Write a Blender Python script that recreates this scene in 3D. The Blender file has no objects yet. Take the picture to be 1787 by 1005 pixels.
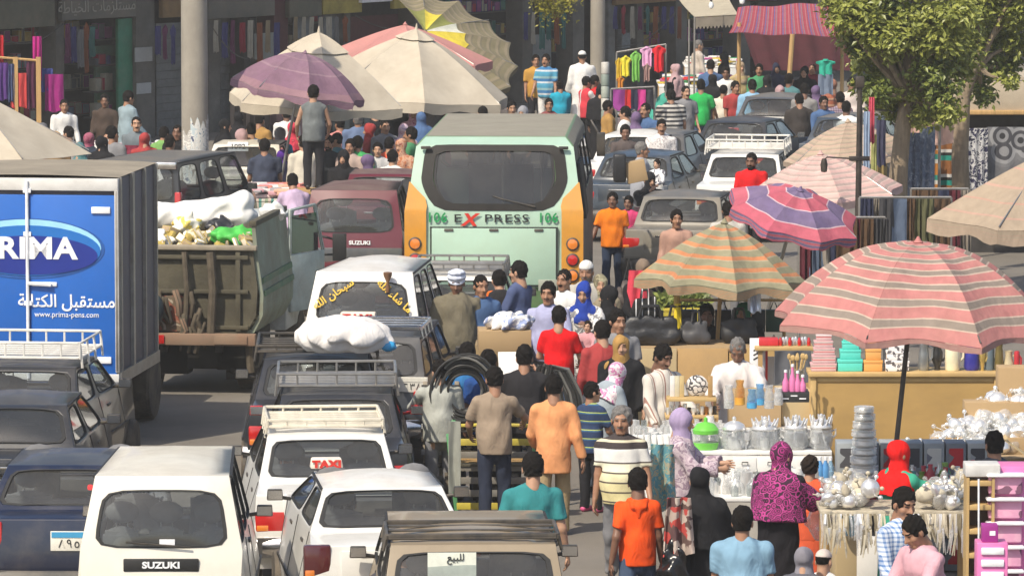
import bpy,bmesh,math,random
import numpy as np
from mathutils import Vector,Matrix
random.seed(7)
PI=math.pi
R=math.radians
SC=bpy.context.scene
COL=SC.collection
# ------------------------------------------------------------------ camera
FPX,HC,YH=9000.0,7.8,-400.0
PITCH=math.atan((502.5-YH)/FPX)
cam=bpy.data.cameras.new('camera')
cam.sensor_width=36.0
cam.lens=FPX/1787*36.0
cam.clip_start=1.0
cam.clip_end=3000.0
camo=bpy.data.objects.new('camera',cam)
camo.location=(0,0,HC)
camo.rotation_euler=(PI/2-PITCH,0,0)
COL.objects.link(camo)
SC.camera=camo
# ------------------------------------------------------------------ light
SUN_EL=R(50)
SUN_TO=Vector((0.60,0.80,0)).normalized()
world=bpy.data.worlds.new('World')
SC.world=world
world.use_nodes=True
wn=world.node_tree
bg=wn.nodes['Background']
sky=wn.nodes.new('ShaderNodeTexSky')
sky.sky_type='NISHITA'
sky.sun_disc=False
sky.sun_elevation=SUN_EL
_back=-SUN_TO
sky.sun_rotation=math.atan2(_back.x,_back.y)
sky.dust_density=2.5
wn.links.new(sky.outputs[0],bg.inputs[0])
bg.inputs[1].default_value=0.135
sl=bpy.data.lights.new('sun','SUN')
sl.energy=4.0
sl.angle=R(0.6)
sl.color=(1.0,0.905,0.75)
so=bpy.data.objects.new('sun',sl)
_d=Vector((SUN_TO.x*math.cos(SUN_EL),SUN_TO.y*math.cos(SUN_EL),-math.sin(SUN_EL)))
so.rotation_euler=_d.to_track_quat('-Z','Y').to_euler()
so.location=(-20,20,40)
COL.objects.link(so)
SC.view_settings.view_transform='Standard'
SC.view_settings.look='None'
SC.view_settings.gamma=1.0
SC.view_settings.use_curve_mapping=False
SC.view_settings.exposure=0.22
def ray(px,py):
 c,s=math.cos(PITCH),math.sin(PITCH)
 u=502.5-py
 return Vector((px-893.5,FPX*c+u*s,-FPX*s+u*c))
def at(px,py,z=0.0):
 d=ray(px,py)
 return Vector((0,0,HC))+d*((z-HC)/d.z)
def atY(px,py,Y):
 d=ray(px,py)
 return Vector((0,0,HC))+d*(Y/d.y)
def scl(p):
 return FPX/p.y
# ------------------------------------------------------------------ materials
MATS={}
def _new(name):
 m=bpy.data.materials.new(name)
 m.use_nodes=True
 nt=m.node_tree
 return m,nt,nt.nodes['Principled BSDF']
def _noise(nt,scale,detail=3.0,rough=0.6,coord='Object',stretch=None):
 tc=nt.nodes.new('ShaderNodeTexCoord')
 n=nt.nodes.new('ShaderNodeTexNoise')
 n.inputs['Scale'].default_value=scale
 n.inputs['Detail'].default_value=detail
 n.inputs['Roughness'].default_value=rough
 if stretch:
  mp=nt.nodes.new('ShaderNodeMapping')
  mp.inputs['Scale'].default_value=stretch
  nt.links.new(tc.outputs[coord],mp.inputs[0])
  nt.links.new(mp.outputs[0],n.inputs['Vector'])
 else:
  nt.links.new(tc.outputs[coord],n.inputs['Vector'])
 return n
def _mix(nt,fac,a,b):
 mx=nt.nodes.new('ShaderNodeMix')
 mx.data_type='RGBA'
 for s,v in((mx.inputs[0],fac),(mx.inputs[6],a),(mx.inputs[7],b)):
  if hasattr(v,'is_linked'):
   nt.links.new(v,s)
  elif isinstance(v,(int,float)):
   s.default_value=v
  else:
   s.default_value=(*v[:3],1)
 return mx.outputs[2]
def _ramp(nt,src,stops,const=False):
 r=nt.nodes.new('ShaderNodeValToRGB')
 r.color_ramp.interpolation='CONSTANT' if const else 'LINEAR'
 el=r.color_ramp.elements
 while len(el)<len(stops):
  el.new(0.5)
 for e,(p,c)in zip(el,sorted(stops,key=lambda s:s[0])):
  e.position=p
  c=(c,c,c)if isinstance(c,(int,float))else c
  e.color=(*c[:3],1)
 nt.links.new(src,r.inputs[0])
 return r.outputs[0]
def _bump(nt,b,src,strength,dist=0.02):
 bm_=nt.nodes.new('ShaderNodeBump')
 bm_.inputs['Strength'].default_value=strength
 bm_.inputs['Distance'].default_value=dist
 nt.links.new(src,bm_.inputs['Height'])
 nt.links.new(bm_.outputs[0],b.inputs['Normal'])
def _val(c,f):
 return tuple(min(1,max(0,x*f))for x in c[:3])
def mat(name,col,rough=0.7,metal=0.0,var=0.18,scale=6.0,bump=0.0,bscale=None,dirt=0.0,dirtcol=(0.25,0.2,0.14),dscale=2.5,coat=0.0,spec=0.5,sheen=0.0,stretch=None):
 """plain surface: base colour with mottled value, optional dirt patches and fine relief"""
 if name in MATS:
  return MATS[name]
 m,nt,b=_new(name)
 n=_noise(nt,scale,4.0,stretch=stretch)
 f=_ramp(nt,n.outputs[0],[(0.3,0.0),(0.7,1.0)])
 c=_mix(nt,f,_val(col,1-var),_val(col,1+var*0.7))
 if dirt>0:
  n2=_noise(nt,dscale,6.0,0.7)
  f2=_ramp(nt,n2.outputs[0],[(0.5-dirt*0.35,0.0),(0.75,min(1,dirt*1.4))])
  c=_mix(nt,f2,c,dirtcol)
 nt.links.new(c,b.inputs['Base Color'])
 b.inputs['Roughness'].default_value=rough
 b.inputs['Metallic'].default_value=metal
 b.inputs['Specular IOR Level'].default_value=spec
 b.inputs['Coat Weight'].default_value=coat
 b.inputs['Coat Roughness'].default_value=0.08
 if sheen:
  b.inputs['Sheen Weight'].default_value=sheen
 if bump>0:
  n3=_noise(nt,bscale or scale*4,4.0)
  _bump(nt,b,n3.outputs[0],bump)
 MATS[name]=m
 return m
def cloth(name,col,var=0.15):
 """dyed cloth with creases"""
 if name in MATS:
  return MATS[name]
 m,nt,b=_new(name)
 n=_noise(nt,5.0,4.0)
 f=_ramp(nt,n.outputs[0],[(0.3,0.0),(0.7,1.0)])
 nt.links.new(_mix(nt,f,_val(col,1-var),_val(col,1+var)),b.inputs['Base Color'])
 b.inputs['Roughness'].default_value=0.9
 b.inputs['Specular IOR Level'].default_value=0.2
 n3=_noise(nt,6.0,2.0,stretch=(1.3,1.3,0.7))
 n3.inputs['Distortion'].default_value=1.0
 _bump(nt,b,n3.outputs[0],0.36,0.05)
 MATS[name]=m
 return m
def _coord(nt,axis,freq,coord='Object',off=0.0):
 tc=nt.nodes.new('ShaderNodeTexCoord')
 sp=nt.nodes.new('ShaderNodeSeparateXYZ')
 nt.links.new(tc.outputs[coord],sp.inputs[0])
 ml=nt.nodes.new('ShaderNodeMath')
 ml.operation='MULTIPLY_ADD'
 nt.links.new(sp.outputs['XYZ'.index(axis)],ml.inputs[0])
 ml.inputs[1].default_value=freq
 ml.inputs[2].default_value=off
 return ml.outputs[0]
def _fract(nt,src):
 fr=nt.nodes.new('ShaderNodeMath')
 fr.operation='FRACT'
 nt.links.new(src,fr.inputs[0])
 return fr.outputs[0]
def stripes(name,stops,axis='Z',freq=8.0,coord='Object',wob=0.0,repeat=True,rough=0.9,off=0.0,dirt=0.0,dirtcol=(0.3,0.24,0.17),fade=0.1):
 """printed or woven stripes: stops = [(pos, colour)...] over one period"""
 if name in MATS:
  return MATS[name]
 m,nt,b=_new(name)
 v=_coord(nt,axis,freq,coord,off)
 if wob:
  n=_noise(nt,4.0,2.0,coord=coord)
  a=nt.nodes.new('ShaderNodeMath')
  a.operation='MULTIPLY_ADD'
  nt.links.new(n.outputs[0],a.inputs[0])
  a.inputs[1].default_value=wob
  nt.links.new(v,a.inputs[2])
  v=a.outputs[0]
 if repeat:
  v=_fract(nt,v)
 c=_ramp(nt,v,stops,const=True)
 n1=_noise(nt,7.0,4.0,coord='Object')
 f1=_ramp(nt,n1.outputs[0],[(0.3,1-fade),(0.7,1+fade)])
 mm=nt.nodes.new('ShaderNodeMix')
 mm.data_type='RGBA'
 mm.blend_type='MULTIPLY'
 mm.inputs[0].default_value=1
 nt.links.new(c,mm.inputs[6])
 nt.links.new(f1,mm.inputs[7])
 c=mm.outputs[2]
 if dirt:
  n2=_noise(nt,2.2,6.0,0.7)
  f2=_ramp(nt,n2.outputs[0],[(0.4,0.0),(0.8,dirt)])
  c=_mix(nt,f2,c,dirtcol)
 nt.links.new(c,b.inputs['Base Color'])
 b.inputs['Roughness'].default_value=rough
 b.inputs['Specular IOR Level'].default_value=0.2
 n3=_noise(nt,5.0,2.0,stretch=(1.4,1.4,0.7))
 _bump(nt,b,n3.outputs[0],0.4,0.04)
 MATS[name]=m
 return m
def checks(name,base,line,freq=14.0,width=0.3):
 if name in MATS:
  return MATS[name]
 m,nt,b=_new(name)
 fs=[]
 for ax,fq in(('X',freq),('Z',freq)):
  v=_fract(nt,_coord(nt,ax,fq))
  fs.append(_ramp(nt,v,[(0,0.0),(1-width,0.55)],const=True))
 ad=nt.nodes.new('ShaderNodeMix')
 ad.data_type='RGBA'
 ad.blend_type='ADD'
 ad.inputs[0].default_value=1
 nt.links.new(fs[0],ad.inputs[6])
 nt.links.new(fs[1],ad.inputs[7])
 nt.links.new(_mix(nt,ad.outputs[2],base,line),b.inputs['Base Color'])
 b.inputs['Roughness'].default_value=0.9
 n3=_noise(nt,5.0,2.0,stretch=(1.4,1.4,0.7))
 _bump(nt,b,n3.outputs[0],0.4,0.04)
 MATS[name]=m
 return m
def print_cloth(name,cols,scale=14.0,kind='voronoi',rough=0.9,bump=0.5):
 """printed fabric: cells or clouds coloured from a short list"""
 if name in MATS:
  return MATS[name]
 m,nt,b=_new(name)
 tc=nt.nodes.new('ShaderNodeTexCoord')
 n=len(cols)
 if kind=='voronoi':
  nz=nt.nodes.new('ShaderNodeTexNoise')
  nz.inputs['Scale'].default_value=scale*0.6
  nt.links.new(tc.outputs['Object'],nz.inputs['Vector'])
  mx=nt.nodes.new('ShaderNodeMix')
  mx.data_type='RGBA'
  mx.inputs[0].default_value=0.12
  nt.links.new(tc.outputs['Object'],mx.inputs[6])
  nt.links.new(nz.outputs['Color'],mx.inputs[7])
  v=nt.nodes.new('ShaderNodeTexVoronoi')
  v.inputs['Scale'].default_value=scale
  nt.links.new(mx.outputs[2],v.inputs['Vector'])
  sp=nt.nodes.new('ShaderNodeSeparateColor')
  nt.links.new(v.outputs['Color'],sp.inputs[0])
  src=sp.outputs[0]
  c=_ramp(nt,src,[(i/n,cols[i])for i in range(n)],const=True)
 elif kind=='rings':
  v=nt.nodes.new('ShaderNodeTexVoronoi')
  v.inputs['Scale'].default_value=scale
  nt.links.new(tc.outputs['Object'],v.inputs['Vector'])
  c=_ramp(nt,v.outputs['Distance'],[(i/n*0.8,cols[i])for i in range(n)],const=True)
 else:
  nz=nt.nodes.new('ShaderNodeTexNoise')
  nz.inputs['Scale'].default_value=scale
  nz.inputs['Detail'].default_value=3
  nz.inputs['Distortion'].default_value=1.5
  nt.links.new(tc.outputs['Object'],nz.inputs['Vector'])
  c=_ramp(nt,nz.outputs[0],[(0.28+0.5*i/n,cols[i])for i in range(n)],const=True)
 nt.links.new(c,b.inputs['Base Color'])
 b.inputs['Roughness'].default_value=rough
 if bump:
  n3=_noise(nt,7.0,3.0,stretch=(1.5,1.5,0.6))
  _bump(nt,b,n3.outputs[0],bump,0.04)
 MATS[name]=m
 return m
def glass(name,tint=(0.5,0.56,0.58),through=0.6,rough=0.03,dust=0.12,base=(0.02,0.025,0.03)):
 """vehicle glass: tinted see-through pane with reflection and a film of dust"""
 if name in MATS:
  return MATS[name]
 m,nt,b=_new(name)
 tr=nt.nodes.new('ShaderNodeBsdfTransparent')
 tr.inputs[0].default_value=(*tint,1)
 b.inputs['Base Color'].default_value=(*base,1)
 b.inputs['Roughness'].default_value=rough
 mx=nt.nodes.new('ShaderNodeMixShader')
 mx.inputs[0].default_value=through
 nt.links.new(b.outputs[0],mx.inputs[1])
 nt.links.new(tr.outputs[0],mx.inputs[2])
 df=nt.nodes.new('ShaderNodeBsdfDiffuse')
 df.inputs[0].default_value=(0.42,0.39,0.33,1)
 n=_noise(nt,2.5,5.0,0.65)
 f=_ramp(nt,n.outputs[0],[(0.25,dust*0.4),(0.75,dust*1.5)])
 m2=nt.nodes.new('ShaderNodeMixShader')
 nt.links.new(f,m2.inputs[0])
 nt.links.new(mx.outputs[0],m2.inputs[1])
 nt.links.new(df.outputs[0],m2.inputs[2])
 gl=nt.nodes.new('ShaderNodeBsdfGlossy')
 gl.inputs['Roughness'].default_value=0.04
 lw=nt.nodes.new('ShaderNodeLayerWeight')
 pw=nt.nodes.new('ShaderNodeMath')
 pw.operation='POWER'
 nt.links.new(lw.outputs['Facing'],pw.inputs[0])
 pw.inputs[1].default_value=4.0
 fr=nt.nodes.new('ShaderNodeMath')
 fr.operation='MULTIPLY_ADD'
 nt.links.new(pw.outputs[0],fr.inputs[0])
 fr.inputs[1].default_value=0.9
 fr.inputs[2].default_value=0.06
 m3=nt.nodes.new('ShaderNodeMixShader')
 nt.links.new(fr.outputs[0],m3.inputs[0])
 nt.links.new(m2.outputs[0],m3.inputs[1])
 nt.links.new(gl.outputs[0],m3.inputs[2])
 nt.links.new(m3.outputs[0],nt.nodes['Material Output'].inputs[0])
 MATS[name]=m
 return m
def clear(name,tint=(0.9,0.93,0.93),rough=0.08,haze=0.12):
 """glassware and clear plastic wrap: mostly see-through, strong glints"""
 if name in MATS:
  return MATS[name]
 m,nt,b=_new(name)
 tr=nt.nodes.new('ShaderNodeBsdfTransparent')
 tr.inputs[0].default_value=(*tint,1)
 b.inputs['Base Color'].default_value=(*[0.88*t for t in tint],1)
 b.inputs['Roughness'].default_value=rough
 b.inputs['Metallic'].default_value=0.3
 lw=nt.nodes.new('ShaderNodeLayerWeight')
 lw.inputs[0].default_value=0.45
 f=_ramp(nt,lw.outputs['Facing'],[(0.0,haze),(0.6,haze+0.22),(1.0,0.95)])
 mx=nt.nodes.new('ShaderNodeMixShader')
 nt.links.new(f,mx.inputs[0])
 nt.links.new(tr.outputs[0],mx.inputs[1])
 nt.links.new(b.outputs[0],mx.inputs[2])
 nt.links.new(mx.outputs[0],nt.nodes['Material Output'].inputs[0])
 n3=_noise(nt,22.0,3.0)
 _bump(nt,b,n3.outputs[0],0.5,0.03)
 MATS[name]=m
 return m
def emit(name,col,st):
 if name in MATS:
  return MATS[name]
 m,nt,b=_new(name)
 b.inputs['Base Color'].default_value=(*col,1)
 b.inputs['Emission Color'].default_value=(*col,1)
 b.inputs['Emission Strength'].default_value=st
 MATS[name]=m
 return m
# ------------------------------------------------------------------ objects and meshes
def clean(name):
 return name
def empty(name,loc,label=None,cat=None,group=None,rz=0.0,rx=0.0,ry=0.0):
 o=bpy.data.objects.new(name,None)
 o.empty_display_size=0.2
 o.location=loc
 o.rotation_euler=(rx,ry,rz)
 COL.objects.link(o)
 tag(o,label,cat,group)
 return o
def tag(o,label=None,cat=None,group=None,kind=None):
 if label:
  o['label']=label
 if cat:
  o['category']=cat
 if group:
  o['group']=group
 if kind:
  o['kind']=kind
 return o
def link(name,me,parent=None,loc=None,rz=0.0):
 o=bpy.data.objects.new(name,me)
 COL.objects.link(o)
 if parent is not None:
  o.parent=parent
 if loc is not None:
  o.location=loc
 if rz:
  o.rotation_euler=(0,0,rz)
 return o
def copy_tree(o,parent=None):
 c=o.copy()
 COL.objects.link(c)
 if parent is not None:
  c.parent=parent
  c.matrix_parent_inverse=o.matrix_parent_inverse.copy()
 for ch in list(o.children):
  copy_tree(ch,c)
 return c
class MB:
 """collects simple solids into one mesh"""
 def __init__(s):
  s.v,s.f,s.mi,s.mats,s.uv=[],[],[],[],{}
 def _m(s,m):
  if m is None:
   return 0
  if m not in s.mats:
   s.mats.append(m)
  return s.mats.index(m)
 def add(s,vs,fs,m=None,uvs=None):
  b=len(s.v)
  s.v+=[tuple(v)for v in vs]
  k=s._m(m)
  for i,f in enumerate(fs):
   if uvs is not None:
    s.uv[len(s.f)]=[uvs[j]for j in f]
   s.f.append(tuple(b+j for j in f))
   s.mi.append(k)
  return s
 def box(s,c,d,m=None,rz=0.0,M=None,taper=1.0):
  x,y,z=d[0]/2,d[1]/2,d[2]/2
  vs=[]
  for sz in(-1,1):
   t=taper if sz>0 else 1.0
   for sx,sy in((-1,-1),(1,-1),(1,1),(-1,1)):
    vs.append(Vector((sx*x*t,sy*y*t,sz*z)))
  mt=Matrix.Translation(c)@(M if M is not None else Matrix.Rotation(rz,4,'Z'))
  vs=[mt@v for v in vs]
  return s.add(vs,[(0,3,2,1),(4,5,6,7),(0,1,5,4),(1,2,6,5),(2,3,7,6),(3,0,4,7)],m)
 def tube(s,pts,r,m=None,n=6,r2=None,cap=True,closed=False):
  pts=[Vector(p)for p in pts]
  rs=r if isinstance(r,(list,tuple))else[r+((r2 if r2 is not None else r)-r)*i/max(1,len(pts)-1)for i in range(len(pts))]
  rings=[]
  prev=None
  for i,p in enumerate(pts):
   if closed:
    t=pts[(i+1)%len(pts)]-pts[i-1]
   else:
    t=pts[min(i+1,len(pts)-1)]-pts[max(i-1,0)]
   t=t.normalized()if t.length>1e-9 else Vector((0,0,1))
   if prev is None:
    a=t.orthogonal().normalized()
   else:
    a=prev-t*prev.dot(t)
    a=a.normalized()if a.length>1e-6 else t.orthogonal().normalized()
   prev=a
   b=t.cross(a)
   rings.append([p+(a*math.cos(2*PI*k/n)+b*math.sin(2*PI*k/n))*rs[i]for k in range(n)])
  vs=[v for r_ in rings for v in r_]
  fs=[]
  m_=len(rings)
  for i in range(m_ if closed else m_-1):
   j=(i+1)%m_
   for k in range(n):
    l=(k+1)%n
    fs.append((i*n+k,i*n+l,j*n+l,j*n+k))
  if cap and not closed:
   fs.append(tuple(range(n))[::-1])
   fs.append(tuple((m_-1)*n+k for k in range(n)))
  return s.add(vs,fs,m)
 def lathe(s,prof,c=(0,0,0),m=None,n=14,sx=1.0,sy=1.0,M=None):
  c=Vector(c)
  vs,fs=[],[]
  for r,z in prof:
   for k in range(n):
    v=Vector((r*sx*math.cos(2*PI*k/n),r*sy*math.sin(2*PI*k/n),z))
    vs.append(c+(M@v if M is not None else v))
  for i in range(len(prof)-1):
   for k in range(n):
    l=(k+1)%n
    fs.append((i*n+k,i*n+l,(i+1)*n+l,(i+1)*n+k))
  if prof[0][0]>1e-5:
   fs.append(tuple(range(n))[::-1])
  if prof[-1][0]>1e-5:
   fs.append(tuple((len(prof)-1)*n+k for k in range(n)))
  return s.add(vs,fs,m)
 def ball(s,c,r,m=None,n=10,q=7,jit=0.0,rnd=random,M=None):
  r=(r,r,r)if isinstance(r,(int,float))else r
  c=Vector(c)
  vs,fs=[],[]
  for i in range(q+1):
   th=PI*i/q
   for k in range(n):
    ph=2*PI*k/n
    j=1+rnd.uniform(-jit,jit)
    v=Vector((r[0]*math.sin(th)*math.cos(ph),r[1]*math.sin(th)*math.sin(ph),r[2]*math.cos(th)))*j
    vs.append(c+(M@v if M is not None else v))
  for i in range(q):
   for k in range(n):
    l=(k+1)%n
    fs.append((i*n+k,(i+1)*n+k,(i+1)*n+l,i*n+l))
  return s.add(vs,fs,m)
 def grid(s,fn,nu,nv,m=None,uv=True,flip=False):
  """fn(u,v) -> point, u and v in 0..1"""
  vs=[fn(i/nu,j/nv)for j in range(nv+1)for i in range(nu+1)]
  uvs=[(i/nu,j/nv)for j in range(nv+1)for i in range(nu+1)]
  fs=[]
  for j in range(nv):
   for i in range(nu):
    a=j*(nu+1)+i
    q=(a,a+1,a+nu+2,a+nu+1)
    fs.append(q[::-1]if flip else q)
  return s.add(vs,fs,m,uvs if uv else None)
 def sheet(s,fn,nu,nv,th,m=None):
  """a cloth or metal sheet with real thickness"""
  P=[[Vector(fn(i/nu,j/nv))for i in range(nu+1)]for j in range(nv+1)]
  top,bot=[],[]
  for j in range(nv+1):
   for i in range(nu+1):
    du=P[j][min(i+1,nu)]-P[j][max(i-1,0)]
    dv=P[min(j+1,nv)][i]-P[max(j-1,0)][i]
    n=du.cross(dv)
    n=n.normalized()if n.length>1e-9 else Vector((0,0,1))
    top.append(P[j][i]+n*th/2)
    bot.append(P[j][i]-n*th/2)
  w=nu+1
  N=len(top)
  uvs=[(i/nu,j/nv)for j in range(nv+1)for i in range(nu+1)]*2
  fs=[]
  for j in range(nv):
   for i in range(nu):
    a=j*w+i
    fs.append((a,a+1,a+w+1,a+w))
    fs.append((N+a,N+a+w,N+a+w+1,N+a+1))
  rim=[j for j in range(w)]+[k*w+nu for k in range(1,nv+1)]+[nv*w+i for i in range(nu-1,-1,-1)]+[k*w for k in range(nv-1,0,-1)]
  for a,b in zip(rim,rim[1:]+rim[:1]):
   fs.append((b,a,N+a,N+b))
  return s.add(top+bot,fs,m,uvs)
 def poly(s,pts,th,m=None,M=None):
  """extrude a flat outline given in x,z; thickness th along y (front at y=0)"""
  n=len(pts)
  vs=[Vector((p[0],0,p[1]))for p in pts]+[Vector((p[0],th,p[1]))for p in pts]
  if M is not None:
   vs=[M@v for v in vs]
  fs=[tuple(range(n)),tuple(range(2*n-1,n-1,-1))]
  for i in range(n):
   j=(i+1)%n
   fs.append((i,n+i,n+j,j))
  return s.add(vs,fs,m)
 def mesh(s,name,m=None,smooth=True,bevel=0.0,weld=False,seg=2,angle=28):
  me=bpy.data.meshes.new(name)
  me.from_pydata(s.v,[],s.f)
  ms=[x for x in s.mats if x is not None]or([m]if m else[])
  for x in ms:
   me.materials.append(x)
  if len(ms)>1:
   me.polygons.foreach_set('material_index',s.mi)
  if s.uv:
   ul=me.uv_layers.new(name='UVMap')
   for fi,cs in s.uv.items():
    p=me.polygons[fi]
    for li,c in zip(p.loop_indices,cs):
     ul.data[li].uv=c
  if weld or bevel:
   bm=bmesh.new()
   bm.from_mesh(me)
   if weld:
    bmesh.ops.remove_doubles(bm,verts=bm.verts,dist=0.0008)
   if bevel:
    bmesh.ops.recalc_face_normals(bm,faces=bm.faces)
    ed=[e for e in bm.edges if len(e.link_faces)==2 and e.calc_face_angle(0)>R(angle)]
    bmesh.ops.bevel(bm,geom=ed,offset=bevel,segments=seg,profile=0.5,affect='EDGES',clamp_overlap=True)
   bm.to_mesh(me)
   bm.free()
  if smooth:
   me.polygons.foreach_set('use_smooth',[True]*len(me.polygons))
   try:
    me.set_sharp_from_angle(angle=R(40))
   except Exception:
    pass
  me.update()
  return me
 def build(s,name,m=None,parent=None,loc=None,rz=0.0,**kw):
  return link(name,s.mesh(name,m,**kw),parent,loc,rz)
def text(body,size,m,parent,loc,rot=(PI/2,0,0),name='lettering',ext=0.004,align='CENTER',sx=1.0,shear=0.0,bold=0.0,space=1.0):
 cu=bpy.data.curves.new(name,'FONT')
 cu.body=body
 cu.size=size
 cu.align_x=align
 cu.align_y='CENTER'
 cu.extrude=ext
 cu.offset=bold
 cu.shear=shear
 cu.space_character=space
 cu.resolution_u=3
 cu.materials.append(m)
 tmp=bpy.data.objects.new(name,cu)
 me=bpy.data.meshes.new_from_object(tmp)
 bpy.data.objects.remove(tmp)
 me.name=name
 o=bpy.data.objects.new(name,me)
 COL.objects.link(o)
 o.parent=parent
 o.location=loc
 o.rotation_euler=rot
 o.scale=(sx,1,1)
 return o
# ------------------------------------------------------------------ vehicles
RUBBER=mat('rubber',(0.02,0.02,0.021),0.75,var=0.2)
BLACKPL=mat('black_plastic',(0.028,0.027,0.026),0.5,var=0.25,dirt=0.3)
CHROME=mat('chrome',(0.75,0.73,0.7),0.22,1.0,dirt=0.25)
STEEL=mat('dull_steel',(0.42,0.41,0.39),0.45,0.8,dirt=0.4)
RED_LENS=mat('red_lens',(0.5,0.015,0.012),0.15,coat=1.0,var=0.1)
DARK_LENS=mat('smoked_lens',(0.09,0.012,0.014),0.12,coat=1.0,var=0.1)
AMBER_LENS=mat('amber_lens',(0.75,0.22,0.03),0.15,coat=1.0,var=0.1)
WHITE_LENS=mat('white_lens',(0.75,0.72,0.68),0.15,coat=1.0,var=0.1)
PLATE_W=mat('plate_white',(0.78,0.76,0.68),0.5,var=0.06,dirt=0.2)
PLATE_B=mat('plate_blue',(0.05,0.3,0.55),0.5,var=0.06)
PLATE_O=mat('plate_orange',(0.75,0.3,0.05),0.5,var=0.06)
INK=mat('ink_black',(0.015,0.015,0.015),0.6)
SEATM=mat('seat_cloth',(0.16,0.16,0.165),0.9,var=0.2)
SEATG=mat('seat_grey',(0.17,0.17,0.17),0.9,var=0.2)
TRIMD=mat('cabin_trim',(0.13,0.12,0.11),0.8,var=0.2)
GLASS=glass('car_glass',tint=(0.84,0.89,0.9),through=0.9,dust=0.085)
GLASSD=glass('dark_car_glass',tint=(0.25,0.28,0.3),through=0.5,dust=0.05)
TYRE=mat('tyre',(0.03,0.029,0.028),0.9,var=0.2,dirt=0.5)
def paint(name,col,dirt=0.06,rough=0.36,coat=0.4):
 return mat('paint_'+name,col,rough,var=0.05,dirt=dirt,coat=coat,dirtcol=(0.3,0.25,0.18))
def wnm(o):
 w=o.modifiers.new('normals','WEIGHTED_NORMAL')
 w.keep_sharp=True
 w.weight=80
 return o
class Shell:
 """panel-built body: flat or bulged panels, window openings as real holes"""
 def __init__(s):
  s.mb=MB()
  s.panes=[]
 @staticmethod
 def _sur(c,bulge):
  c00,c10,c11,c01=[Vector(p)for p in c]
  n=(c10-c00+c11-c01).cross(c01-c00+c11-c10)
  n=n.normalized()if n.length>1e-9 else Vector((0,0,1))
  def P(u,v,off=0.0):
   p=c00*(1-u)*(1-v)+c10*u*(1-v)+c11*u*v+c01*(1-u)*v
   return p+n*(bulge*4*u*(1-u)*(0.25+3*v*(1-v))*min(1,8*v*(1-v))+off)
  return P
 def panel(s,c,m,k=6,kv=None,bulge=0.0):
  P=s._sur(c,bulge)
  s.mb.grid(P,k,kv or k,m,uv=False)
 def window(s,c,m,mg=(0.06,0.06,0.06,0.06),k=6,bulge=0.0,power=7.0,chamfer=0.0,gm=None,name='window',label=None):
  P=s._sur(c,bulge)
  cs=[Vector(p)for p in c]
  wid=((cs[1]-cs[0]).length+(cs[2]-cs[3]).length)/2
  hei=((cs[3]-cs[0]).length+(cs[2]-cs[1]).length)/2
  l,r,b,t=mg
  u0,u1,v0,v1=l/wid,1-r/wid,b/hei,1-t/hei
  sq=[(-1+2*i/k,-1)for i in range(k)]+[(1,-1+2*i/k)for i in range(k)]+[(1-2*i/k,1)for i in range(k)]+[(-1,1-2*i/k)for i in range(k)]
  def inner(f):
   out=[]
   for a,b_ in sq:
    q=1/((abs(a)**power+abs(b_)**power)**(1/power))
    x,y=a*q,b_*q
    if chamfer and y<0.0:
     x*=1-chamfer*min(1,(-y)**1.5)
    x,y=x*f,y*f
    out.append((u0+(u1-u0)*(x+1)/2,v0+(v1-v0)*(y+1)/2))
   return out
  N=4*k
  outer=[P((a+1)/2,(b_+1)/2)for a,b_ in sq]
  inn=inner(1.0)
  ring=[P(*q)for q in inn]
  lip=[P(*q,-0.022)for q in inn]
  fs=[]
  for i in range(N):
   j=(i+1)%N
   fs.append((i,j,N+j,N+i))
   fs.append((N+i,N+j,2*N+j,2*N+i))
  s.mb.add(outer+ring+lip,fs,m)
  sh=1-0.032/min(wid,hei)
  sw=[P(*q,0.004)for q in inner(1.004)]+[P(*q,0.004)for q in inner(sh)]+[P(*q,-0.012)for q in inner(sh)]
  seal=MB()
  seal.add(sw,[(i,(i+1)%N,N+(i+1)%N,N+i)for i in range(N)]+[(N+i,N+(i+1)%N,2*N+(i+1)%N,2*N+i)for i in range(N)],RUBBER)
  g=MB()
  rings=[1.0,0.75,0.5,0.25]
  vs=[]
  for f in rings:
   vs+=[P(*q,-0.010)for q in inner(f)]
  vs.append(P((u0+u1)/2,(v0+v1)/2,-0.010))
  fs=[]
  for i in range(len(rings)-1):
   for a in range(N):
    b_=(a+1)%N
    fs.append((i*N+a,i*N+b_,(i+1)*N+b_,(i+1)*N+a))
  for a in range(N):
   fs.append(((len(rings)-1)*N+a,(len(rings)-1)*N+(a+1)%N,len(rings)*N))
  g.add(vs,fs,gm or GLASS)
  s.panes.append((name,g,seal))
  return P
def quad(a,b,c,d):
 return(a,b,c,d)
_wheel_me={}
def wheels(root,L,W,r=0.29,y0=0.6,y1=None,tw=0.17):
 key=(round(r,3),round(tw,3))
 if key not in _wheel_me:
  t=MB()
  t.lathe([(r*0.62,-tw/2),(r*0.93,-tw/2),(r,-tw/2+0.03),(r,tw/2-0.03),(r*0.93,tw/2),(r*0.62,tw/2)],n=22,m=TYRE,M=Matrix.Rotation(PI/2,3,'Y'))
  k=MB()
  k.lathe([(0.0,tw/2-0.045),(r*0.2,tw/2-0.02),(r*0.3,tw/2-0.05),(r*0.55,tw/2-0.035),(r*0.63,tw/2-0.005),(r*0.63,-tw/2+0.01),(0.0,-tw/2+0.04)],n=18,m=STEEL,M=Matrix.Rotation(PI/2,3,'Y'))
  _wheel_me[key]=(t.mesh('tyre'),k.mesh('rim'))
 for sx in(-1,1):
  for y in(y0,y1 if y1 else L-0.7):
   w=link('wheel',_wheel_me[key][0],root,(sx*(W/2-tw/2+0.012),y,r))
   if sx<0:
    w.rotation_euler=(0,0,PI)
   link('rim',_wheel_me[key][1],w)
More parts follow.
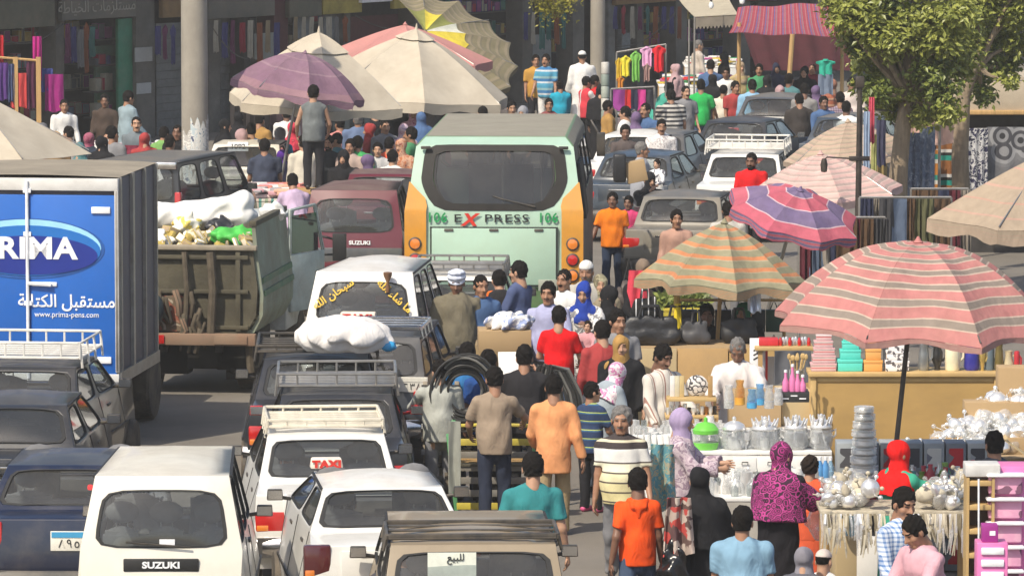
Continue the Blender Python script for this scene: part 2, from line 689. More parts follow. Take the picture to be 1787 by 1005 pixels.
def plate(root,x,y,z,w=0.34,h=0.17,top=None,txt='٨٩٥'):
 p=MB().box((x,y,z),(w,0.016,h),PLATE_W,).build('licence_plate',None,root,bevel=0.004)
 MB().box((x,y-0.0105,z+h*0.32),(w*0.94,0.006,h*0.28),top or PLATE_B).build('plate_band',None,p)
 text(txt,h*0.62,INK,p,(x,y-0.012,z-h*0.14),ext=0.002,space=1.2)
 return p
def seat(mb,x,y,z,w=0.5,h=0.55,head=True,m=None):
 m=m or SEATM
 mb.grid(lambda u,v:Vector((x+(u-0.5)*w*(1-0.18*v),y+0.10*v-0.05*(1-(2*u-1)**2),z+v*h*(1-0.12*(2*u-1)**2))),6,5,m,uv=False)
 mb.box((x,y+0.09,z+h*0.45),(w*0.86,0.1,h*0.88),m)
 if head:
  mb.ball((x,y+0.12,z+h+0.11),(0.15,0.055,0.10),m,10,6)
  mb.tube([(x-0.05,y+0.12,z+h-0.06),(x-0.05,y+0.12,z+h+0.06)],0.008,STEEL,5)
  mb.tube([(x+0.05,y+0.12,z+h-0.06),(x+0.05,y+0.12,z+h+0.06)],0.008,STEEL,5)
def roof_rack(root,y0,y1,w,z,h=0.13,m=None,slats=5,slope=0.0,cross=1,n=6,rail=0.016,endup=True):
 """basket rack: two tube rails right round on posts, wooden or steel slats across the floor"""
 m=m or STEEL
 fr=MB()
 x=w/2
 for zz in([z+0.04,z+h]if cross else[z+h*0.6]):
  loop=[(-x,y0,zz),(-x+0.02,y0-0.02,zz),(x-0.02,y0-0.02,zz),(x,y0,zz),(x,y1,zz+slope),(x-0.02,y1+0.02,zz+slope),(-x+0.02,y1+0.02,zz+slope),(-x,y1,zz+slope)]
  fr.tube(loop,rail,m,6,closed=True)
 for i in range(n+1):
  t=i/n
  for yy,s_ in((y0-0.02,0),(y1+0.02,slope)):
   fr.tube([(-x+2*x*t,yy,z+0.03+s_),(-x+2*x*t,yy,z+h+s_)],rail*0.75,m,5)
 for sx in(-x,x):
  for t in(0.0,0.33,0.66,1.0):
   yy=y0+(y1-y0)*t
   fr.tube([(sx*1.04,yy,z-0.07+slope*t),(sx,yy,z+h+slope*t)],rail*0.9,m,5)
 rk=fr.build('roof_rack',None,root)
 sm=MB().box((0,0,0),(w,0.045,0.018),m).mesh('slat',bevel=0.004)
 for i in range(slats):
  t=(i+0.5)/slats
  link('slat',sm,rk,(0,y0+(y1-y0)*t,z+0.045+slope*t))
 return rk
def car(name,label,cat,px,py,za,yaw,P,body,S,roofm=None,group=None,gm=None):
 """P: dimensions. S: options. px,py,za = pixel and height of the middle of the roof's rear edge."""
 L,W=P['L'],P['W']
 zr,zb,zd=P['zr'],P['zb'],P['zd']
 yg,yr,yf,yw=P['yg'],P['yr'],P['yf'],P['yw']
 Wr,Wf,Wg=P['Wr'],P.get('Wf',P['Wr']-0.02),P['Wg']
 zh=P.get('zh',zb-0.1)
 zbf=P.get('zbf',zb)
 zrf=P.get('zrf',zr-0.01)
 yk=P.get('yk',0.05)
 hatch=P.get('hatch',False)
 zs=P.get('zs',0.24)
 roofm=roofm or body
 gm=gm or GLASS
 q=at(px,py,za)
 ca,sa=math.cos(yaw),math.sin(yaw)
 loc=Vector((q.x+sa*yr,q.y-ca*yr,0))
 root=empty(name,loc,label,cat,group,rz=yaw)
 V=Vector
 sh=Shell()
 W2,ws,wg,wr,wf=W/2,W/2-0.05,Wg/2,Wr/2,Wf/2
 zm=P.get('zm',0.58)
 def sym(x,y,z):
  return V((-x,y,z)),V((x,y,z))
 rb=sym(ws-0.04,0.10,zs)
 rm=sym(W2-0.07,0.0,zm)
 dk=sym(wg-0.02 if hatch else W2-0.09,yk,zd)
 gb=dk if hatch else sym(wg,yg,zb)
 rr=sym(wr,yr,zr)
 rf=sym(wf,yf,zrf)
 wb=sym(W2-0.09,yw,zbf)
 hf=sym(W2-0.16,L-0.12,zh)
 fm=sym(W2-0.14,L,zm)
 fb=sym(ws-0.05,L-0.1,zs)
 k=6
 sh.panel((rb[0],rb[1],rm[1],rm[0]),body,k,bulge=0.0)
 sh.panel((rm[0],rm[1],dk[1],dk[0]),body,k,bulge=P.get('rb',0.015))
 if not hatch:
  sh.panel((dk[0],dk[1],gb[1],gb[0]),body,k,bulge=0.015)
 mgr=P.get('mgr',(0.07,0.07,0.06,0.07))
 sh.window((gb[0],gb[1],rr[1],rr[0]),body,mgr,k,bulge=P.get('gb',0.03),gm=gm,name='rear_window',power=P.get('pw',8))
 sh.panel((rr[0],rr[1],rf[1],rf[0]),roofm,k,bulge=P.get('rc',0.04))
 sh.window((wb[1],wb[0],rf[0],rf[1]),body,(0.06,0.06,0.05,0.06),k,bulge=0.03,gm=gm,name='windscreen')
 sh.panel((wb[0],wb[1],hf[1],hf[0]),body,k,bulge=0.02)
 sh.panel((hf[0],hf[1],fm[1],fm[0]),body,k)
 sh.panel((fm[0],fm[1],fb[1],fb[0]),body,k)
 for sx in(0,1):
  sg=-1 if sx==0 else 1
  def c4(a,b,c,d):
   return(a,b,c,d)if sx==1 else(b,a,d,c)
  nw=P.get('nw',2)
  ts=[i/nw for i in range(nw+1)]
  lows=[gb[sx].lerp(wb[sx],t)for t in ts]
  tops=[rr[sx].lerp(rf[sx],t)for t in ts]
  for i in range(nw):
   if P.get('blind')and i==0:
    sh.panel(c4(lows[i],lows[i+1],tops[i+1],tops[i]),body,k)
   else:
    sh.window(c4(lows[i],lows[i+1],tops[i+1],tops[i]),body,(0.06 if sx else 0.05,0.05,0.035,0.06),k,gm=gm,name='side_window')
  mids=[V((sg*W2,l.y,zm))for l in lows]
  sils=[V((sg*ws,l.y,zs))for l in lows]
  mr,sr=rm[sx],rb[sx]
  mf,sf=fm[sx],fb[sx]
  if not hatch:
   sh.panel(c4(mr,mids[0],gb[sx],dk[sx]),body,k)
  else:
   sh.panel(c4(mr,mids[0],gb[sx],gb[sx].lerp(mr,0.001)),body,k)
  sh.panel(c4(sr,sils[0],mids[0],mr),body,k)
  for i in range(nw):
   sh.panel(c4(mids[i],mids[i+1],lows[i+1],lows[i]),body,k,bulge=0.012)
   sh.panel(c4(sils[i],sils[i+1],mids[i+1],mids[i]),body,k)
  sh.panel(c4(mids[-1],mf,hf[sx],lows[-1]),body,k)
  sh.panel(c4(sils[-1],sf,mf,mids[-1]),body,k)
 bo=sh.mb.build('body',None,root,weld=True,bevel=P.get('bev',0.05),seg=3,angle=20)
 wnm(bo)
 for nm,g,se in sh.panes:
  se.build('window_seal',None,g.build(nm,None,root))
 it=MB()
 it.box((0,(yg+yw)/2+0.1,zs+0.1),(W-0.2,yw-yg,0.12),TRIMD)
 ylo=yk+0.12 if hatch else yg+0.02
 it.box((0,ylo+0.22,zb-0.14),(Wg-0.22,0.42,0.05),TRIMD)
 it.box((0,yw-0.05,zbf-0.12),(W-0.3,0.45,0.22),TRIMD)
 it.build('cabin_trim',None,root)
 st=MB()
 sm=S.get('seat',SEATM)
 yb=S.get('yb',ylo+(0.55 if not hatch else 0.75))
 zseat=zb-0.32
 if S.get('bench',True):
  for x in(-0.36,0.36)if not S.get('three')else(-0.42,0.0,0.42):
   seat(st,x*W/1.6,yb,zseat,0.5 if not S.get('three')else 0.34,0.42,True,sm)
  st.box((0,yb+0.08,zseat+0.16),(W*0.75,0.1,0.36),sm)
 yfr=(yf+yw)/2-S.get('fs',0.62)
 for x in(-0.37,0.37):
  seat(st,x*W/1.6,yfr,zseat+0.02,0.46,0.5,True,sm)
 st.build('seat',None,root)
 mr_=MB().box((0,yf+0.12,zr-0.13),(0.24,0.03,0.07),TRIMD)
 mr_.tube([(0,yf+0.12,zr-0.1),(0,yf+0.05,zr-0.04)],0.008,TRIMD,5)
 mr_.build('rear_view_mirror',None,root,bevel=0.01)
 if not hatch and not S.get('nolid'):
  MB().box((0,yk*0.5-0.004,(zm+zd)/2+0.03),(W*0.56,0.03,(zd-zm)*0.72),body).build('boot_lid',None,root,bevel=0.012)
  tr_=MB().box((0,yk*0.6-0.024,zd-0.09),(W*0.34,0.012,0.022),CHROME)
  tr_.box((0,yk*0.4-0.026,(zm+zd)/2-0.02),(0.07,0.012,0.035),BLACKPL)
  tr_.build('boot_handle',None,root,bevel=0.004)
 gt=MB()
 sm_=MB()
 for sg in(-1,1):
  gt.tube([(sg*(wr+0.012),yr+0.04,zr-0.012),(sg*(wf+0.012),yf-0.03,zrf-0.014)],0.014,RUBBER,5)
  for t in([0.02,0.5,0.98]if P.get('nw',2)==2 else[0.34,0.68,0.98]):
   p=gb[1].lerp(wb[1],t)
   sm_.tube([(sg*(ws-0.001),p.y,zs+0.05),(sg*(W2-0.001),p.y,zm),(sg*(abs(p.x)+0.002),p.y,p.z)],0.006,RUBBER,5)
  sm_.box((sg*(W2-0.002),(yg+yw)/2,zm+0.01),(0.02,yw-yg+0.2,0.035),BLACKPL)
 gt.build('roof_gutter',None,root)
 sm_.build('door_gap',None,root)['kind']='stuff'
 rq=random.Random(int(px)+int(py))
 shz=zb-0.11
 for i in range(rq.randrange(1,4)):
  MB().box((rq.uniform(-0.4,0.4),ylo+0.2,shz+0.04),(rq.uniform(.1,.26),0.14,rq.uniform(.05,.1)),mat('shelf_item_%d'%rq.randrange(4),[(0.6,0.57,0.5),(0.1,0.25,0.45),(0.5,0.1,0.06),(0.65,0.63,0.6)][rq.randrange(4)],0.7),rz=rq.uniform(-.4,.4)).build('shelf_item',None,root,bevel=0.01)
 for lx,lz,lw,lh,lm in S.get('lights',[]):
  for sg in(-1,1):
   t=max(0,min(1,(lz-zm)/max(0.01,zd-zm)))
   yy=yk*t+0.004
   tl=MB().box((sg*lx,yy+0.03,lz),(lw,0.09,lh),lm).build('tail_light',None,root,bevel=0.02)
   if lm in(RED_LENS,DARK_LENS):
    MB().box((sg*(lx+lw*0.28),yy+0.028,lz-lh*0.28),(lw*0.36,0.096,lh*0.3),AMBER_LENS).build('indicator',None,tl,bevel=0.012)
 bz=S.get('bz',0.46)
 bp=MB()
 bp.grid(lambda u,v:V(((u-0.5)*(W-0.03),-0.09+0.12*abs(2*u-1)**4+0.05*(2*v-1)**4,bz-0.1+0.2*v)),12,4,S.get('bumper',BLACKPL),uv=False)
 bp.box((0,0.02,bz),(W-0.2,0.1,0.19),S.get('bumper',BLACKPL))
 bp.build('rear_bumper',None,root)
 if S.get('plate'):
  pz,pt,ptx=S['plate']
  plate(root,S.get('plx',0.0),(yk*max(0,(pz-zm)/max(0.01,zd-zm)))-0.02,pz,top=pt,txt=ptx)
 wheels(root,L,W,P.get('wr',0.28),P.get('y0',0.7),P.get('y1',L-0.75))
 for sg in(-1,1):
  am=MB()
  am.lathe([(P.get('wr',0.28)+0.04,0.004),(P.get('wr',0.28)+0.055,0.012),(P.get('wr',0.28)+0.07,0.0)],(0,0,0),BLACKPL,20,M=Matrix.Rotation(sg*PI/2,3,'Y'))
  mm=MB().box((0,0,0),(0.15,0.07,0.10),S.get('mirror',BLACKPL),taper=0.9)
  mm.tube([(-sg*0.06,0.02,-0.03),(-sg*0.15,0.06,-0.05)],0.02,BLACKPL,6)
  wm=mm.build('wing_mirror',None,root,(sg*(W2+0.05),yw-0.32,zbf+0.07),bevel=0.025)
  MB().box((0,-0.037,0),(0.13,0.004,0.08),CHROME).build('mirror_glass',None,wm)
 for sg in(-1,1):
  hd=MB()
  for t in([0.12,0.62]if P.get('nw',2)==2 else[0.45]):
   p=gb[1].lerp(wb[1],t)
   hx=W2+(abs(p.x)-W2)*(zb-0.12-zm)/(zb-zm)+0.008
   hd.box((sg*hx,p.y+0.12,zb-0.12),(0.03,0.16,0.03),S.get('handle',BLACKPL))
  hd.build('door_handle',None,root,bevel=0.008)['kind']='stuff'
 return root
def on_rear(root,P,z,off=0.012):
 zm,zd,yk=P.get('zm',0.58),P['zd'],P.get('yk',0.05)
 t=max(0,min(1,(z-zm)/max(0.01,zd-zm)))
 return yk*t-off
SEDAN=dict(L=4.1,W=1.62,zr=1.40,zb=1.0,zd=0.98,yg=0.62,yr=1.02,yf=2.25,yw=2.85,Wr=1.10,Wg=1.36,bev=0.085,rc=0.07,gb=0.06)
BOXY=dict(L=4.05,W=1.60,zr=1.40,zb=1.0,zd=0.96,yg=0.60,yr=1.02,yf=2.25,yw=2.75,Wr=1.13,Wg=1.33,yk=0.03,bev=0.045,rc=0.04,gb=0.02,pw=10)
WAGON=dict(L=4.3,W=1.66,zr=1.45,zb=0.98,zd=0.98,yg=0.1,yk=0.1,yr=0.36,yf=2.4,yw=2.95,Wr=1.2,Wg=1.42,hatch=True,nw=3,bev=0.035,rc=0.03)
KEI=dict(L=3.25,W=1.46,zr=1.83,zrf=1.79,zb=1.22,zd=1.22,yg=0.10,yk=0.10,yr=0.30,yf=2.55,yw=3.0,zbf=1.12,zh=0.95,Wr=1.14,Wf=1.0,Wg=1.42,hatch=True,nw=3,rc=0.07,gb=0.05,bev=0.075,zm=0.7,mgr=(0.1,0.1,0.02,0.13),y0=0.55,y1=2.55,pw=6)
HATCH=dict(L=3.8,W=1.64,zr=1.42,zb=1.06,zd=1.02,yg=0.34,yk=0.06,yr=0.78,yf=2.1,yw=2.75,Wr=1.1,Wg=1.36,bev=0.06)
VANB=dict(L=3.9,W=1.62,zr=1.85,zb=1.2,zd=1.2,yg=0.06,yk=0.06,yr=0.14,yf=2.7,yw=3.4,Wr=1.36,Wg=1.54,hatch=True,nw=3,rc=0.05,gb=0.02,bev=0.06,zm=0.7)
# ------------------------------------------------------------------ people
def surfnet(F,lo,vox):
 S=F<0
 c=np.zeros(tuple(n-1 for n in F.shape),np.int8)
 offs=[(i,j,k)for i in(0,1)for j in(0,1)for k in(0,1)]
 nx,ny,nz=c.shape
 for i,j,k in offs:
  c+=S[i:i+nx,j:j+ny,k:k+nz]
 act=(c>0)&(c<8)
 ii=np.argwhere(act)
 if len(ii)==0:
  return np.zeros((0,3)),np.zeros((0,4),int)
 idx=-np.ones(c.shape,np.int64)
 idx[act]=np.arange(len(ii))
 V={o:F[ii[:,0]+o[0],ii[:,1]+o[1],ii[:,2]+o[2]]for o in offs}
 pos=np.zeros((len(ii),3))
 cnt=np.zeros(len(ii))
 for a in offs:
  for ax in range(3):
   if a[ax]==0:
    b=list(a)
    b[ax]=1
    b=tuple(b)
    va,vb=V[a],V[b]
    m=(va<0)!=(vb<0)
    t=np.where(m,va/np.where(m,va-vb,1),0)
    p=np.tile(np.array(a,float),(len(ii),1))
    p[:,ax]+=t
    pos+=p*m[:,None]
    cnt+=m
 verts=(ii+pos/cnt[:,None])*vox+lo
 quads=[]
 e=S[:-1,1:-1,1:-1]!=S[1:,1:-1,1:-1]
 g=np.argwhere(e)
 i,j,k=g[:,0],g[:,1],g[:,2]
 q=np.stack([idx[i,j,k],idx[i,j+1,k],idx[i,j+1,k+1],idx[i,j,k+1]],1)
 fl=S[i,j+1,k+1]
 quads.append(np.where(fl[:,None],q,q[:,::-1]))
 e=S[1:-1,:-1,1:-1]!=S[1:-1,1:,1:-1]
 g=np.argwhere(e)
 i,j,k=g[:,0],g[:,1],g[:,2]
 q=np.stack([idx[i,j,k],idx[i,j,k+1],idx[i+1,j,k+1],idx[i+1,j,k]],1)
 fl=S[i+1,j,k+1]
 quads.append(np.where(fl[:,None],q,q[:,::-1]))
 e=S[1:-1,1:-1,:-1]!=S[1:-1,1:-1,1:]
 g=np.argwhere(e)
 i,j,k=g[:,0],g[:,1],g[:,2]
 q=np.stack([idx[i,j,k],idx[i+1,j,k],idx[i+1,j+1,k],idx[i,j+1,k]],1)
 fl=S[i+1,j+1,k]
 quads.append(np.where(fl[:,None],q,q[:,::-1]))
 return verts,np.concatenate(quads)
class Fld:
 """signed-distance modelling of one continuous organic surface"""
 def __init__(s,k=0.03):
  s.p,s.k,s.cuts=[],k,[]
  s.wr=None
 def cap(s,a,b,ra,rb=None,flat=None,cut=False,k=None,sub=False):
  s.p.append(('c',np.array(a,float),np.array(b,float),ra,ra if rb is None else rb,flat,cut,s.k if k is None else k,sub))
  return s
 def ell(s,c,r,M=None,k=None,sub=False):
  s.p.append(('e',np.array(c,float),np.array(r,float),M,s.k if k is None else k,sub))
  return s
 def below(s,p,n):
  """keep the side n points away from"""
  s.cuts.append((np.array(p,float),np.array(n,float)))
  return s
 def bounds(s):
  lo,hi=np.full(3,1e9),np.full(3,-1e9)
  for q in s.p:
   if q[-1]:
    continue
   if q[0]=='c':
    r=max(q[3],q[4])*1.0
    if q[5]is not None:
     r*=max(1,q[5][1])
    lo=np.minimum(lo,np.minimum(q[1],q[2])-r)
    hi=np.maximum(hi,np.maximum(q[1],q[2])+r)
   else:
    r=q[2].max()if q[3]is not None else q[2]
    lo=np.minimum(lo,q[1]-r)
    hi=np.maximum(hi,q[1]+r)
  return lo,hi
 def run(s,vox):
  lo,hi=s.bounds()
  lo=lo-3*vox
  n=np.ceil((hi-lo)/vox).astype(int)+4
  F=np.full(n,0.3,np.float32)
  ax=[(lo[d]+np.arange(n[d])*vox).astype(np.float32)for d in range(3)]
  for q in s.p:
   if q[0]=='c':
    _,a,b,ra,rb,flat,cut,k,sub=q
    r=max(ra,rb)*(max(1,flat[1])if flat is not None else 1)+k+2*vox
    l_,h_=np.minimum(a,b)-r,np.maximum(a,b)+r
   else:
    _,c,rr,M,k,sub=q
    r=(rr.max()if M is not None else rr)+k+2*vox
    l_,h_=c-r,c+r
   i0=np.clip(np.floor((l_-lo)/vox).astype(int),0,n)
   i1=np.clip(np.ceil((h_-lo)/vox).astype(int)+1,0,n)
   if(i1<=i0).any():
    continue
   sl=tuple(slice(i0[d],i1[d])for d in range(3))
   X=ax[0][sl[0]][:,None,None]
   Y=ax[1][sl[1]][None,:,None]
   Z=ax[2][sl[2]][None,None,:]
   if q[0]=='c':
    ba=b-a
    L2=max(1e-9,float(ba@ba))
    wx,wy,wz=X-a[0],Y-a[1],Z-a[2]
    t0=(wx*ba[0]+wy*ba[1]+wz*ba[2])/L2
    t=np.clip(t0,0,1)
    qx,qy,qz=wx-t*ba[0],wy-t*ba[1],wz-t*ba[2]
    d2=qx*qx+qy*qy+qz*qz
    if flat is not None:
     fd,ff=flat
     cc=qx*fd[0]+qy*fd[1]+qz*fd[2]
     d2=np.maximum(d2-cc*cc,0)+(cc/ff)**2
    D=np.sqrt(d2)-(ra+(rb-ra)*t)
    if cut:
     ln=math.sqrt(L2)
     D=np.maximum(D,(t0-1)*ln)
   else:
    dx,dy,dz=X-c[0],Y-c[1],Z-c[2]
    if M is not None:
     A=np.array(M)
     dx,dy,dz=(dx*A[0,0]+dy*A[1,0]+dz*A[2,0],dx*A[0,1]+dy*A[1,1]+dz*A[2,1],dx*A[0,2]+dy*A[1,2]+dz*A[2,2])
    D=(np.sqrt((dx/rr[0])**2+(dy/rr[1])**2+(dz/rr[2])**2)-1)*float(rr.min())
   G=F[sl]
   if sub:
    D=-D
    if k>0:
     h=np.clip(0.5-0.5*(D-G)/k,0,1)
     F[sl]=D+(G-D)*h+k*h*(1-h)
     F[sl]=np.maximum(F[sl],np.maximum(G,D))
    else:
     F[sl]=np.maximum(G,D)
   elif k>0:
    h=np.clip(0.5+0.5*(G-D)/k,0,1)
    F[sl]=G+(D-G)*h-k*h*(1-h)
   else:
    F[sl]=np.minimum(G,D)
  X,Y,Z=ax[0][:,None,None],ax[1][None,:,None],ax[2][None,None,:]
  if s.wr is not None:
   amp,sd,zf=s.wr[:3]
   fq=s.wr[3]if len(s.wr)>3 else 1.0
   rr_=np.random.RandomState(sd)
   W=np.zeros_like(F)
   for _ in range(5):
    f=fq*rr_.uniform(11,36,3)*rr_.choice([-1,1],3)
    f[2]*=zf
    W+=np.sin(X*f[0]+Y*f[1]+Z*f[2]+rr_.uniform(0,6))
   F+=W*(amp/2.2)
  for p,nn in s.cuts:
   F=np.maximum(F,(X-p[0])*nn[0]+(Y-p[1])*nn[1]+(Z-p[2])*nn[2])
  F[0],F[-1]=1,1
  F[:,0],F[:,-1]=1,1
  F[:,:,0],F[:,:,-1]=1,1
  return surfnet(F,lo,vox)
def np_mesh(name,v,q,mats,mi=None,extra=None):
 me=bpy.data.meshes.new(name)
 nv,nq=len(v),len(q)
 ev,ef=([],[])if extra is None else(extra.v,extra.f)
 tv,tf=nv+len(ev),nq+len(ef)
 me.vertices.add(tv)
 co=np.concatenate([np.asarray(v,np.float32).reshape(-1,3),np.asarray(ev,np.float32).reshape(-1,3)])
 me.vertices.foreach_set('co',co.ravel())
 loops=[np.asarray(q,np.int32).ravel()]
 sizes=[np.full(nq,4,np.int32)]
 for f in ef:
  loops.append(np.asarray(f,np.int32)+nv)
  sizes.append(np.array([len(f)],np.int32))
 loops=np.concatenate(loops)
 sizes=np.concatenate(sizes)
 me.loops.add(len(loops))
 me.loops.foreach_set('vertex_index',loops)
 me.polygons.add(tf)
 st=np.concatenate([[0],np.cumsum(sizes)[:-1]]).astype(np.int32)
 me.polygons.foreach_set('loop_start',st)
 me.polygons.foreach_set('loop_total',sizes)
 me.polygons.foreach_set('use_smooth',np.ones(tf,bool))
 for m in mats:
  me.materials.append(m)
 if mi is not None:
  a=np.zeros(tf,np.int32)
  a[:nq]=mi
  me.polygons.foreach_set('material_index',a)
 me.update(calc_edges=True)
 return me
SKIN={'tan':mat('skin_tan',(0.44,0.255,0.165),0.5,var=0.08,scale=9,spec=0.35),'brown':mat('skin_brown',(0.34,0.18,0.11),0.48,var=0.08,scale=9,spec=0.4),'dark':mat('skin_dark',(0.20,0.105,0.068),0.48,var=0.08,scale=9,spec=0.4),'light':mat('skin_light',(0.52,0.32,0.22),0.5,var=0.08,scale=9,spec=0.35),}
LIP=mat('lips',(0.24,0.09,0.07),0.5)
EYEW=mat('eye',(0.09,0.06,0.05),0.2)
HAIRB=mat('hair_black',(0.010,0.008,0.007),0.85,var=0.5,scale=60,bump=0.6,bscale=160,spec=0.15)
HAIRBR=mat('hair_brown',(0.022,0.014,0.010),0.85,var=0.5,scale=60,bump=0.6,bscale=160,spec=0.15)
HAIRG=mat('hair_grey',(0.17,0.16,0.15),0.6,var=0.4,scale=60,bump=0.6,bscale=160)
SHOEB=mat('shoe_black',(0.025,0.023,0.022),0.45,var=0.2)
SHOEP=mat('shoe_pink',(0.8,0.12,0.3),0.5,var=0.2)
SOLE=mat('shoe_white',(0.7,0.68,0.65),0.6)
YAX=np.array([0.0,1.0,0.0])
def rot3(rx=0,ry=0,rz=0):
 return np.array((Matrix.Rotation(rz,3,'Z')@Matrix.Rotation(rx,3,'X')@Matrix.Rotation(ry,3,'Y')))
def _hand(mb,w,d,pn,u,sgn,m,curl=0.5,spread=0.12,thumb=1.0):
 """five tapered fingers rooted in the palm; d = arm direction, pn = palm normal"""
 d=Vector(d).normalized()
 pn=Vector(pn)
 pn=(pn-d*pn.dot(d)).normalized()
 sd=d.cross(pn).normalized()*sgn
 w=Vector(w)
 base=w+d*0.078*u
 for i,(off,ln,r)in enumerate(((-0.030,0.072,0.0085),(-0.010,0.082,0.0088),(0.010,0.076,0.0085),(0.029,0.058,0.0075))):
  b=base+sd*off*u-d*0.02*u
  dd=(d+sd*(off*3.5*spread*10)).normalized()
  pts=[b]
  ang=0.0
  p=b
  for sg,fr in enumerate((0.52,0.5,0.34)):
   ang+=curl*(0.5 if sg==0 else 0.7)
   dv=dd*math.cos(ang)+pn*math.sin(ang)
   p=p+dv*ln*fr*u
   pts.append(p)
  mb.tube(pts,[r*u*1.15,r*u*1.08,r*u,r*u*0.72],m,6)
 tb=w+d*0.03*u-sd*0.025*u
 td=(d*0.75-sd*0.6+pn*0.35*thumb).normalized()
 p1=tb+td*0.038*u
 p2=p1+(td*0.7+d*0.5).normalized()*0.03*u
 mb.tube([tb,p1,p2],[0.012*u,0.0105*u,0.0075*u],m,6)
_pcount=[0]
def person(label,px,py,h=1.70,face=0,skin='tan',top=None,tm=None,bot='trousers',bm_=None,head='short',hm=None,armL=(8,6,12),armR=(8,6,12),lean=0,turn=0,nod=0,stride=0,wide=1.17,shoes=None,group=None,z0=0.0,mus=False,beard=False,sm=None,hemz=None,sit=False,pos=None,facewide=1.0,belly=0.0,tm2=None,sleeve=None,name='person',arm_in=(0,0)):
 """px,py = pixel of the top of the head; face = heading in degrees, 0 looks away from the camera, 180 towards it, 90 to the left"""
 _pcount[0]+=1
 seed=_pcount[0]
 rnd=random.Random(seed*13+5)
 if not sit:
  jt=rnd.uniform
  armL=(armL[0]+jt(-5,7),armL[1]+jt(-2,5),armL[2]+jt(-4,14))
  armR=(armR[0]+jt(-5,7),armR[1]+jt(-2,5),armR[2]+jt(-4,14))
  turn+=jt(-9,9)
  nod+=jt(-3,8)
  lean+=jt(-2,4)
  stride+=jt(-5,5)
  facewide*=jt(0.95,1.06)
 u=h/1.75
 q=Vector(pos)if pos is not None else at(px,py,h+z0)
 pxm=FPX/q.y*0.573
 vox=min(0.028,max(0.0125,1.45/pxm))
 root=empty(name,(q.x,q.y,z0),label,name if name in('person',)else 'person',group,rz=R(face))
 SK=SKIN[skin]
 hm=hm or HAIRB
 ln=R(-lean)
 RL=rot3(rx=ln)
 dz=-0.42*u if sit else 0.0
 P=np.array([0,0,0.93*u+dz])
 def T(x,y,z):
  return P+RL@(np.array([x,y,z])*u)
 wd=wide
 shL,shR=T(-0.170*wd,-0.01,0.436),T(0.170*wd,-0.01,0.436)
 nb=T(0,-0.012,0.535)
 Rh=rot3(rx=ln*0.55-R(nod),rz=R(turn))
 hc=nb+rot3(rx=ln*0.7)@(np.array([0,0.018,0.146])*u)
 hs=u*1.10
 def H(x,y,z):
  return hc+Rh@(np.array([x,y,z])*hs)
 def arm(sh,sg,pose,tin):
  f,o,e=[R(a)for a in pose]
  Mx=np.array(Matrix.Rotation(f,3,'X'))
  My=np.array(Matrix.Rotation(-sg*o,3,'Y'))
  Mz=np.array(Matrix.Rotation(sg*R(tin),3,'Z'))
  ud=Mz@(My@(Mx@np.array([0,0,-1.0])))
  fd=Mz@(My@(Mx@(np.array(Matrix.Rotation(e,3,'X'))@np.array([0,0,-1.0]))))
  if tin==0 and e>0.5:
   fd=fd+np.array([-sg*0.25,0,0])
   fd/=np.linalg.norm(fd)
  el=sh+ud*0.295*u
  wr=el+fd*0.25*u
  return el,wr,fd
 aL,aR=arm(shL,-1,armL,arm_in[0]),arm(shR,1,armR,arm_in[1])
 arms=((shL,aL,-1),(shR,aR,1))
 st=R(stride)
 legs=[]
 for sg in(-1,1):
  hp=P+np.array([sg*0.092*u,0,-0.03*u])
  a=st*sg
  if sit:
   kn=hp+np.array([sg*0.05,0.43,0.0])*u
   an=kn+np.array([0,0.05,-0.42])*u
  else:
   kn=hp+np.array([sg*0.012*u,math.sin(a)*0.42*u+0.015*u,-math.cos(a)*0.42*u])
   b=a-abs(a)*0.9-0.02
   an=kn+np.array([0,math.sin(b)*0.41*u,-math.cos(b)*0.41*u])
   an[2]=max(an[2],0.075*u)
  legs.append((hp,kn,an,sg))
# ---- body: one continuous surface
 B=Fld(0.018*u)
 fl=(YAX,0.68)
 B.cap(T(0,0,-0.03),T(0,0,0.10),0.132*u*(0.5+0.5*wd),0.128*u*wd,(YAX,0.70))
 B.cap(T(0,0.0,0.10),T(0,0,0.36),0.132*u*wd,0.158*u*wd,fl)
 B.cap(T(-0.10*wd,0,0.42),T(0.10*wd,0,0.42),0.07*u,None)
 B.cap(T(0,-0.01,0.46),H(0,-0.015,-0.06),0.064*u,0.054*u)
 for sg in(-1,1):
  B.cap(T(0,-0.02,0.50),T(sg*0.15*wd,-0.015,0.435),0.044*u,0.036*u)
 for sh,(el,wr,fd),sg in arms:
  B.cap(sh,el,0.047*u*wd**0.5,0.042*u)
  B.cap(el,wr,0.042*u,0.028*u,k=0.02*u)
  B.cap(wr,wr+fd*0.07*u,0.034*u,0.038*u,flat=(np.array([1.0,0,0]),0.48),k=0.015*u)
 for hp,kn,an,sg in legs:
  B.cap(hp,kn,0.088*u*(0.5+0.5*wd),0.056*u)
  B.cap(kn,an,0.056*u,0.036*u)
  B.cap(an+np.array([0,-0.03,-0.035])*u,an+np.array([0,0.13,-0.045])*u,0.034*u,0.03*u)
 bv,bq=B.run(vox*1.15)
# ---- head, same object, finer
 Fh=Fld(0.02)
 Fh.ell((0,-0.008,0.028),(0.074*facewide,0.094,0.092))
 Fh.ell((0,0.03,-0.04),(0.058*facewide,0.066,0.08))
 Fh.cap((-0.02,0.066,-0.1),(0.02,0.066,-0.1),0.021)
 Fh.cap((-0.035,0.078,0.03),(0.035,0.078,0.03),0.012,k=0.015)
 Fh.cap((0,0.088,0.012),(0,0.112,-0.028),0.008,0.0145,k=0.012)
 Fh.cap((-0.016,0.092,-0.03),(0.016,0.092,-0.03),0.009,k=0.01)
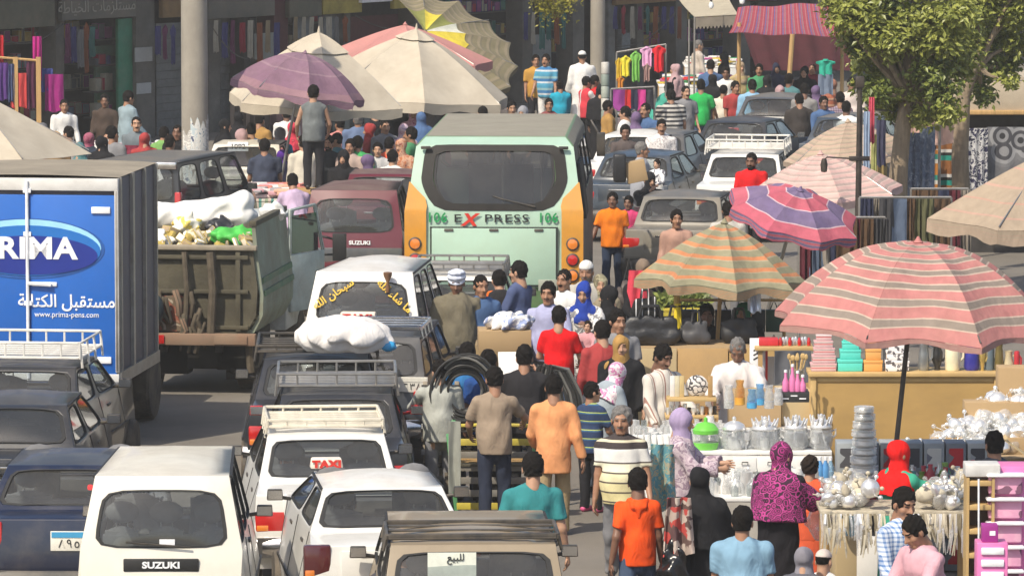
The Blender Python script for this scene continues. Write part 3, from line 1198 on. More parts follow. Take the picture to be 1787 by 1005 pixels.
 Fh.cap((-0.02,0.083,-0.064),(0.02,0.083,-0.064),0.0095,k=0.008)
 for sg in(-1,1):
  Fh.ell((sg*0.079*facewide,-0.008,-0.012),(0.011,0.021,0.032),k=0.008)
  Fh.ell((sg*0.031,0.096,0.008),(0.017,0.014,0.010),k=0.008,sub=True)
  Fh.ell((sg*0.045,0.05,-0.03),(0.022,0.03,0.025),k=0.015)
 Fh.cap((0,-0.015,-0.05),(0,-0.03,-0.16),0.056,0.06)
 hv,hq=Fh.run(max(0.0065,vox*0.55)/hs)
 cen=hv[hq].mean(1)
 x,y,z=np.abs(cen[:,0]),cen[:,1],cen[:,2]
 hmi=np.zeros(len(hq),int)
 fr_=y>0.055
 hmi[fr_&(np.abs(x-0.031)<0.012)&(np.abs(z-0.008)<0.006)]=2 if vox<0.0145 else 0
 hmi[fr_&(np.abs(x-0.031)<0.020)&(np.abs(z-0.034)<0.0045)]=3
 hmi[fr_&(x<0.024)&(np.abs(z+0.064)<0.006)]=1
 if mus or beard:
  hmi[fr_&(x<0.030)&(np.abs(z+0.047)<0.0085)]=3
 if beard:
  hmi[(y>0.005)&(z<-0.058)&(z>-0.135)&~((x<0.024)&(np.abs(z+0.064)<0.006))&(y+0.9*z>-0.12)]=3
 hv=hc+(hv*hs)@Rh.T
 ex=MB()
 for sh,(el,wr,fd),sg in arms:
  _hand(ex,wr,fd,np.array([-sg*1.0,0.25,0.0]),u,sg*1.0,None,curl=0.35+0.3*rnd.random())
 allv=np.concatenate([bv,hv])
 allq=np.concatenate([bq,hq+len(bv)])
 mi=np.concatenate([np.zeros(len(bq),int),hmi])
 link('body',np_mesh('body',allv,allq,[SK,LIP,EYEW,hm],mi,ex),root)
 def part(nm,F,m,vx=None,wr=None):
  if wr:
   F.wr=(wr,seed*7+len(nm),0.55,1.15)
  v,qd=F.run(vx or vox)
  if len(v):
   return link(nm,np_mesh(nm,v,qd,[m]),root)
# ---- clothes
 g=0.020*u
 bel=belly
 if top in('tee','long','tank'):
  S_=Fld(0.03*u)
  hz=-0.13 if hemz is None else hemz
  S_.cap(T(0,0.01*bel,hz),T(0,0.02*bel,0.12),(0.179+0.02*bel)*u*(0.5+0.5*wd),(0.158+0.03*bel)*u*wd+g,(YAX,0.84+0.10*bel))
  for sg in(-1,1):
   S_.cap(T(0,-0.02,0.495),T(sg*0.155*wd,-0.012,0.436),0.066*u,0.060*u)
  S_.cap(T(0,0.02*bel,0.10),T(0,0,0.36),(0.146+0.03*bel)*u*wd+g,0.162*u*wd+g,(YAX,0.70+0.08*bel))
  w_=0.11 if top!='tank' else 0.06
  S_.cap(T(-w_*0.85*wd,0,0.405),T(w_*0.85*wd,0,0.405),0.078*u+g*0.5)
  if top=='tank':
   for sg in(-1,1):
    S_.cap(T(sg*0.085,0,0.36),T(sg*0.085,-0.005,0.50),0.05*u,0.035*u)
  else:
   S_.cap(T(0,-0.008,0.45),T(0,-0.008,0.525),0.072*u,0.062*u,cut=True)
   for sh,(el,wr,fd),sg in arms:
    if top=='tee':
     e2=sh+(el-sh)*0.72
     S_.cap(sh,e2,0.052*u*wd+g*0.7,0.058*u+g*0.5,cut=True,k=0.03*u)
    else:
     e2=el+(wr-el)*(sleeve if sleeve else 0.92)
     S_.cap(sh,el,0.052*u*wd+g*0.7,0.044*u+g*0.8,k=0.03*u)
     S_.cap(el,e2,0.045*u+g,0.037*u+g*0.8,cut=True,k=0.015*u)
  S_.below(T(0,0,hz),-(RL@np.array([0,0,1.0])))
  part('shirt',S_,tm,wr=0.0075*u)
  if top in('long','tee')and tm2:
   C_=Fld(0.008)
   for a in range(8):
    t0,t1=2*PI*a/8,2*PI*(a+1)/8
    if tm2 is not None:
     C_.cap(T(0.076*math.sin(t0),0.072*math.cos(t0)-0.008,0.525-0.045*max(0,math.cos(t0))),T(0.076*math.sin(t1),0.072*math.cos(t1)-0.008,0.525-0.045*max(0,math.cos(t1))),0.02*u)
   part('collar',C_,tm2)
 if top in('robe','abaya'):
  S_=Fld(0.035*u)
  hem=0.10*u if hemz is None else hemz
  S_.cap(T(0,0.01,0.02),T(0,0,0.36),(0.178+0.03*bel)*u*wd,0.165*u*wd+g,(YAX,0.74+0.1*bel))
  S_.cap((P[0],P[1],hem),T(0,0.01,0.10),0.235*u,(0.178+0.02*bel)*u*wd,(YAX,0.78))
  if abs(stride)>0:
   for hp,kn,an,sg in legs:
    S_.cap(kn,an,0.13*u,0.12*u)
  S_.cap(T(-0.10*wd,0,0.405),T(0.10*wd,0,0.405),0.082*u+g*0.4)
  for sg in(-1,1):
   S_.cap(T(0,-0.02,0.495),T(sg*0.155*wd,-0.012,0.436),0.068*u,0.064*u)
  S_.cap(T(0,-0.008,0.45),T(0,-0.008,0.525),0.074*u,0.064*u,cut=True)
  for sh,(el,wr,fd),sg in arms:
   e2=el+(wr-el)*0.9
   S_.cap(sh,el,0.056*u*wd+g*0.7,0.058*u+g,k=0.03*u)
   S_.cap(el,e2,0.058*u+g,0.062*u+g,cut=True,k=0.015*u)
  S_.below((0,0,hem),np.array([0,0,-1.0]))
  part('robe' if top=='robe' else 'abaya',S_,tm,wr=0.009*u)
 if top in('robe','abaya'):
  bot=None
 if bot in('trousers','shorts'):
  L_=Fld(0.03*u)
  L_.cap(P+np.array([0,0,0.06])*u,P+np.array([0,0,-0.04])*u,0.130*u*(0.5+0.5*wd),0.146*u*(0.5+0.5*wd),(YAX,0.74))
  L_.cap(P+np.array([0,0,-0.02])*u,P+np.array([0,0,-0.13])*u,0.122*u,0.10*u)
  for hp,kn,an,sg in legs:
   L_.cap(hp,kn,0.090*u*(0.5+0.5*wd),0.076*u,k=0.03*u)
   if bot=='trousers':
    L_.cap(kn,an+np.array([0,0,-0.03*u]),0.074*u,0.066*u,cut=True,k=0.02*u)
  part('trousers',L_,bm_,wr=0.006*u)
 elif bot=='skirt':
  L_=Fld(0.03*u)
  L_.cap(P+np.array([0,0,0.06])*u,(0,0,0.10*u),0.158*u*wd,0.24*u,(YAX,0.78),cut=True)
  part('skirt',L_,bm_,wr=0.009*u)
 for hp,kn,an,sg in legs:
  S_=Fld(0.02*u)
  S_.cap(an+np.array([0,-0.035,-0.03])*u,an+np.array([0,0.14,-0.042])*u,0.044*u,0.038*u)
  S_.below((0,0,an[2]-0.078*u),np.array([0,0,-1.0]))
  part('shoe',S_,shoes or SHOEB,vx=max(0.012,vox))
# ---- head wear
 vh=max(0.008,vox*0.65)
 if head in('short','thin','bun','long','curly'):
  th={'short':0.013,'thin':0.006,'bun':0.016,'long':0.018,'curly':0.022}[head]
  A=Fld(0.012)
  A.ell(H(0,-0.014,0.034),np.array([0.074*facewide+th,0.092+th*0.8,0.092+th])*hs,Rh,k=0)
  A.ell(H(0,-0.05,-0.04),np.array([0.064+th*0.5,0.045,0.06])*hs,Rh,k=0.015)
  A.ell(H(0,0.118,-0.028),np.array([0.098,0.082,0.112])*hs,Rh,k=0.0,sub=True)
  for sg in(-1,1):
   A.ell(H(sg*0.09,0.0,-0.03),np.array([0.03,0.034,0.045])*hs,Rh,k=0,sub=True)
  if head=='bun':
   A.ell(H(0,-0.115,0.05),np.array([0.05,0.045,0.05])*hs,Rh)
  if head=='long':
   A.cap(H(0,-0.06,0.0),H(0,-0.075,-0.24),0.075*u,0.06*u)
  A.wr=(0.005,seed,1.0,3.2)
  dn=Rh@np.array([0,0,-1.0])
  if head!='long':
   A.below(H(0,0,-0.062),dn)
  part('hair',A,hm,vx=vh)
 elif head=='cap':
  A=Fld(0.01)
  A.ell(H(0,-0.008,0.045),np.array([0.084,0.103,0.088])*hs,Rh,k=0)
  A.below(H(0,0,0.045),Rh@np.array([0,0,-1.0]))
  part('skullcap',A,sm,vx=vh)
  G_=Fld(0.01)
  G_.ell(H(0,-0.012,0.03),np.array([0.079,0.098,0.09])*hs,Rh,k=0)
  G_.below(H(0,0,-0.03),Rh@np.array([0,0,-1.0]))
  G_.below(H(0,0.03,0),Rh@np.array([0,1.0,0]))
  part('hair',G_,hm,vx=vh)
 elif head=='turban':
  A=Fld(0.012)
  A.ell(H(0,-0.01,0.07),np.array([0.09,0.105,0.07])*hs,Rh,k=0)
  for i in range(4):
   for a in range(10):
    t0,t1=2*PI*a/10,2*PI*(a+1)/10
    zz=0.04+0.026*i
    til=0.02*(1 if i%2 else-1)
    rr_=0.088-0.006*abs(i-1.2)
    A.cap(H(rr_*math.sin(t0),rr_*1.18*math.cos(t0)-0.01,zz+til*math.cos(t0)),H(rr_*math.sin(t1),rr_*1.18*math.cos(t1)-0.01,zz+til*math.cos(t1)),0.02*u,k=0.004)
  part('turban',A,sm,vx=vh)
 elif head in('hijab','khimar','shawl'):
  A=Fld(0.03)
  A.ell(H(0,-0.012,0.03),np.array([0.094,0.114,0.108])*hs,Rh,k=0)
  A.cap(H(0,0.01,-0.03),T(0,0.01,0.50),0.088*u,0.105*u)
  if head=='hijab':
   A.cap(T(0,0.0,0.52),T(0,0.035,0.36),0.10*u,0.155*u,(YAX,0.80))
   A.cap(T(-0.11*wd,0,0.43),T(0.11*wd,0,0.43),0.09*u)
   A.below(T(0,0,0.30),np.array([0,0,-1.0]))
  elif head=='shawl':
   A.cap(T(0,0.0,0.52),T(0.01,-0.02,0.26),0.12*u,0.215*u*wd**0.5,(YAX,0.86),cut=True)
   A.cap(T(-0.13*wd,-0.01,0.40),T(0.13*wd,-0.01,0.40),0.122*u)
  else:
   zb_=0.05 if hemz is None else 0.05
   A.cap(T(0,0.0,0.56),T(0,0.0,0.30),0.10*u,0.225*u*wd**0.5,(YAX,0.88))
   A.cap(T(0,0.0,0.32),T(0,0.01,zb_),0.225*u*wd**0.5,0.285*u*wd**0.5,(YAX,0.84),cut=True)
   A.cap(T(-0.12*wd,-0.01,0.41),T(0.12*wd,-0.01,0.41),0.118*u)
   for sh,(el,wr,fd),sg in arms:
    A.cap(sh-np.array([0,0,0.03*u]),el,0.085*u*wd**0.5,0.095*u)
  A.ell(H(0,0.125,-0.02),np.array([0.052,0.075,0.072])*hs,Rh,k=0.004,sub=True)
  part('headscarf',A,sm,vx=max(0.010,vox*0.8),wr=0.006*u)
 root['hc']=tuple(float(v)for v in hc)
 del root['hc']
 info=dict(root=root,T=T,H=H,aL=aL,aR=aR,P=P,u=u,Rh=Rh)
 return info
# ------------------------------------------------------------------ ground
ASPH=mat('asphalt',(0.165,0.15,0.13),0.92,var=0.2,scale=0.9,dirt=0.5,dirtcol=(0.23,0.2,0.16),dscale=0.35,bump=0.5,bscale=55)
gm_=MB().grid(lambda u,v:Vector((-250+500*u,-30+900*v,0)),2,2,ASPH,uv=False)
gr=gm_.build('ground')
tag(gr,kind='structure')
# ------------------------------------------------------------------ the express bus
MINT=mat('paint_mint',(0.40,0.57,0.45),0.45,var=0.07,scale=1.5,dirt=0.3,coat=0.25,dirtcol=(0.34,0.40,0.28),dscale=1.6)
BUSROOF=mat('bus_roof_dust',(0.26,0.235,0.185),0.85,var=0.15,dirt=0.4,dirtcol=(0.32,0.3,0.22),scale=2)
ORANGE=mat('paint_orange',(0.62,0.27,0.02),0.45,var=0.08,dirt=0.35,coat=0.25,dirtcol=(0.38,0.22,0.06))
BUSDARK=mat('bus_side_dark',(0.055,0.05,0.045),0.6,var=0.2,dirt=0.5,dirtcol=(0.16,0.14,0.11))
BUSGREEN=mat('bus_lower_green',(0.13,0.25,0.11),0.5,var=0.15,dirt=0.4)
GREEN_INK=mat('green_ink',(0.01,0.28,0.08),0.5)
RED_INK=mat('red_ink',(0.6,0.03,0.015),0.5)
def make_bus():
 W,L,zt=2.36,7.2,2.92
 q=at(862,243,2.9)
 yaw=R(-2.0)
 root=empty('express_bus',(q.x,q.y-0.35,0),'mint green and orange express bus with dusty roof seen from behind','bus',rz=yaw)
 V=Vector
 sh=Shell()
 w,wt=W/2,W/2-0.13
 def sym(x,y,z):
  return V((-x,y,z)),V((x,y,z))
 b0=sym(w-0.03,0.12,0.38)
 b1=sym(w,0.0,0.95)
 b2=sym(w-0.01,0.03,1.96)
 b3=sym(wt,0.34,zt-0.10)
 b4=sym(wt-0.1,0.62,zt)
 f4=sym(wt-0.1,L-0.5,zt-0.1)
 f3=sym(wt,L-0.2,zt-0.26)
 f2=sym(w,L,1.9)
 f0=sym(w-0.03,L,0.38)
 sh.panel((b0[0],b0[1],b1[1],b1[0]),BUSGREEN,6)
 sh.panel((b1[0],b1[1],b2[1],b2[0]),MINT,6,bulge=0.02)
 P=sh.window((b2[0],b2[1],b3[1],b3[0]),MINT,(0.30,0.30,0.06,0.03),10,bulge=0.04,power=11,chamfer=0.26,gm=glass('bus_glass',tint=(0.42,0.42,0.38),through=0.8,dust=0.06),name='rear_window')
 sh.panel((b3[0],b3[1],b4[1],b4[0]),MINT,6)
 sh.panel((b4[0],b4[1],f4[1],f4[0]),BUSROOF,6,bulge=0.02)
 sh.panel((f4[0],f4[1],f3[1],f3[0]),MINT,6)
 sh.window((f2[1],f2[0],f3[0],f3[1]),MINT,(0.1,0.1,0.1,0.1),6,name='windscreen')
 sh.panel((f0[1],f0[0],f2[0],f2[1]),MINT,6)
 for sx in(0,1):
  def c4(a,b,c,d):
   return(a,b,c,d)if sx else(b,a,d,c)
  n=4
  ts=[i/n for i in range(n+1)]
  for i in range(n):
   lo0,lo1=b2[sx].lerp(f2[sx],ts[i]),b2[sx].lerp(f2[sx],ts[i+1])
   hi0,hi1=b3[sx].lerp(f3[sx],ts[i]),b3[sx].lerp(f3[sx],ts[i+1])
   if i==0:
    sh.panel(c4(lo0,lo1,hi1,hi0),BUSDARK,6)
   else:
    sh.window(c4(lo0,lo1,hi1,hi0),BUSDARK,(0.05,0.05,0.08,0.12),6,gm=GLASSD,name='side_window')
   bo0,bo1=V((lo0.x,lo0.y,0.95)),V((lo1.x,lo1.y,0.95))
   if i==0:
    bo0=b1[sx]
   sh.panel(c4(bo0,bo1,lo1,lo0),BUSDARK if sx else MINT,6)  # right flank coloured dark for its shaded side, left stays mint
   sk0,sk1=V((bo0.x,bo0.y+(0.12 if i==0 else 0),0.38)),V((bo1.x,bo1.y,0.38))
   sh.panel(c4(sk0,sk1,bo1,bo0),BUSDARK,6)
  sh.panel(c4(b3[sx],f3[sx],f4[sx],b4[sx]),MINT if sx==0 else BUSROOF,6)
 wnm(sh.mb.build('body',None,root,weld=True,bevel=0.07,seg=3,angle=18))
 for nm,g,se in sh.panes:
  se.build('window_seal',None,g.build(nm,None,root))
 su=MB()
 N=44
 sq=[]
 for i in range(N):
  a=2*PI*i/N
  c_,s_=math.cos(a),math.sin(a)
  m_=max(abs(c_),abs(s_))
  sq.append((c_/m_,s_/m_))
 def lp(f,fy,dx=0.0):
  o=[]
  for a,b in sq:
   qq=1/((abs(a)**11+abs(b)**11)**(1/11))
   x,y=a*qq,b*qq
   if y<0:
    x*=1-0.26*(-y)**1.5
   o.append((0.5+x*f/2,0.505+y*fy/2))
  return o
 o1=[P(*p,0.010)for p in lp(0.88,1.0)]
 o2=[P(*p,0.012)for p in lp(0.74,0.80)]
 o3=[P(*p,-0.01)for p in lp(0.88,1.0)]
 su.add(o1+o2+o3,[(i,(i+1)%N,N+(i+1)%N,N+i)for i in range(N)]+[(2*N+i,2*N+(i+1)%N,(i+1)%N,i)for i in range(N)],mat('window_band',(0.022,0.02,0.018),0.6,var=0.2,dirt=0.15,dirtcol=(0.07,0.06,0.05),spec=0.25))
 su.build('window_surround',None,root)
 MB().box((0.0,-0.012,1.36),(1.66,0.06,0.76),MINT).build('engine_lid',None,root,bevel=0.012)
 fr=MB()
 for c,d in(((0,-0.004,1.747),(1.70,0.06,0.014)),((-0.842,-0.004,1.36),(0.014,0.06,0.78)),((0.842,-0.004,1.36),(0.014,0.06,0.78)),((0,-0.004,0.97),(1.70,0.06,0.014))):
  fr.box(c,d,INK)
 fr.build('lid_gap',None,root)
 for sg in(-1,1):
  op=MB()
  def fy(z):
   return(0.12*(0.95-z)/0.57 if z<0.95 else(0.03*(z-0.95)/1.01 if z<1.96 else 0.03+0.31*(z-1.96)/0.80))-0.04
  zs_=[(0.5,0.29),(0.72,0.29),(0.95,0.29),(1.45,0.29),(1.96,0.29),(2.03,0.29),(2.13,0.25),(2.23,0.13),(2.34,0.01)]
  def ox(z):
   return w+0.012 if z<1.96 else w+0.012-0.12*(z-1.96)/0.80
  def fn(u,v):
   t=v*(len(zs_)-1)
   k_=min(int(t),len(zs_)-2)
   f=t-k_
   z=zs_[k_][0]+(zs_[k_+1][0]-zs_[k_][0])*f
   wd_=zs_[k_][1]+(zs_[k_+1][1]-zs_[k_][1])*f
   x=ox(z)-(1-u)*wd_
   return V((sg*x,fy(z),z))
  op.sheet(fn,2,2*(len(zs_)-1),0.02,ORANGE)
  op.build('corner_panel',None,root)
  for z,m in(((1.53,AMBER_LENS),(1.32,RED_LENS),(1.11,AMBER_LENS))if sg>0 else((1.53,AMBER_LENS),(1.32,RED_LENS))):
   tl=MB().lathe([(0.088,0.0),(0.088,0.035),(0.07,0.045)],(0,0,0),BLACKPL,18,M=Matrix.Rotation(PI/2,3,'X')).build('tail_light',None,root,(sg*(w-0.13),fy(z)+0.01,z))
   MB().lathe([(0.07,0.04),(0.066,0.058),(0.03,0.066),(0.0,0.067)],(0,0,0),m,18,M=Matrix.Rotation(PI/2,3,'X')).build('lens',None,tl)
 yl=0.0
 text('E',0.15,INK,root,(-0.485,yl-0.006,1.862),sx=1.45,bold=0.001)
 text('X',0.22,RED_INK,root,(-0.335,yl-0.010,1.842),sx=1.15,shear=0.25,bold=0.009)
 text('PRESS',0.15,INK,root,(0.17,yl-0.006,1.862),sx=1.45,bold=0.001,space=1.12)
 for x in(-0.86,0.62):
  text('106',0.18,GREEN_INK,root,(x+0.1,yl-0.006,1.872),sx=0.95,bold=0.003,space=1.1)
 MB().box((0.72,-0.045,0.98),(0.25,0.015,0.15),mat('bus_plate',(0.42,0.47,0.4),0.5,dirt=0.5)).build('licence_plate',None,root,bevel=0.004)
 for i in range(7):
  MB().box((-0.42,-0.046,1.06+0.035*i),(0.6,0.014,0.016),BUSGREEN).build('lid_louvre',None,root)
 for x in(-0.6,0.0,0.6):
  MB().box((x,-0.046,1.715),(0.12,0.02,0.035),BUSDARK).build('lid_hinge',None,root,bevel=0.005)
 MB().box((0.0,-0.05,1.12),(0.12,0.02,0.05),BUSDARK).build('lid_latch',None,root,bevel=0.006)
 MB().tube([(0.55,0.015,2.02),(0.1,0.06,2.12),(-0.02,0.075,2.16)],0.012,BLACKPL,6).build('rear_wiper',None,root)
 MB().tube([(-0.8,-0.02,0.4),(-0.8,-0.14,0.38)],0.05,BLACKPL,10).build('exhaust_pipe',None,root)
 MB().box((0,-0.03,0.56),(W-0.1,0.14,0.2),BUSGREEN).build('rear_bumper',None,root,bevel=0.03)
 for x in(-0.92,0.92):
  MB().box((x,0.26,zt-0.13),(0.13,0.05,0.04),BLACKPL).build('marker_lamp',None,root,bevel=0.01)
 for i in range(5):
  MB().box((w-0.02,0.5+0.26*i,2.2),(0.05,0.12,0.75),INK,M=Matrix.Rotation(R(-7),4,'Y')).build('side_vent',None,root,bevel=0.01)
 st=MB()
 for x in(-0.75,-0.28,0.28,0.75):
  seat(st,x,0.75,1.35,0.44,0.62,False,mat('bus_seat',(0.12,0.14,0.1),0.8))
  seat(st,x,1.7,1.3,0.44,0.62,False,mat('bus_seat',(0.12,0.14,0.1),0.8))
 st.box((0,0.7,1.3),(2.0,0.7,0.1),TRIMD)
 st.build('seat',None,root)
 rl=MB()
 rl.tube([(0.1,0.6,1.3),(0.1,0.6,2.7)],0.02,STEEL)
 rl.tube([(0.62,0.62,1.3),(0.62,0.62,2.7)],0.02,STEEL)
 rl.build('grab_rail',None,root)
 MB().box((0,2.6,2.0),(0.9,0.05,0.8),mat('bus_board',(0.35,0.27,0.16),0.8)).build('partition_board',None,root)
 wheels(root,L,W,0.42,1.7,L-1.3,0.26)
 mm=MB().box((0,0,0),(0.12,0.2,0.34),BLACKPL)
 mm.tube([(0,0,0.1),(-0.15,0.1,0.35)],0.02,BLACKPL)
 mm.build('wing_mirror',None,root,(w+0.12,L-0.15,2.35),bevel=0.03)
 return root
make_bus()
# ------------------------------------------------------------------ blue delivery box truck
TBLUE=mat('truck_blue',(0.012,0.13,0.52),0.42,var=0.05,dirt=0.08,coat=0.35,dirtcol=(0.1,0.16,0.32))
TWHITE=mat('truck_white',(0.72,0.71,0.68),0.45,var=0.06,dirt=0.25,coat=0.2)
TSIDE=mat('truck_side',(0.11,0.10,0.12),0.6,var=0.25,scale=2,dirt=0.5,dirtcol=(0.17,0.14,0.13),stretch=(1,1,0.3))
TROOF=mat('truck_roof_dust',(0.28,0.24,0.18),0.9,var=0.2,scale=2)
LOGO_D=mat('logo_navy',(0.012,0.03,0.26),0.4,var=0.05)
LOGO_M=mat('logo_mid_blue',(0.015,0.16,0.52),0.4,var=0.05)
LOGO_L=mat('logo_pale_blue',(0.35,0.68,0.85),0.4,var=0.1)
LOGO_R=mat('logo_ring',(0.02,0.1,0.36),0.4)
WINK=mat('white_ink',(0.85,0.86,0.88),0.5)
def make_box_truck():
 q=at(48,314,3.12)
 root=empty('box_truck',(q.x,q.y,0),'blue delivery truck with a white oval lettered pen advert on its doors','truck',rz=R(-7))
 W,Lb,z0,z1=2.12,2.35,0.78,3.14
 w=W/2
 bd=MB()
 bd.box((0,Lb/2+0.05,(z0+z1)/2),(W-0.04,Lb,z1-z0),TSIDE)
 bd.build('cargo_box',None,root,bevel=0.02)
 MB().grid(lambda u,v:Vector(((u-0.5)*W,0.04+v*Lb,z1+0.012+0.025*(1-(2*u-1)**2))),8,4,TROOF,uv=False).build('roof',None,root)
 for sg in(-1,1):
  MB().box((sg*(w/2-0.006),0.015,(z0+z1)/2-0.06),(w-0.05,0.06,z1-z0-0.26),TBLUE).build('rear_door',None,root,bevel=0.01)
 fr=MB()
 fr.box((0,0.02,z1-0.07),(W,0.1,0.14),TWHITE)
 fr.box((0,0.02,z0+0.05),(W,0.1,0.12),TWHITE)
 for sg in(-1,1):
  fr.box((sg*(w-0.02),0.021,(z0+z1)/2),(0.045,0.1,z1-z0-0.26),STEEL)
 fr.build('door_frame',None,root,bevel=0.008)
 rd=MB()
 rd.tube([(0.0,-0.045,z0+0.05),(0.0,-0.045,z1-0.03)],0.02,WINK,8)
 rd.tube([(0.0,-0.05,1.93),(0.28,-0.06,1.915)],0.022,WINK,6)
 for z in(1.05,1.7,2.5,3.0):
  rd.box((0,-0.03,z),(0.09,0.04,0.05),WINK)
 rd.build('lock_rod',None,root)
 for z in(2.78,1.05):
  for sg in(-1,1):
   MB().box((sg*(w-0.2),-0.025,z),(0.22,0.03,0.075),WINK).build('hinge',None,root,bevel=0.006)
 MB().box((0.19,-0.02,1.92),(0.3,0.03,0.05),WINK).build('door_handle',None,root,bevel=0.01)
 cz=2.33
 dk=Matrix.Rotation(PI/2,3,'X')
 def oval(cx,cz_,rx,rz_,y,m,nm,parent):
  mb=MB()
  n=40
  vs=[(cx+rx*math.cos(2*PI*i/n),y,cz_+rz_*math.sin(2*PI*i/n))for i in range(n)]
  vs+=[(a,y+0.006,c)for a,b,c in vs]
  mb.add(vs,[tuple(range(n)),tuple(range(2*n-1,n-1,-1))]+[(i,n+i,n+(i+1)%n,(i+1)%n)for i in range(n)],m)
  return mb.build(nm,None,parent,smooth=False)
 lg=oval(0.0,cz,0.90,0.35,-0.022,LOGO_R,'advert_oval',root)
 oval(0.0,cz+0.012,0.86,0.325,-0.026,LOGO_L,'advert_layer',lg)
 oval(0.01,cz-0.022,0.845,0.29,-0.030,LOGO_M,'advert_layer',lg)
 oval(0.03,cz-0.075,0.79,0.225,-0.034,LOGO_D,'advert_layer',lg)
 text('PRIMA',0.34,WINK,lg,(0.005,-0.038,cz-0.005),sx=1.12,bold=0.012,space=1.08)
 ar='\uFEE3\uFEB4\uFE98\uFED8\uFE92\uFEDE \uFE8D\uFEDF\uFEDC\uFE98\uFE8E\uFE91\uFE94'[::-1]
 text(ar,0.20,WINK,root,(0.45,-0.02,1.72),bold=0.003,sx=0.95)
 text('www.prima-pens.com',0.09,WINK,root,(0.45,-0.02,1.57),sx=0.95)
 rb=MB()
 for y in(0.06,0.75,0.8,1.5,2.2):
  rb.box((w+0.002,y+0.04,(z0+z1)/2),(0.04,0.05,z1-z0+0.02),STEEL)
 rb.box((w+0.004,Lb/2,z0+0.06),(0.035,Lb,0.14),STEEL)
 rb.build('side_rib',None,root)
 ch=MB()
 for sg in(-1,1):
  ch.box((sg*0.4,2.0,0.62),(0.1,4.0,0.16),BLACKPL)
 ch.box((0,0.3,0.55),(1.8,0.08,0.12),BLACKPL)
 ch.build('chassis',None,root)
 for sg in(-1,1):
  MB().box((sg*0.86,0.5,0.52),(0.42,0.02,0.46),TWHITE).build('mud_flap',None,root,bevel=0.005)
  MB().box((sg*0.84,0.16,0.70),(0.22,0.06,0.12),WINK).build('tail_light',None,root,bevel=0.01)
 wheels(root,5.0,1.8,0.42,1.15,2.9,0.36)
 cb=MB()
 cb.box((-0.3,3.3,1.4),(1.3,1.3,1.4),TSIDE)
 cb.build('cab',None,root,bevel=0.12)
make_box_truck()
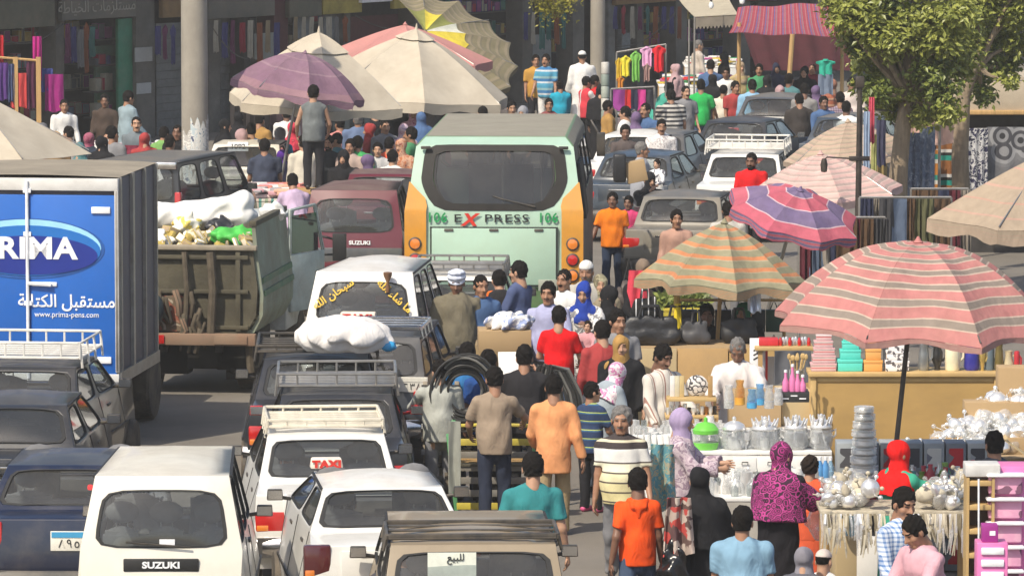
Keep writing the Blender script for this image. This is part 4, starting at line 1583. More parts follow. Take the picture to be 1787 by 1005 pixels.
# ------------------------------------------------------------------ refuse truck
GRIME=mat('refuse_steel',(0.10,0.088,0.055),0.8,var=0.35,scale=3,dirt=0.5,dirtcol=(0.045,0.04,0.028),bump=0.4,bscale=14)
GPALE=mat('refuse_pale_green',(0.26,0.32,0.25),0.7,var=0.3,scale=2,dirt=0.65,dirtcol=(0.17,0.15,0.10),stretch=(1,1,0.3))
GSTRIPE=mat('refuse_green_stripe',(0.05,0.15,0.08),0.65,var=0.2,dirt=0.4)
RUST=mat('rusty_cream',(0.30,0.23,0.16),0.8,var=0.35,scale=5,dirt=0.6,dirtcol=(0.2,0.08,0.04))
ROPE=mat('dirty_rag',(0.10,0.08,0.055),0.95,var=0.35,scale=9)
def make_refuse_truck():
 q=at(330,432,1.86)
 root=empty('refuse_truck',(q.x,q.y,0),'grimy open refuse truck heaped with bags and foam','truck',rz=R(-7))
 V=Vector
 W,Lb=1.66,2.3
 w=W/2
 zr=1.86
 tb=MB()
 prof=[(0.86,zr+0.30),(0.90,zr-0.15),(0.97,zr-0.6),(0.96,zr-0.85),(0.85,zr-1.05),(0.6,zr-1.13)]
 for sg in(-1,1):
  def fn(u,v,sg=sg):
   t=u*(len(prof)-1)
   i=min(int(t),len(prof)-2)
   a,b=prof[i],prof[i+1]
   f=t-i
   x,z=a[0]+(b[0]-a[0])*f,a[1]+(b[1]-a[1])*f
   return V((sg*x*0.93,0.08+v*Lb,z))
  mb=MB()
  mb.sheet(fn,15,6,0.05,GPALE)
  side=mb.build('tub_side',None,root)
  for z in(zr-0.42,zr-0.58):
   MB().box((sg*(0.93*(0.90+0.07*(zr-0.15-z)/0.45))+sg*0.035,0.08+Lb/2,z),(0.02,Lb-0.1,0.07),GSTRIPE,M=Matrix.Rotation(sg*R(-8.5),4,'Y')).build('painted_stripe',None,side)
  rm=MB()
  rm.box((sg*0.80,0.08+Lb/2,zr+0.3),(0.09,Lb+0.04,0.07),GRIME)
  rm.build('tub_rim',None,root,bevel=0.01)
 bp=[(-0.80,zr-0.02),(-0.86,zr-0.5),(-0.84,zr-0.85),(-0.7,zr-1.1),(0.7,zr-1.1),(0.84,zr-0.85),(0.86,zr-0.5),(0.80,zr-0.02)]
 MB().poly(bp[::-1],0.06,GRIME,M=Matrix.Translation((0,0.03,0))).build('rear_plate',None,root)
 MB().poly(bp,0.06,GRIME,M=Matrix.Translation((0,Lb,0))).build('front_plate',None,root)
 MB().box((0,Lb/2,zr-1.08),(1.3,Lb,0.06),GRIME).build('tub_floor',None,root)
 MB().box((0,0.02,zr),(1.72,0.11,0.06),mat('rim_pale',(0.35,0.3,0.22),0.7,var=0.3,dirt=0.4)).build('rear_rim',None,root,bevel=0.01)
 for x,r_ in((-0.05,0.06),(0.28,0.09)):
  MB().tube([(x,-0.06,zr-0.05),(x+0.04,-0.1,zr-0.5),(x,-0.08,zr-1.15)],r_*0.6,ROPE,8).build('hanging_rag',None,root)
 rg=MB()
 rn=random.Random(3)
 for i in range(26):
  x=rn.uniform(-0.75,0.25)
  z=rn.uniform(zr-1.15,zr-0.62)
  rg.tube([(x,-0.04-rn.random()*0.1,z+0.15),(x+rn.uniform(-.06,.06),-0.12,z),(x+rn.uniform(-.08,.08),-0.07,z-0.18)],rn.uniform(0.015,0.05),rn.choice([ROPE,RUST,GRIME,ROPE]),6)
 rg.box((-0.62,-0.1,zr-0.78),(0.32,0.16,0.4),RUST)
 rg.build('hanging_gear',None,root,bevel=0.012)
 MB().ball((-0.42,-0.2,zr-0.75),(0.13,0.09,0.2),mat('dark_teal_sack',(0.02,0.035,0.045),0.7),12,9,0.04).build('dark_sack',None,root)
 bpz=0.72
 bb=MB().box((0,-0.1,bpz),(1.72,0.12,0.15),RUST).build('rear_bumper',None,root,bevel=0.015)
 for x in(-0.5,0.55):
  MB().box((x,-0.17,bpz),(0.42,0.02,0.11),RED_LENS if x<0 else RUST).build('reflector',None,bb,bevel=0.004)
 ch=MB()
 for sg in(-1,1):
  ch.box((sg*0.35,2.2,0.6),(0.09,4.2,0.14),BLACKPL)
  ch.tube([(sg*0.75,-0.02,0.75),(sg*0.78,-0.02,0.3)],0.05,ROPE,7)
 ch.build('chassis',None,root)
 wheels(root,4.6,1.6,0.36,0.75,3.7,0.3)
 DK=mat('underside_shade_black',(0.02,0.018,0.015),0.8,var=0.4,scale=4)  # black boxes stand in for the shadow under the truck, plus running gear
 ub=MB()
 ub.box((0,1.0,0.52),(1.44,1.6,0.42),DK)
 ub.box((-0.3,0.35,0.42),(0.5,0.3,0.36),DK)
 ub.box((0.45,0.4,0.45),(0.3,0.4,0.3),DK)
 ub.tube([(-0.75,0.75,0.36),(0.75,0.75,0.36)],0.09,DK,8)
 ub.tube([(0.5,0.2,0.3),(0.5,1.4,0.34)],0.05,DK,7)
 ub.build('underbody_shade',None,root,bevel=0.02)
 for sg in(-1,1):
  MB().box((sg*0.62,0.3,0.42),(0.42,0.02,0.5),DK).build('mud_flap',None,root)
 pl_=MB()
 for z in(zr-0.12,zr-0.55,zr-1.0):
  pl_.box((0,0.0,z),(1.5,0.05,0.05),GRIME)
 for x in(-0.6,0.62):
  pl_.box((x,0.004,zr-0.55),(0.06,0.05,1.0),GRIME)
 pl_.build('rear_brace',None,root,bevel=0.006)
 MB().poly([(-0.72,zr-1.05),(0.0,zr-1.05),(0.05,zr-0.75),(-0.1,zr-0.6),(-0.7,zr-0.62)][::-1],0.02,print_cloth('rusty_panel',[(0.34,0.27,0.19),(0.30,0.10,0.06),(0.16,0.12,0.08),(0.40,0.34,0.26)],5,'clouds',bump=0.3),M=Matrix.Translation((0,-0.03,0))).build('rusty_panel',None,root)
 cb=Shell()
 c0,c1=sym2(0.78,2.55,0.6),sym2(0.78,2.55,1.98)
 cab=MB()
 cab.box((0,3.2,1.0),(1.6,1.3,0.9),mat('cab_white',(0.6,0.62,0.58),0.5,dirt=0.3))
 for x in(-0.74,0.74):
  cab.tube([(x,2.6,1.4),(x*0.95,2.62,2.0)],0.05,MATS['cab_white'],6)
  cab.tube([(x,3.75,1.4),(x*0.95,3.5,2.0)],0.05,MATS['cab_white'],6)
 cab.box((0,3.06,2.02),(1.5,1.0,0.07),MATS['cab_white'])
 cab.build('cab',None,root,bevel=0.03)
 dr=MB()
 dr.box((0,0,0),(0.05,0.85,0.75),mat('cab_door',(0.42,0.5,0.48),0.5,dirt=0.4))
 dr.tube([(0,-0.42,0.37),(-0.03,-0.36,0.95),(-0.03,0.25,0.98),(0,0.42,0.37)],0.03,INK,6)
 d=dr.build('cab_door',None,root,(0.98,3.1,1.15),rz=R(-22),bevel=0.02)
 MB().box((0,0,0),(0.012,0.66,0.5),GLASSD).build('door_glass',None,d,(-0.015,-0.02,0.63))
 mm=MB().box((0,0,0),(0.18,0.06,0.36),INK)
 mm.tube([(-0.05,0,0.1),(-0.3,0.05,0.15)],0.018,INK)
 mm.tube([(-0.05,0,-0.1),(-0.3,0.05,-0.1)],0.018,INK)
 mm.build('wing_mirror',None,root,(1.34,3.6,1.55),bevel=0.04)
 def lump(name,label,cat,c,r,m,jit=0.08,seed=1,group=None):
  rn_=random.Random(seed)
  F_=Fld(0.05)
  F_.ell((0,0,0),[k_*0.92 for k_ in r])
  for i in range(5):
   a=rn_.uniform(0,6.28)
   F_.ell((r[0]*0.55*math.cos(a),r[1]*0.55*math.sin(a),rn_.uniform(-0.3,0.5)*r[2]),[k_*rn_.uniform(0.4,0.6)for k_ in r])
  a=rn_.uniform(-0.6,0.6)
  F_.cap((0.3*r[0],0,r[2]*0.8),(r[0]*0.5+a*0.1,0,r[2]*1.35),0.05,0.02)
  F_.wr=(0.018,seed,1.2)
  v,qd=F_.run(0.019)
  wp=Matrix.Translation(root.location)@Matrix.Rotation(R(-7),4,'Z')@V(c)
  o=link(name,np_mesh(name,v,qd,[m]),None,wp)
  tag(o,label,cat,group)
  return o
 fw=Matrix.Translation(root.location)@Matrix.Rotation(R(-7),4,'Z')
 F_=Fld(0.06)
 for x0,x1,z0_,z1_,r_ in((-0.55,0.5,0.1,0.1,0.16),(-0.5,0.45,0.14,0.27,0.13),(0.05,0.5,0.2,0.32,0.12),(-0.6,-0.3,0.16,0.16,0.13)):
  F_.cap((x0,0,z0_),(x1,0.05,z1_),r_,None,(YAX,1.6))
 F_.wr=(0.014,33,1.0,0.7)
 v,qd=F_.run(0.02)
 fo=link('foam_block',np_mesh('foam_block',v,qd,[mat('white_foam',(0.82,0.81,0.77),0.85,var=0.08,scale=3,dirt=0.15)]),None,fw@V((-0.02,1.25,zr+0.16)),rz=R(-7))
 tag(fo,'big white foam slab heaped on top of the refuse truck','foam slab')
 lump('plastic_sack','round yellow sack lying on the refuse heap','sack',(-0.16,0.75,zr+0.17),(0.17,0.17,0.15),print_cloth('yellow_sack',[(0.62,0.5,0.12),(0.7,0.68,0.6),(0.55,0.4,0.08)],3,'clouds'),0.09,4)
 lump('plastic_sack','bright green plastic bag on the right side of the refuse heap','sack',(0.48,0.5,zr+0.08),(0.28,0.25,0.14),mat('green_bag',(0.08,0.50,0.08),0.55,var=0.25,bump=0.5,bscale=12),0.1,9)
 lump('plastic_sack','white plastic bag at the left edge of the refuse heap','sack',(-0.5,0.35,zr+0.04),(0.22,0.2,0.12),mat('white_bag',(0.75,0.74,0.7),0.5,var=0.1),0.12,12)
 lump('plastic_sack','black rubbish bag between foam slab and green bag','sack',(0.22,0.9,zr+0.17),(0.17,0.16,0.11),mat('black_bag',(0.03,0.03,0.035),0.35),0.12,15)
 lump('plastic_sack','small pale bag at the front rim of the refuse truck','sack',(0.72,1.9,zr+0.28),(0.16,0.14,0.12),MATS['white_bag'],0.12,16)
 rb=MB()
 rn=random.Random(8)
 cols=[mat('litter_%s'%nm,c,0.8,var=0.2)for nm,c in(('cream',(0.6,0.52,0.4)),('tan',(0.4,0.3,0.18)),('white',(0.75,0.73,0.68)),('grey',(0.25,0.24,0.22)),('ochre',(0.5,0.38,0.1)))]
 for i in range(170):
  x,y=rn.uniform(-0.74,0.74),rn.uniform(0.12,2.2)
  z=zr-0.05+0.16*math.sin(PI*min(1,y/1.2))+rn.uniform(-0.05,0.05)
  rb.box((x,y,z),(rn.uniform(.05,.2),rn.uniform(.05,.2),rn.uniform(.02,.1)),rn.choice(cols),M=Matrix.Rotation(rn.uniform(0,3),4,V((rn.random(),rn.random(),1)).normalized()))
 ro=rb.build('rubbish',None,None,root.location,rz=R(-7),bevel=0.008)
 tag(ro,kind='stuff')
def sym2(x,y,z):
 return Vector((-x,y,z)),Vector((x,y,z))
make_refuse_truck()
# ------------------------------------------------------------------ cars
def cars():
 CW=mat('paint_cream_white',(0.70,0.67,0.58),0.38,var=0.04,coat=0.5,dirt=0.14,dirtcol=(0.42,0.36,0.26))
 CWR=mat('paint_cream_roof',(0.66,0.62,0.52),0.5,var=0.06,coat=0.2,dirt=0.3,dirtcol=(0.42,0.36,0.27))
 WH=mat('paint_taxi_white',(0.74,0.73,0.69),0.36,var=0.04,coat=0.5,dirt=0.14,dirtcol=(0.45,0.40,0.32))
 WHR=mat('paint_taxi_roof',(0.72,0.70,0.65),0.5,var=0.06,coat=0.25,dirt=0.35,dirtcol=(0.42,0.36,0.28))
 NAVY=paint('navy',(0.008,0.013,0.036),0.12,0.3,0.8)
 NAVYR=mat('paint_navy_roof',(0.035,0.037,0.045),0.55,var=0.1,dirt=0.3,dirtcol=(0.16,0.15,0.13),coat=0.2)
 CHAR=paint('charcoal',(0.022,0.023,0.027),0.10,0.35,0.5)
 CHARR=mat('paint_charcoal_roof',(0.05,0.048,0.046),0.55,var=0.15,dirt=0.35,dirtcol=(0.14,0.125,0.105),coat=0.2)
 GREY=paint('grey',(0.07,0.074,0.08),0.2)
 GREYR=mat('paint_grey_roof',(0.13,0.125,0.115),0.6,var=0.1,dirt=0.35,coat=0.15)
 MAR=mat('paint_maroon',(0.115,0.010,0.017),0.32,var=0.05,coat=0.6,dirt=0.05)
 MARR=mat('paint_maroon_roof',(0.11,0.05,0.045),0.7,var=0.12,dirt=0.6,dirtcol=(0.2,0.15,0.12))
 BEI=mat('paint_beige',(0.26,0.205,0.135),0.5,var=0.06,coat=0.3,dirt=0.4,dirtcol=(0.3,0.24,0.16))
 TAUPE=paint('taupe',(0.20,0.185,0.155),0.4,0.45,0.4)
 BLUEG=paint('blue_grey',(0.035,0.05,0.07),0.15)
 CREAM_T=mat('rack_cream',(0.72,0.67,0.55),0.5,dirt=0.3)
 BLK_T=mat('rack_black',(0.03,0.03,0.03),0.5,dirt=0.4)
 WHT_T=mat('rack_white',(0.78,0.76,0.7),0.45,dirt=0.3)
 sign_w=mat('sign_white',(0.82,0.74,0.62),0.5)
 sign_r=mat('sign_red',(0.6,0.03,0.02),0.5)
 def taxi_sign(root,x,y,z,w=0.34,txt=True,h=0.13):
  s_=MB().box((x,y,z),(w,0.14,h),sign_w,taper=0.9).build('taxi_sign',None,root,bevel=0.015)
  if txt:
   text('TAXI',0.92*h,sign_r,s_,(x,y-0.077,z-0.005),sx=1.25,bold=0.006,space=1.1)
  return s_
 r=car('parked_van','white microvan with black handle strip at the bottom left of the traffic','van',283,836,1.80,R(0.6),KEI,CW,dict(lights=[(0.62,0.93,0.13,0.11,RED_LENS)],three=True,seat=SEATG,yb=0.8),CWR)
 yy=on_rear(r,KEI,1.08)
 st=MB().box((0,yy,1.10),(0.64,0.03,0.11),INK).build('handle_strip',None,r,bevel=0.01)
 text('SUZUKI',0.075,WINK,st,(0,yy-0.017,1.10),sx=1.25,bold=0.003)
 MB().box((0.05,0.098,1.29),(0.13,0.008,0.05),WINK).build('window_sticker',None,r)
 wp=MB()
 wp.tube([(0.25,0.07,1.25),(-0.3,0.085,1.29)],0.009,BLACKPL,5)
 wp.build('wiper',None,r)
 r=car('taxi_car','white saloon taxi with roof sign and smoked tail lights','taxi',668,862,1.39,R(6.5),dict(SEDAN,zr=1.45,zb=1.12,zd=1.08,Wr=1.06,mgr=(0.05,0.05,0.04,0.05)),WH,dict(lights=[(0.66,0.92,0.24,0.34,DARK_LENS)],plate=(0.62,PLATE_O,'٤٣٧'),yb=1.3),WHR)
 taxi_sign(r,-0.42,2.1,1.535,0.30,True,0.095)
 text('TAXI',0.05,INK,r,(-0.28,0.02,0.97),sx=1.6)
 r=car('white_car','boxy white car with low cream roof rack and red tail lights','car',569,762,1.38,R(4.5),BOXY,WH,dict(lights=[(0.56,0.70,0.32,0.2,RED_LENS)],plate=(0.55,PLATE_B,'٢١٦'),bumper=CHROME),WHR)
 roof_rack(r,1.15,2.2,1.12,1.43,0.10,CREAM_T,7)
 r=car('dark_car','black boxy car with grey steel basket rack and red mirror','car',588,692,1.38,R(2),BOXY,CHAR,dict(lights=[(0.56,0.70,0.32,0.2,RED_LENS)],plate=(0.55,PLATE_B,'٨٤٢'),mirror=RED_LENS,bumper=CHROME),CHARR)
 roof_rack(r,1.1,2.2,1.22,1.45,0.16,STEEL,8)
 r=car('dark_car','black car with flat black roof rack carrying a white sack','car',552,629,1.38,R(1.5),BOXY,CHAR,dict(lights=[(0.58,0.68,0.28,0.22,RED_LENS)],bumper=CHROME),CHARR)
 roof_rack(r,1.05,2.3,1.3,1.44,0.10,BLK_T,6,cross=1)
 P_=dict(WAGON,W=1.6)
 r=car('estate_car','dark grey estate car with chrome roof rail beside the road gap','estate car',640,588,1.45,R(-5),P_,CHAR,dict(lights=[(0.64,0.75,0.16,0.26,RED_LENS)],plate=(0.95,PLATE_W,'٦٣٨'),plx=0.55,bumper=CHROME),CHARR)
 roof_rack(r,0.5,1.5,1.2,1.49,0.06,CHROME,4)
 r=car('estate_car','dusty beige estate car with black roof rack at the bottom edge','estate car',826,956,1.42,R(2.5),dict(WAGON,W=1.74,Wr=1.36,Wg=1.56,rc=0.06,bev=0.06),BEI,dict(lights=[(0.64,0.75,0.16,0.26,RED_LENS)]),BEI)
 roof_rack(r,0.5,1.25,1.42,1.45,0.06,BLK_T,3)
 pp=MB().box((-0.18,0.26,1.27),(0.4,0.01,0.26),mat('paper_notice',(0.75,0.78,0.68),0.8)).build('paper_notice',None,r)
 pp.rotation_euler=(0,0,0)
 text('\uFEDF\uFEE0\uFE92\uFEF4\uFECA'[::-1],0.08,INK,pp,(-0.15,0.25,1.36))
 r=car('dark_hatchback','dark blue saloon with pale plate and red stop lamp, bottom left corner','car',118,813,1.41,R(-1),dict(HATCH,W=1.68,Wr=1.1,Wg=1.4),NAVY,dict(nolid=1,lights=[(0.61,0.82,0.17,0.36,RED_LENS)]),NAVYR)
 pl=plate(r,0.09,-0.0,0.83,0.34,0.18,PLATE_B,'٨٩٥')
 for dx in(0,0.1):
  MB().box((0.22+dx,0.66,1.23),(0.05,0.05,0.05),emit('stop_lamp',(0.8,0.01,0.01),1.2)).build('stop_lamp',None,r,bevel=0.015)
 r=car('dark_saloon','black saloon with plain tinted rear window in the left lane','car',22,706,1.40,R(-2),SEDAN,CHAR,dict(lights=[(0.62,0.76,0.25,0.15,RED_LENS)],bumper=WH),CHARR,gm=GLASSD)
 r=car('dark_car','dark car with white tube roof rack beside the blue truck','car',42,640,1.40,R(-6),BOXY,CHAR,dict(lights=[(0.6,0.72,0.2,0.2,RED_LENS)],bumper=CHROME),CHARR)
 roof_rack(r,1.05,2.25,1.22,1.46,0.20,WHT_T,6)
 r=car('parked_van','dark grey van with silver tailgate strip behind the concrete pole','van',236,282,1.85,R(-17),dict(VANB,W=1.58),CHAR,dict(lights=[(0.72,1.15,0.1,0.5,RED_LENS)]),GREYR,gm=GLASS)
 MB().box((0,0.08,1.80),(1.38,0.05,0.11),CHROME).build('tailgate_strip',None,r,bevel=0.015)
 r=car('parked_van','maroon microvan with dusty roof left of the express bus','van',618,336,1.80,R(-3.5),dict(KEI,W=1.5,Wg=1.46,Wr=1.22),MAR,dict(lights=[(0.64,0.93,0.12,0.14,RED_LENS)],bumper=GREY),MARR)
 yy=on_rear(r,KEI,1.08)
 st=MB().box((0.1,yy,1.10),(0.3,0.03,0.09),MAR).build('handle_strip',None,r,bevel=0.01)
 text('SUZUKI',0.075,WINK,st,(0.1,yy-0.017,1.10),sx=1.2,bold=0.003)
 MB().box((0,yy-0.02,0.88),(1.42,0.05,0.3),GREY).build('bare_panel',None,r,bevel=0.02)
 r=car('minibus_taxi','white minibus taxi with yellow lettering on its rear window','minibus',636,476,1.82,R(-6.5),dict(KEI,W=1.50,Wr=1.16,rc=0.10),WH,dict(lights=[(0.62,0.93,0.12,0.2,RED_LENS)]),WHR)
 YL=mat('yellow_ink',(0.75,0.48,0.03),0.5)
 def gpt(u,v):
  a,b_=Vector((-0.71+1.42*u,0.10,1.22)),Vector((-0.58+1.16*u,0.30,1.83))
  return a.lerp(b_,v)+Vector((0,-0.055,0.0))
 tl=math.atan2(0.2,0.61)
 for u_,v_,ang,s_ in((0.22,0.58,35,'سبحان الله'),(0.80,0.55,-42,'ما شاء الله')):
  p=gpt(u_,v_)
  forms={'سبحان الله':'\uFEB3\uFE92\uFEA4\uFE8E\uFEE5 \uFE8D\uFEDF\uFEE0\uFEEA','ما شاء الله':'\uFEE3\uFE8E \uFEB7\uFE8E\uFE80 \uFE8D\uFEDF\uFEE0\uFEEA'}[s_]
  o=text(forms[::-1],0.13,YL,r,p,bold=0.003)
  o.rotation_euler=(Matrix.Rotation(PI/2-tl,3,'X')@Matrix.Rotation(R(ang),3,'Z')).to_euler()
 tx=taxi_sign(r,-0.04,0.06,1.31,0.46)
 fig=MB()
 fig.lathe([(0.02,0),(0.03,0.06),(0.015,0.12),(0.05,0.2),(0.055,0.24),(0.0,0.25)],(0.3,0.16,1.60),mat('carved_wood',(0.2,0.1,0.05),0.6),10)
 fig.build('hanging_ornament',None,r)
 r=car('taxi_car','white saloon taxi with slatted roof rack behind the turbaned man','taxi',800,486,1.38,R(-3),BOXY,WH,dict(lights=[(0.58,0.72,0.26,0.24,RED_LENS)],bumper=CHROME),WHR)
 roof_rack(r,1.1,2.2,1.15,1.44,0.12,STEEL,9)
 r=car('grey_saloon','dusty taupe saloon with tinted rear window right of the bus','car',1190,346,1.38,R(-9),dict(SEDAN,Wr=1.16),TAUPE,dict(lights=[(0.64,0.78,0.26,0.16,RED_LENS)],plate=(0.72,PLATE_W,'٥٧٩')),GREYR)
 r=car('blue_saloon','dark blue grey saloon behind the woman carrying a child','car',1112,273,1.38,R(-13),SEDAN,BLUEG,dict(lights=[(0.64,0.78,0.24,0.16,RED_LENS)]),BLUEG)
 r=car('white_car','white saloon with yellow parcel in rear window right of the bus','car',1115,254,1.40,R(-12),dict(SEDAN,Wr=1.14),WH,dict(lights=[(0.64,0.78,0.24,0.16,RED_LENS)]),WHR)
 MB().box((-0.05,0.75,0.98),(0.4,0.2,0.12),mat('yellow_parcel',(0.7,0.55,0.02),0.6)).build('parcel',None,r,bevel=0.02)
 r.location.y+=2.5
 r=car('dark_saloon','dark grey saloon parked below the grey clothes stall','car',1140,236,1.38,R(-14),SEDAN,GREY,dict(lights=[(0.64,0.78,0.24,0.16,RED_LENS)]),GREYR,gm=GLASSD)
 r=car('taxi_car','white taxi with white tube rack behind the man in the red shirt','taxi',1300,272,1.38,R(-8),BOXY,WH,dict(lights=[(0.6,0.72,0.22,0.2,RED_LENS)]),WHR)
 roof_rack(r,1.05,2.25,1.3,1.46,0.18,WHT_T,5)
 r=car('dark_saloon','long black saloon in front of the man in the pale blue shirt','car',1285,214,1.38,R(-17),dict(SEDAN,L=4.5),CHAR,dict(lights=[(0.64,0.78,0.24,0.16,RED_LENS)]),CHARR)
 r=car('grey_saloon','grey car half hidden behind the man in pale blue','car',1350,172,1.38,R(-12),SEDAN,GREY,dict(lights=[(0.64,0.78,0.24,0.16,RED_LENS)]),GREYR)
 r=car('blue_saloon','blue grey car behind the striped parasols','car',1478,208,1.38,R(-14),SEDAN,BLUEG,dict(lights=[(0.64,0.78,0.24,0.16,RED_LENS)]),GREYR)
 r=car('cream_pickup','cream car with number board behind the woman in black','car',430,252,1.40,R(-4),BOXY,CW,dict(lights=[(0.6,0.72,0.2,0.2,RED_LENS)],plate=(0.6,PLATE_W,'٧٥')),CWR)
 bd=MB().box((-0.14,1.0,1.36),(0.36,0.04,0.16),WINK).build('number_board',None,r,bevel=0.01)
 text('1092',0.12,INK,bd,(-0.14,0.978,1.36),sx=1.1)
 r=car('maroon_car','maroon car squeezed between maroon van and bus','car',672,304,1.40,R(-2),BOXY,MAR,dict(lights=[(0.6,0.72,0.2,0.2,RED_LENS)],bumper=CHROME),MARR)
cars()
def white_sack():
 rn_=random.Random(21)
 q=at(598,603,1.56)
 F_=Fld(0.08)
 F_.ell((0,0,0.18),(0.46,0.42,0.19))
 F_.ell((0.16,0.05,0.15),(0.3,0.36,0.19))
 F_.ell((-0.2,0,0.16),(0.28,0.36,0.17))
 F_.cap((0.4,0,0.16),(0.52,-0.03,0.10),0.07,0.05)
 F_.wr=(0.014,5,1.0,0.85)
 F_.below((0,0,0),(0,0,-1))
 v,qd=F_.run(0.022)
 o=link('cloth_sack',np_mesh('cloth_sack',v,qd,[cloth('sack_white',(0.74,0.71,0.68),0.08)]),None,(q.x,q.y,1.50))
 tag(o,'big white cloth sack tied on the black car roof rack','sack')
 k=MB().ball((0,0,0),(0.09,0.07,0.06),mat('blue_knot',(0.03,0.3,0.6),0.5),10,7,0.1,rn_).build('knot',None,o,(0.5,-0.06,0.06))
white_sack()
def haze():
 m=bpy.data.materials.new('haze')
 m.use_nodes=True
 nt=m.node_tree
 nt.nodes.remove(nt.nodes['Principled BSDF'])
 pv=nt.nodes.new('ShaderNodeVolumePrincipled')
 pv.inputs['Color'].default_value=(0.97,0.93,0.86,1)
 pv.inputs['Density'].default_value=HAZE
 pv.inputs['Anisotropy'].default_value=0.2
 nt.links.new(pv.outputs[0],nt.nodes['Material Output'].inputs['Volume'])
 o=MB().box((0,420,4.6),(560,940,11.2),m).build('haze',None,None,smooth=False)
 tag(o,kind='stuff')
HAZE=0.0008
haze()
# ------------------------------------------------------------------ shop row behind the market
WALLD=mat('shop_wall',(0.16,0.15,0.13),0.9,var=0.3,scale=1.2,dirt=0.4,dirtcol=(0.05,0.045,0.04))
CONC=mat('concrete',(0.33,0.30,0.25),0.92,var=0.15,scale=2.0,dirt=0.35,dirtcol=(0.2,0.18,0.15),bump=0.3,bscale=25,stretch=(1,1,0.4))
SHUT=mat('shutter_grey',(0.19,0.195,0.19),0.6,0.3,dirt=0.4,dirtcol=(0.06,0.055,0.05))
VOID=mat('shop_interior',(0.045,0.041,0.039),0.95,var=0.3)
GREEND=mat('door_green',(0.03,0.22,0.12),0.6,var=0.15,dirt=0.2)
WOODY=mat('wood_post',(0.48,0.30,0.12),0.7,var=0.2,stretch=(8,8,0.6))
FA,FB=Vector(((0-893.5)/85,FPX/85,0)),Vector(((1100-893.5)/72,FPX/72,0))
FD=(FB-FA).normalized()
FN=Vector((FD.y,-FD.x,0))
FANG=math.atan2(FD.y,FD.x)
def fpt(px,py=None,off=0.0,z=None):
 """point on the shop front (moved off metres towards the street) seen at this pixel"""
 d=ray(px,py if py is not None else 100)
 o=FA+FN*off
 t=(o-Vector((0,0,HC))).dot(FN)/d.dot(FN)
 p=Vector((0,0,HC))+d*t
 if z is not None:
  p.z=z
 return p
def fbox(mb,x0,x1,y0,y1,m,off=0.0,dep=0.1,zlo=None,zhi=None):
 a,b=fpt(x0,y0,off),fpt(x1,y1,off)
 z1=zhi if zhi is not None else fpt((x0+x1)/2,y0,off).z
 z0=zlo if zlo is not None else fpt((x0+x1)/2,y1,off).z
 c=(Vector((a.x,a.y,0))+Vector((b.x,b.y,0)))/2-FN*dep/2
 mb.box((c.x,c.y,(z0+z1)/2),(max(0.02,(Vector((a.x,a.y))-Vector((b.x,b.y))).length),dep,z1-z0),m,rz=FANG)
 return mb
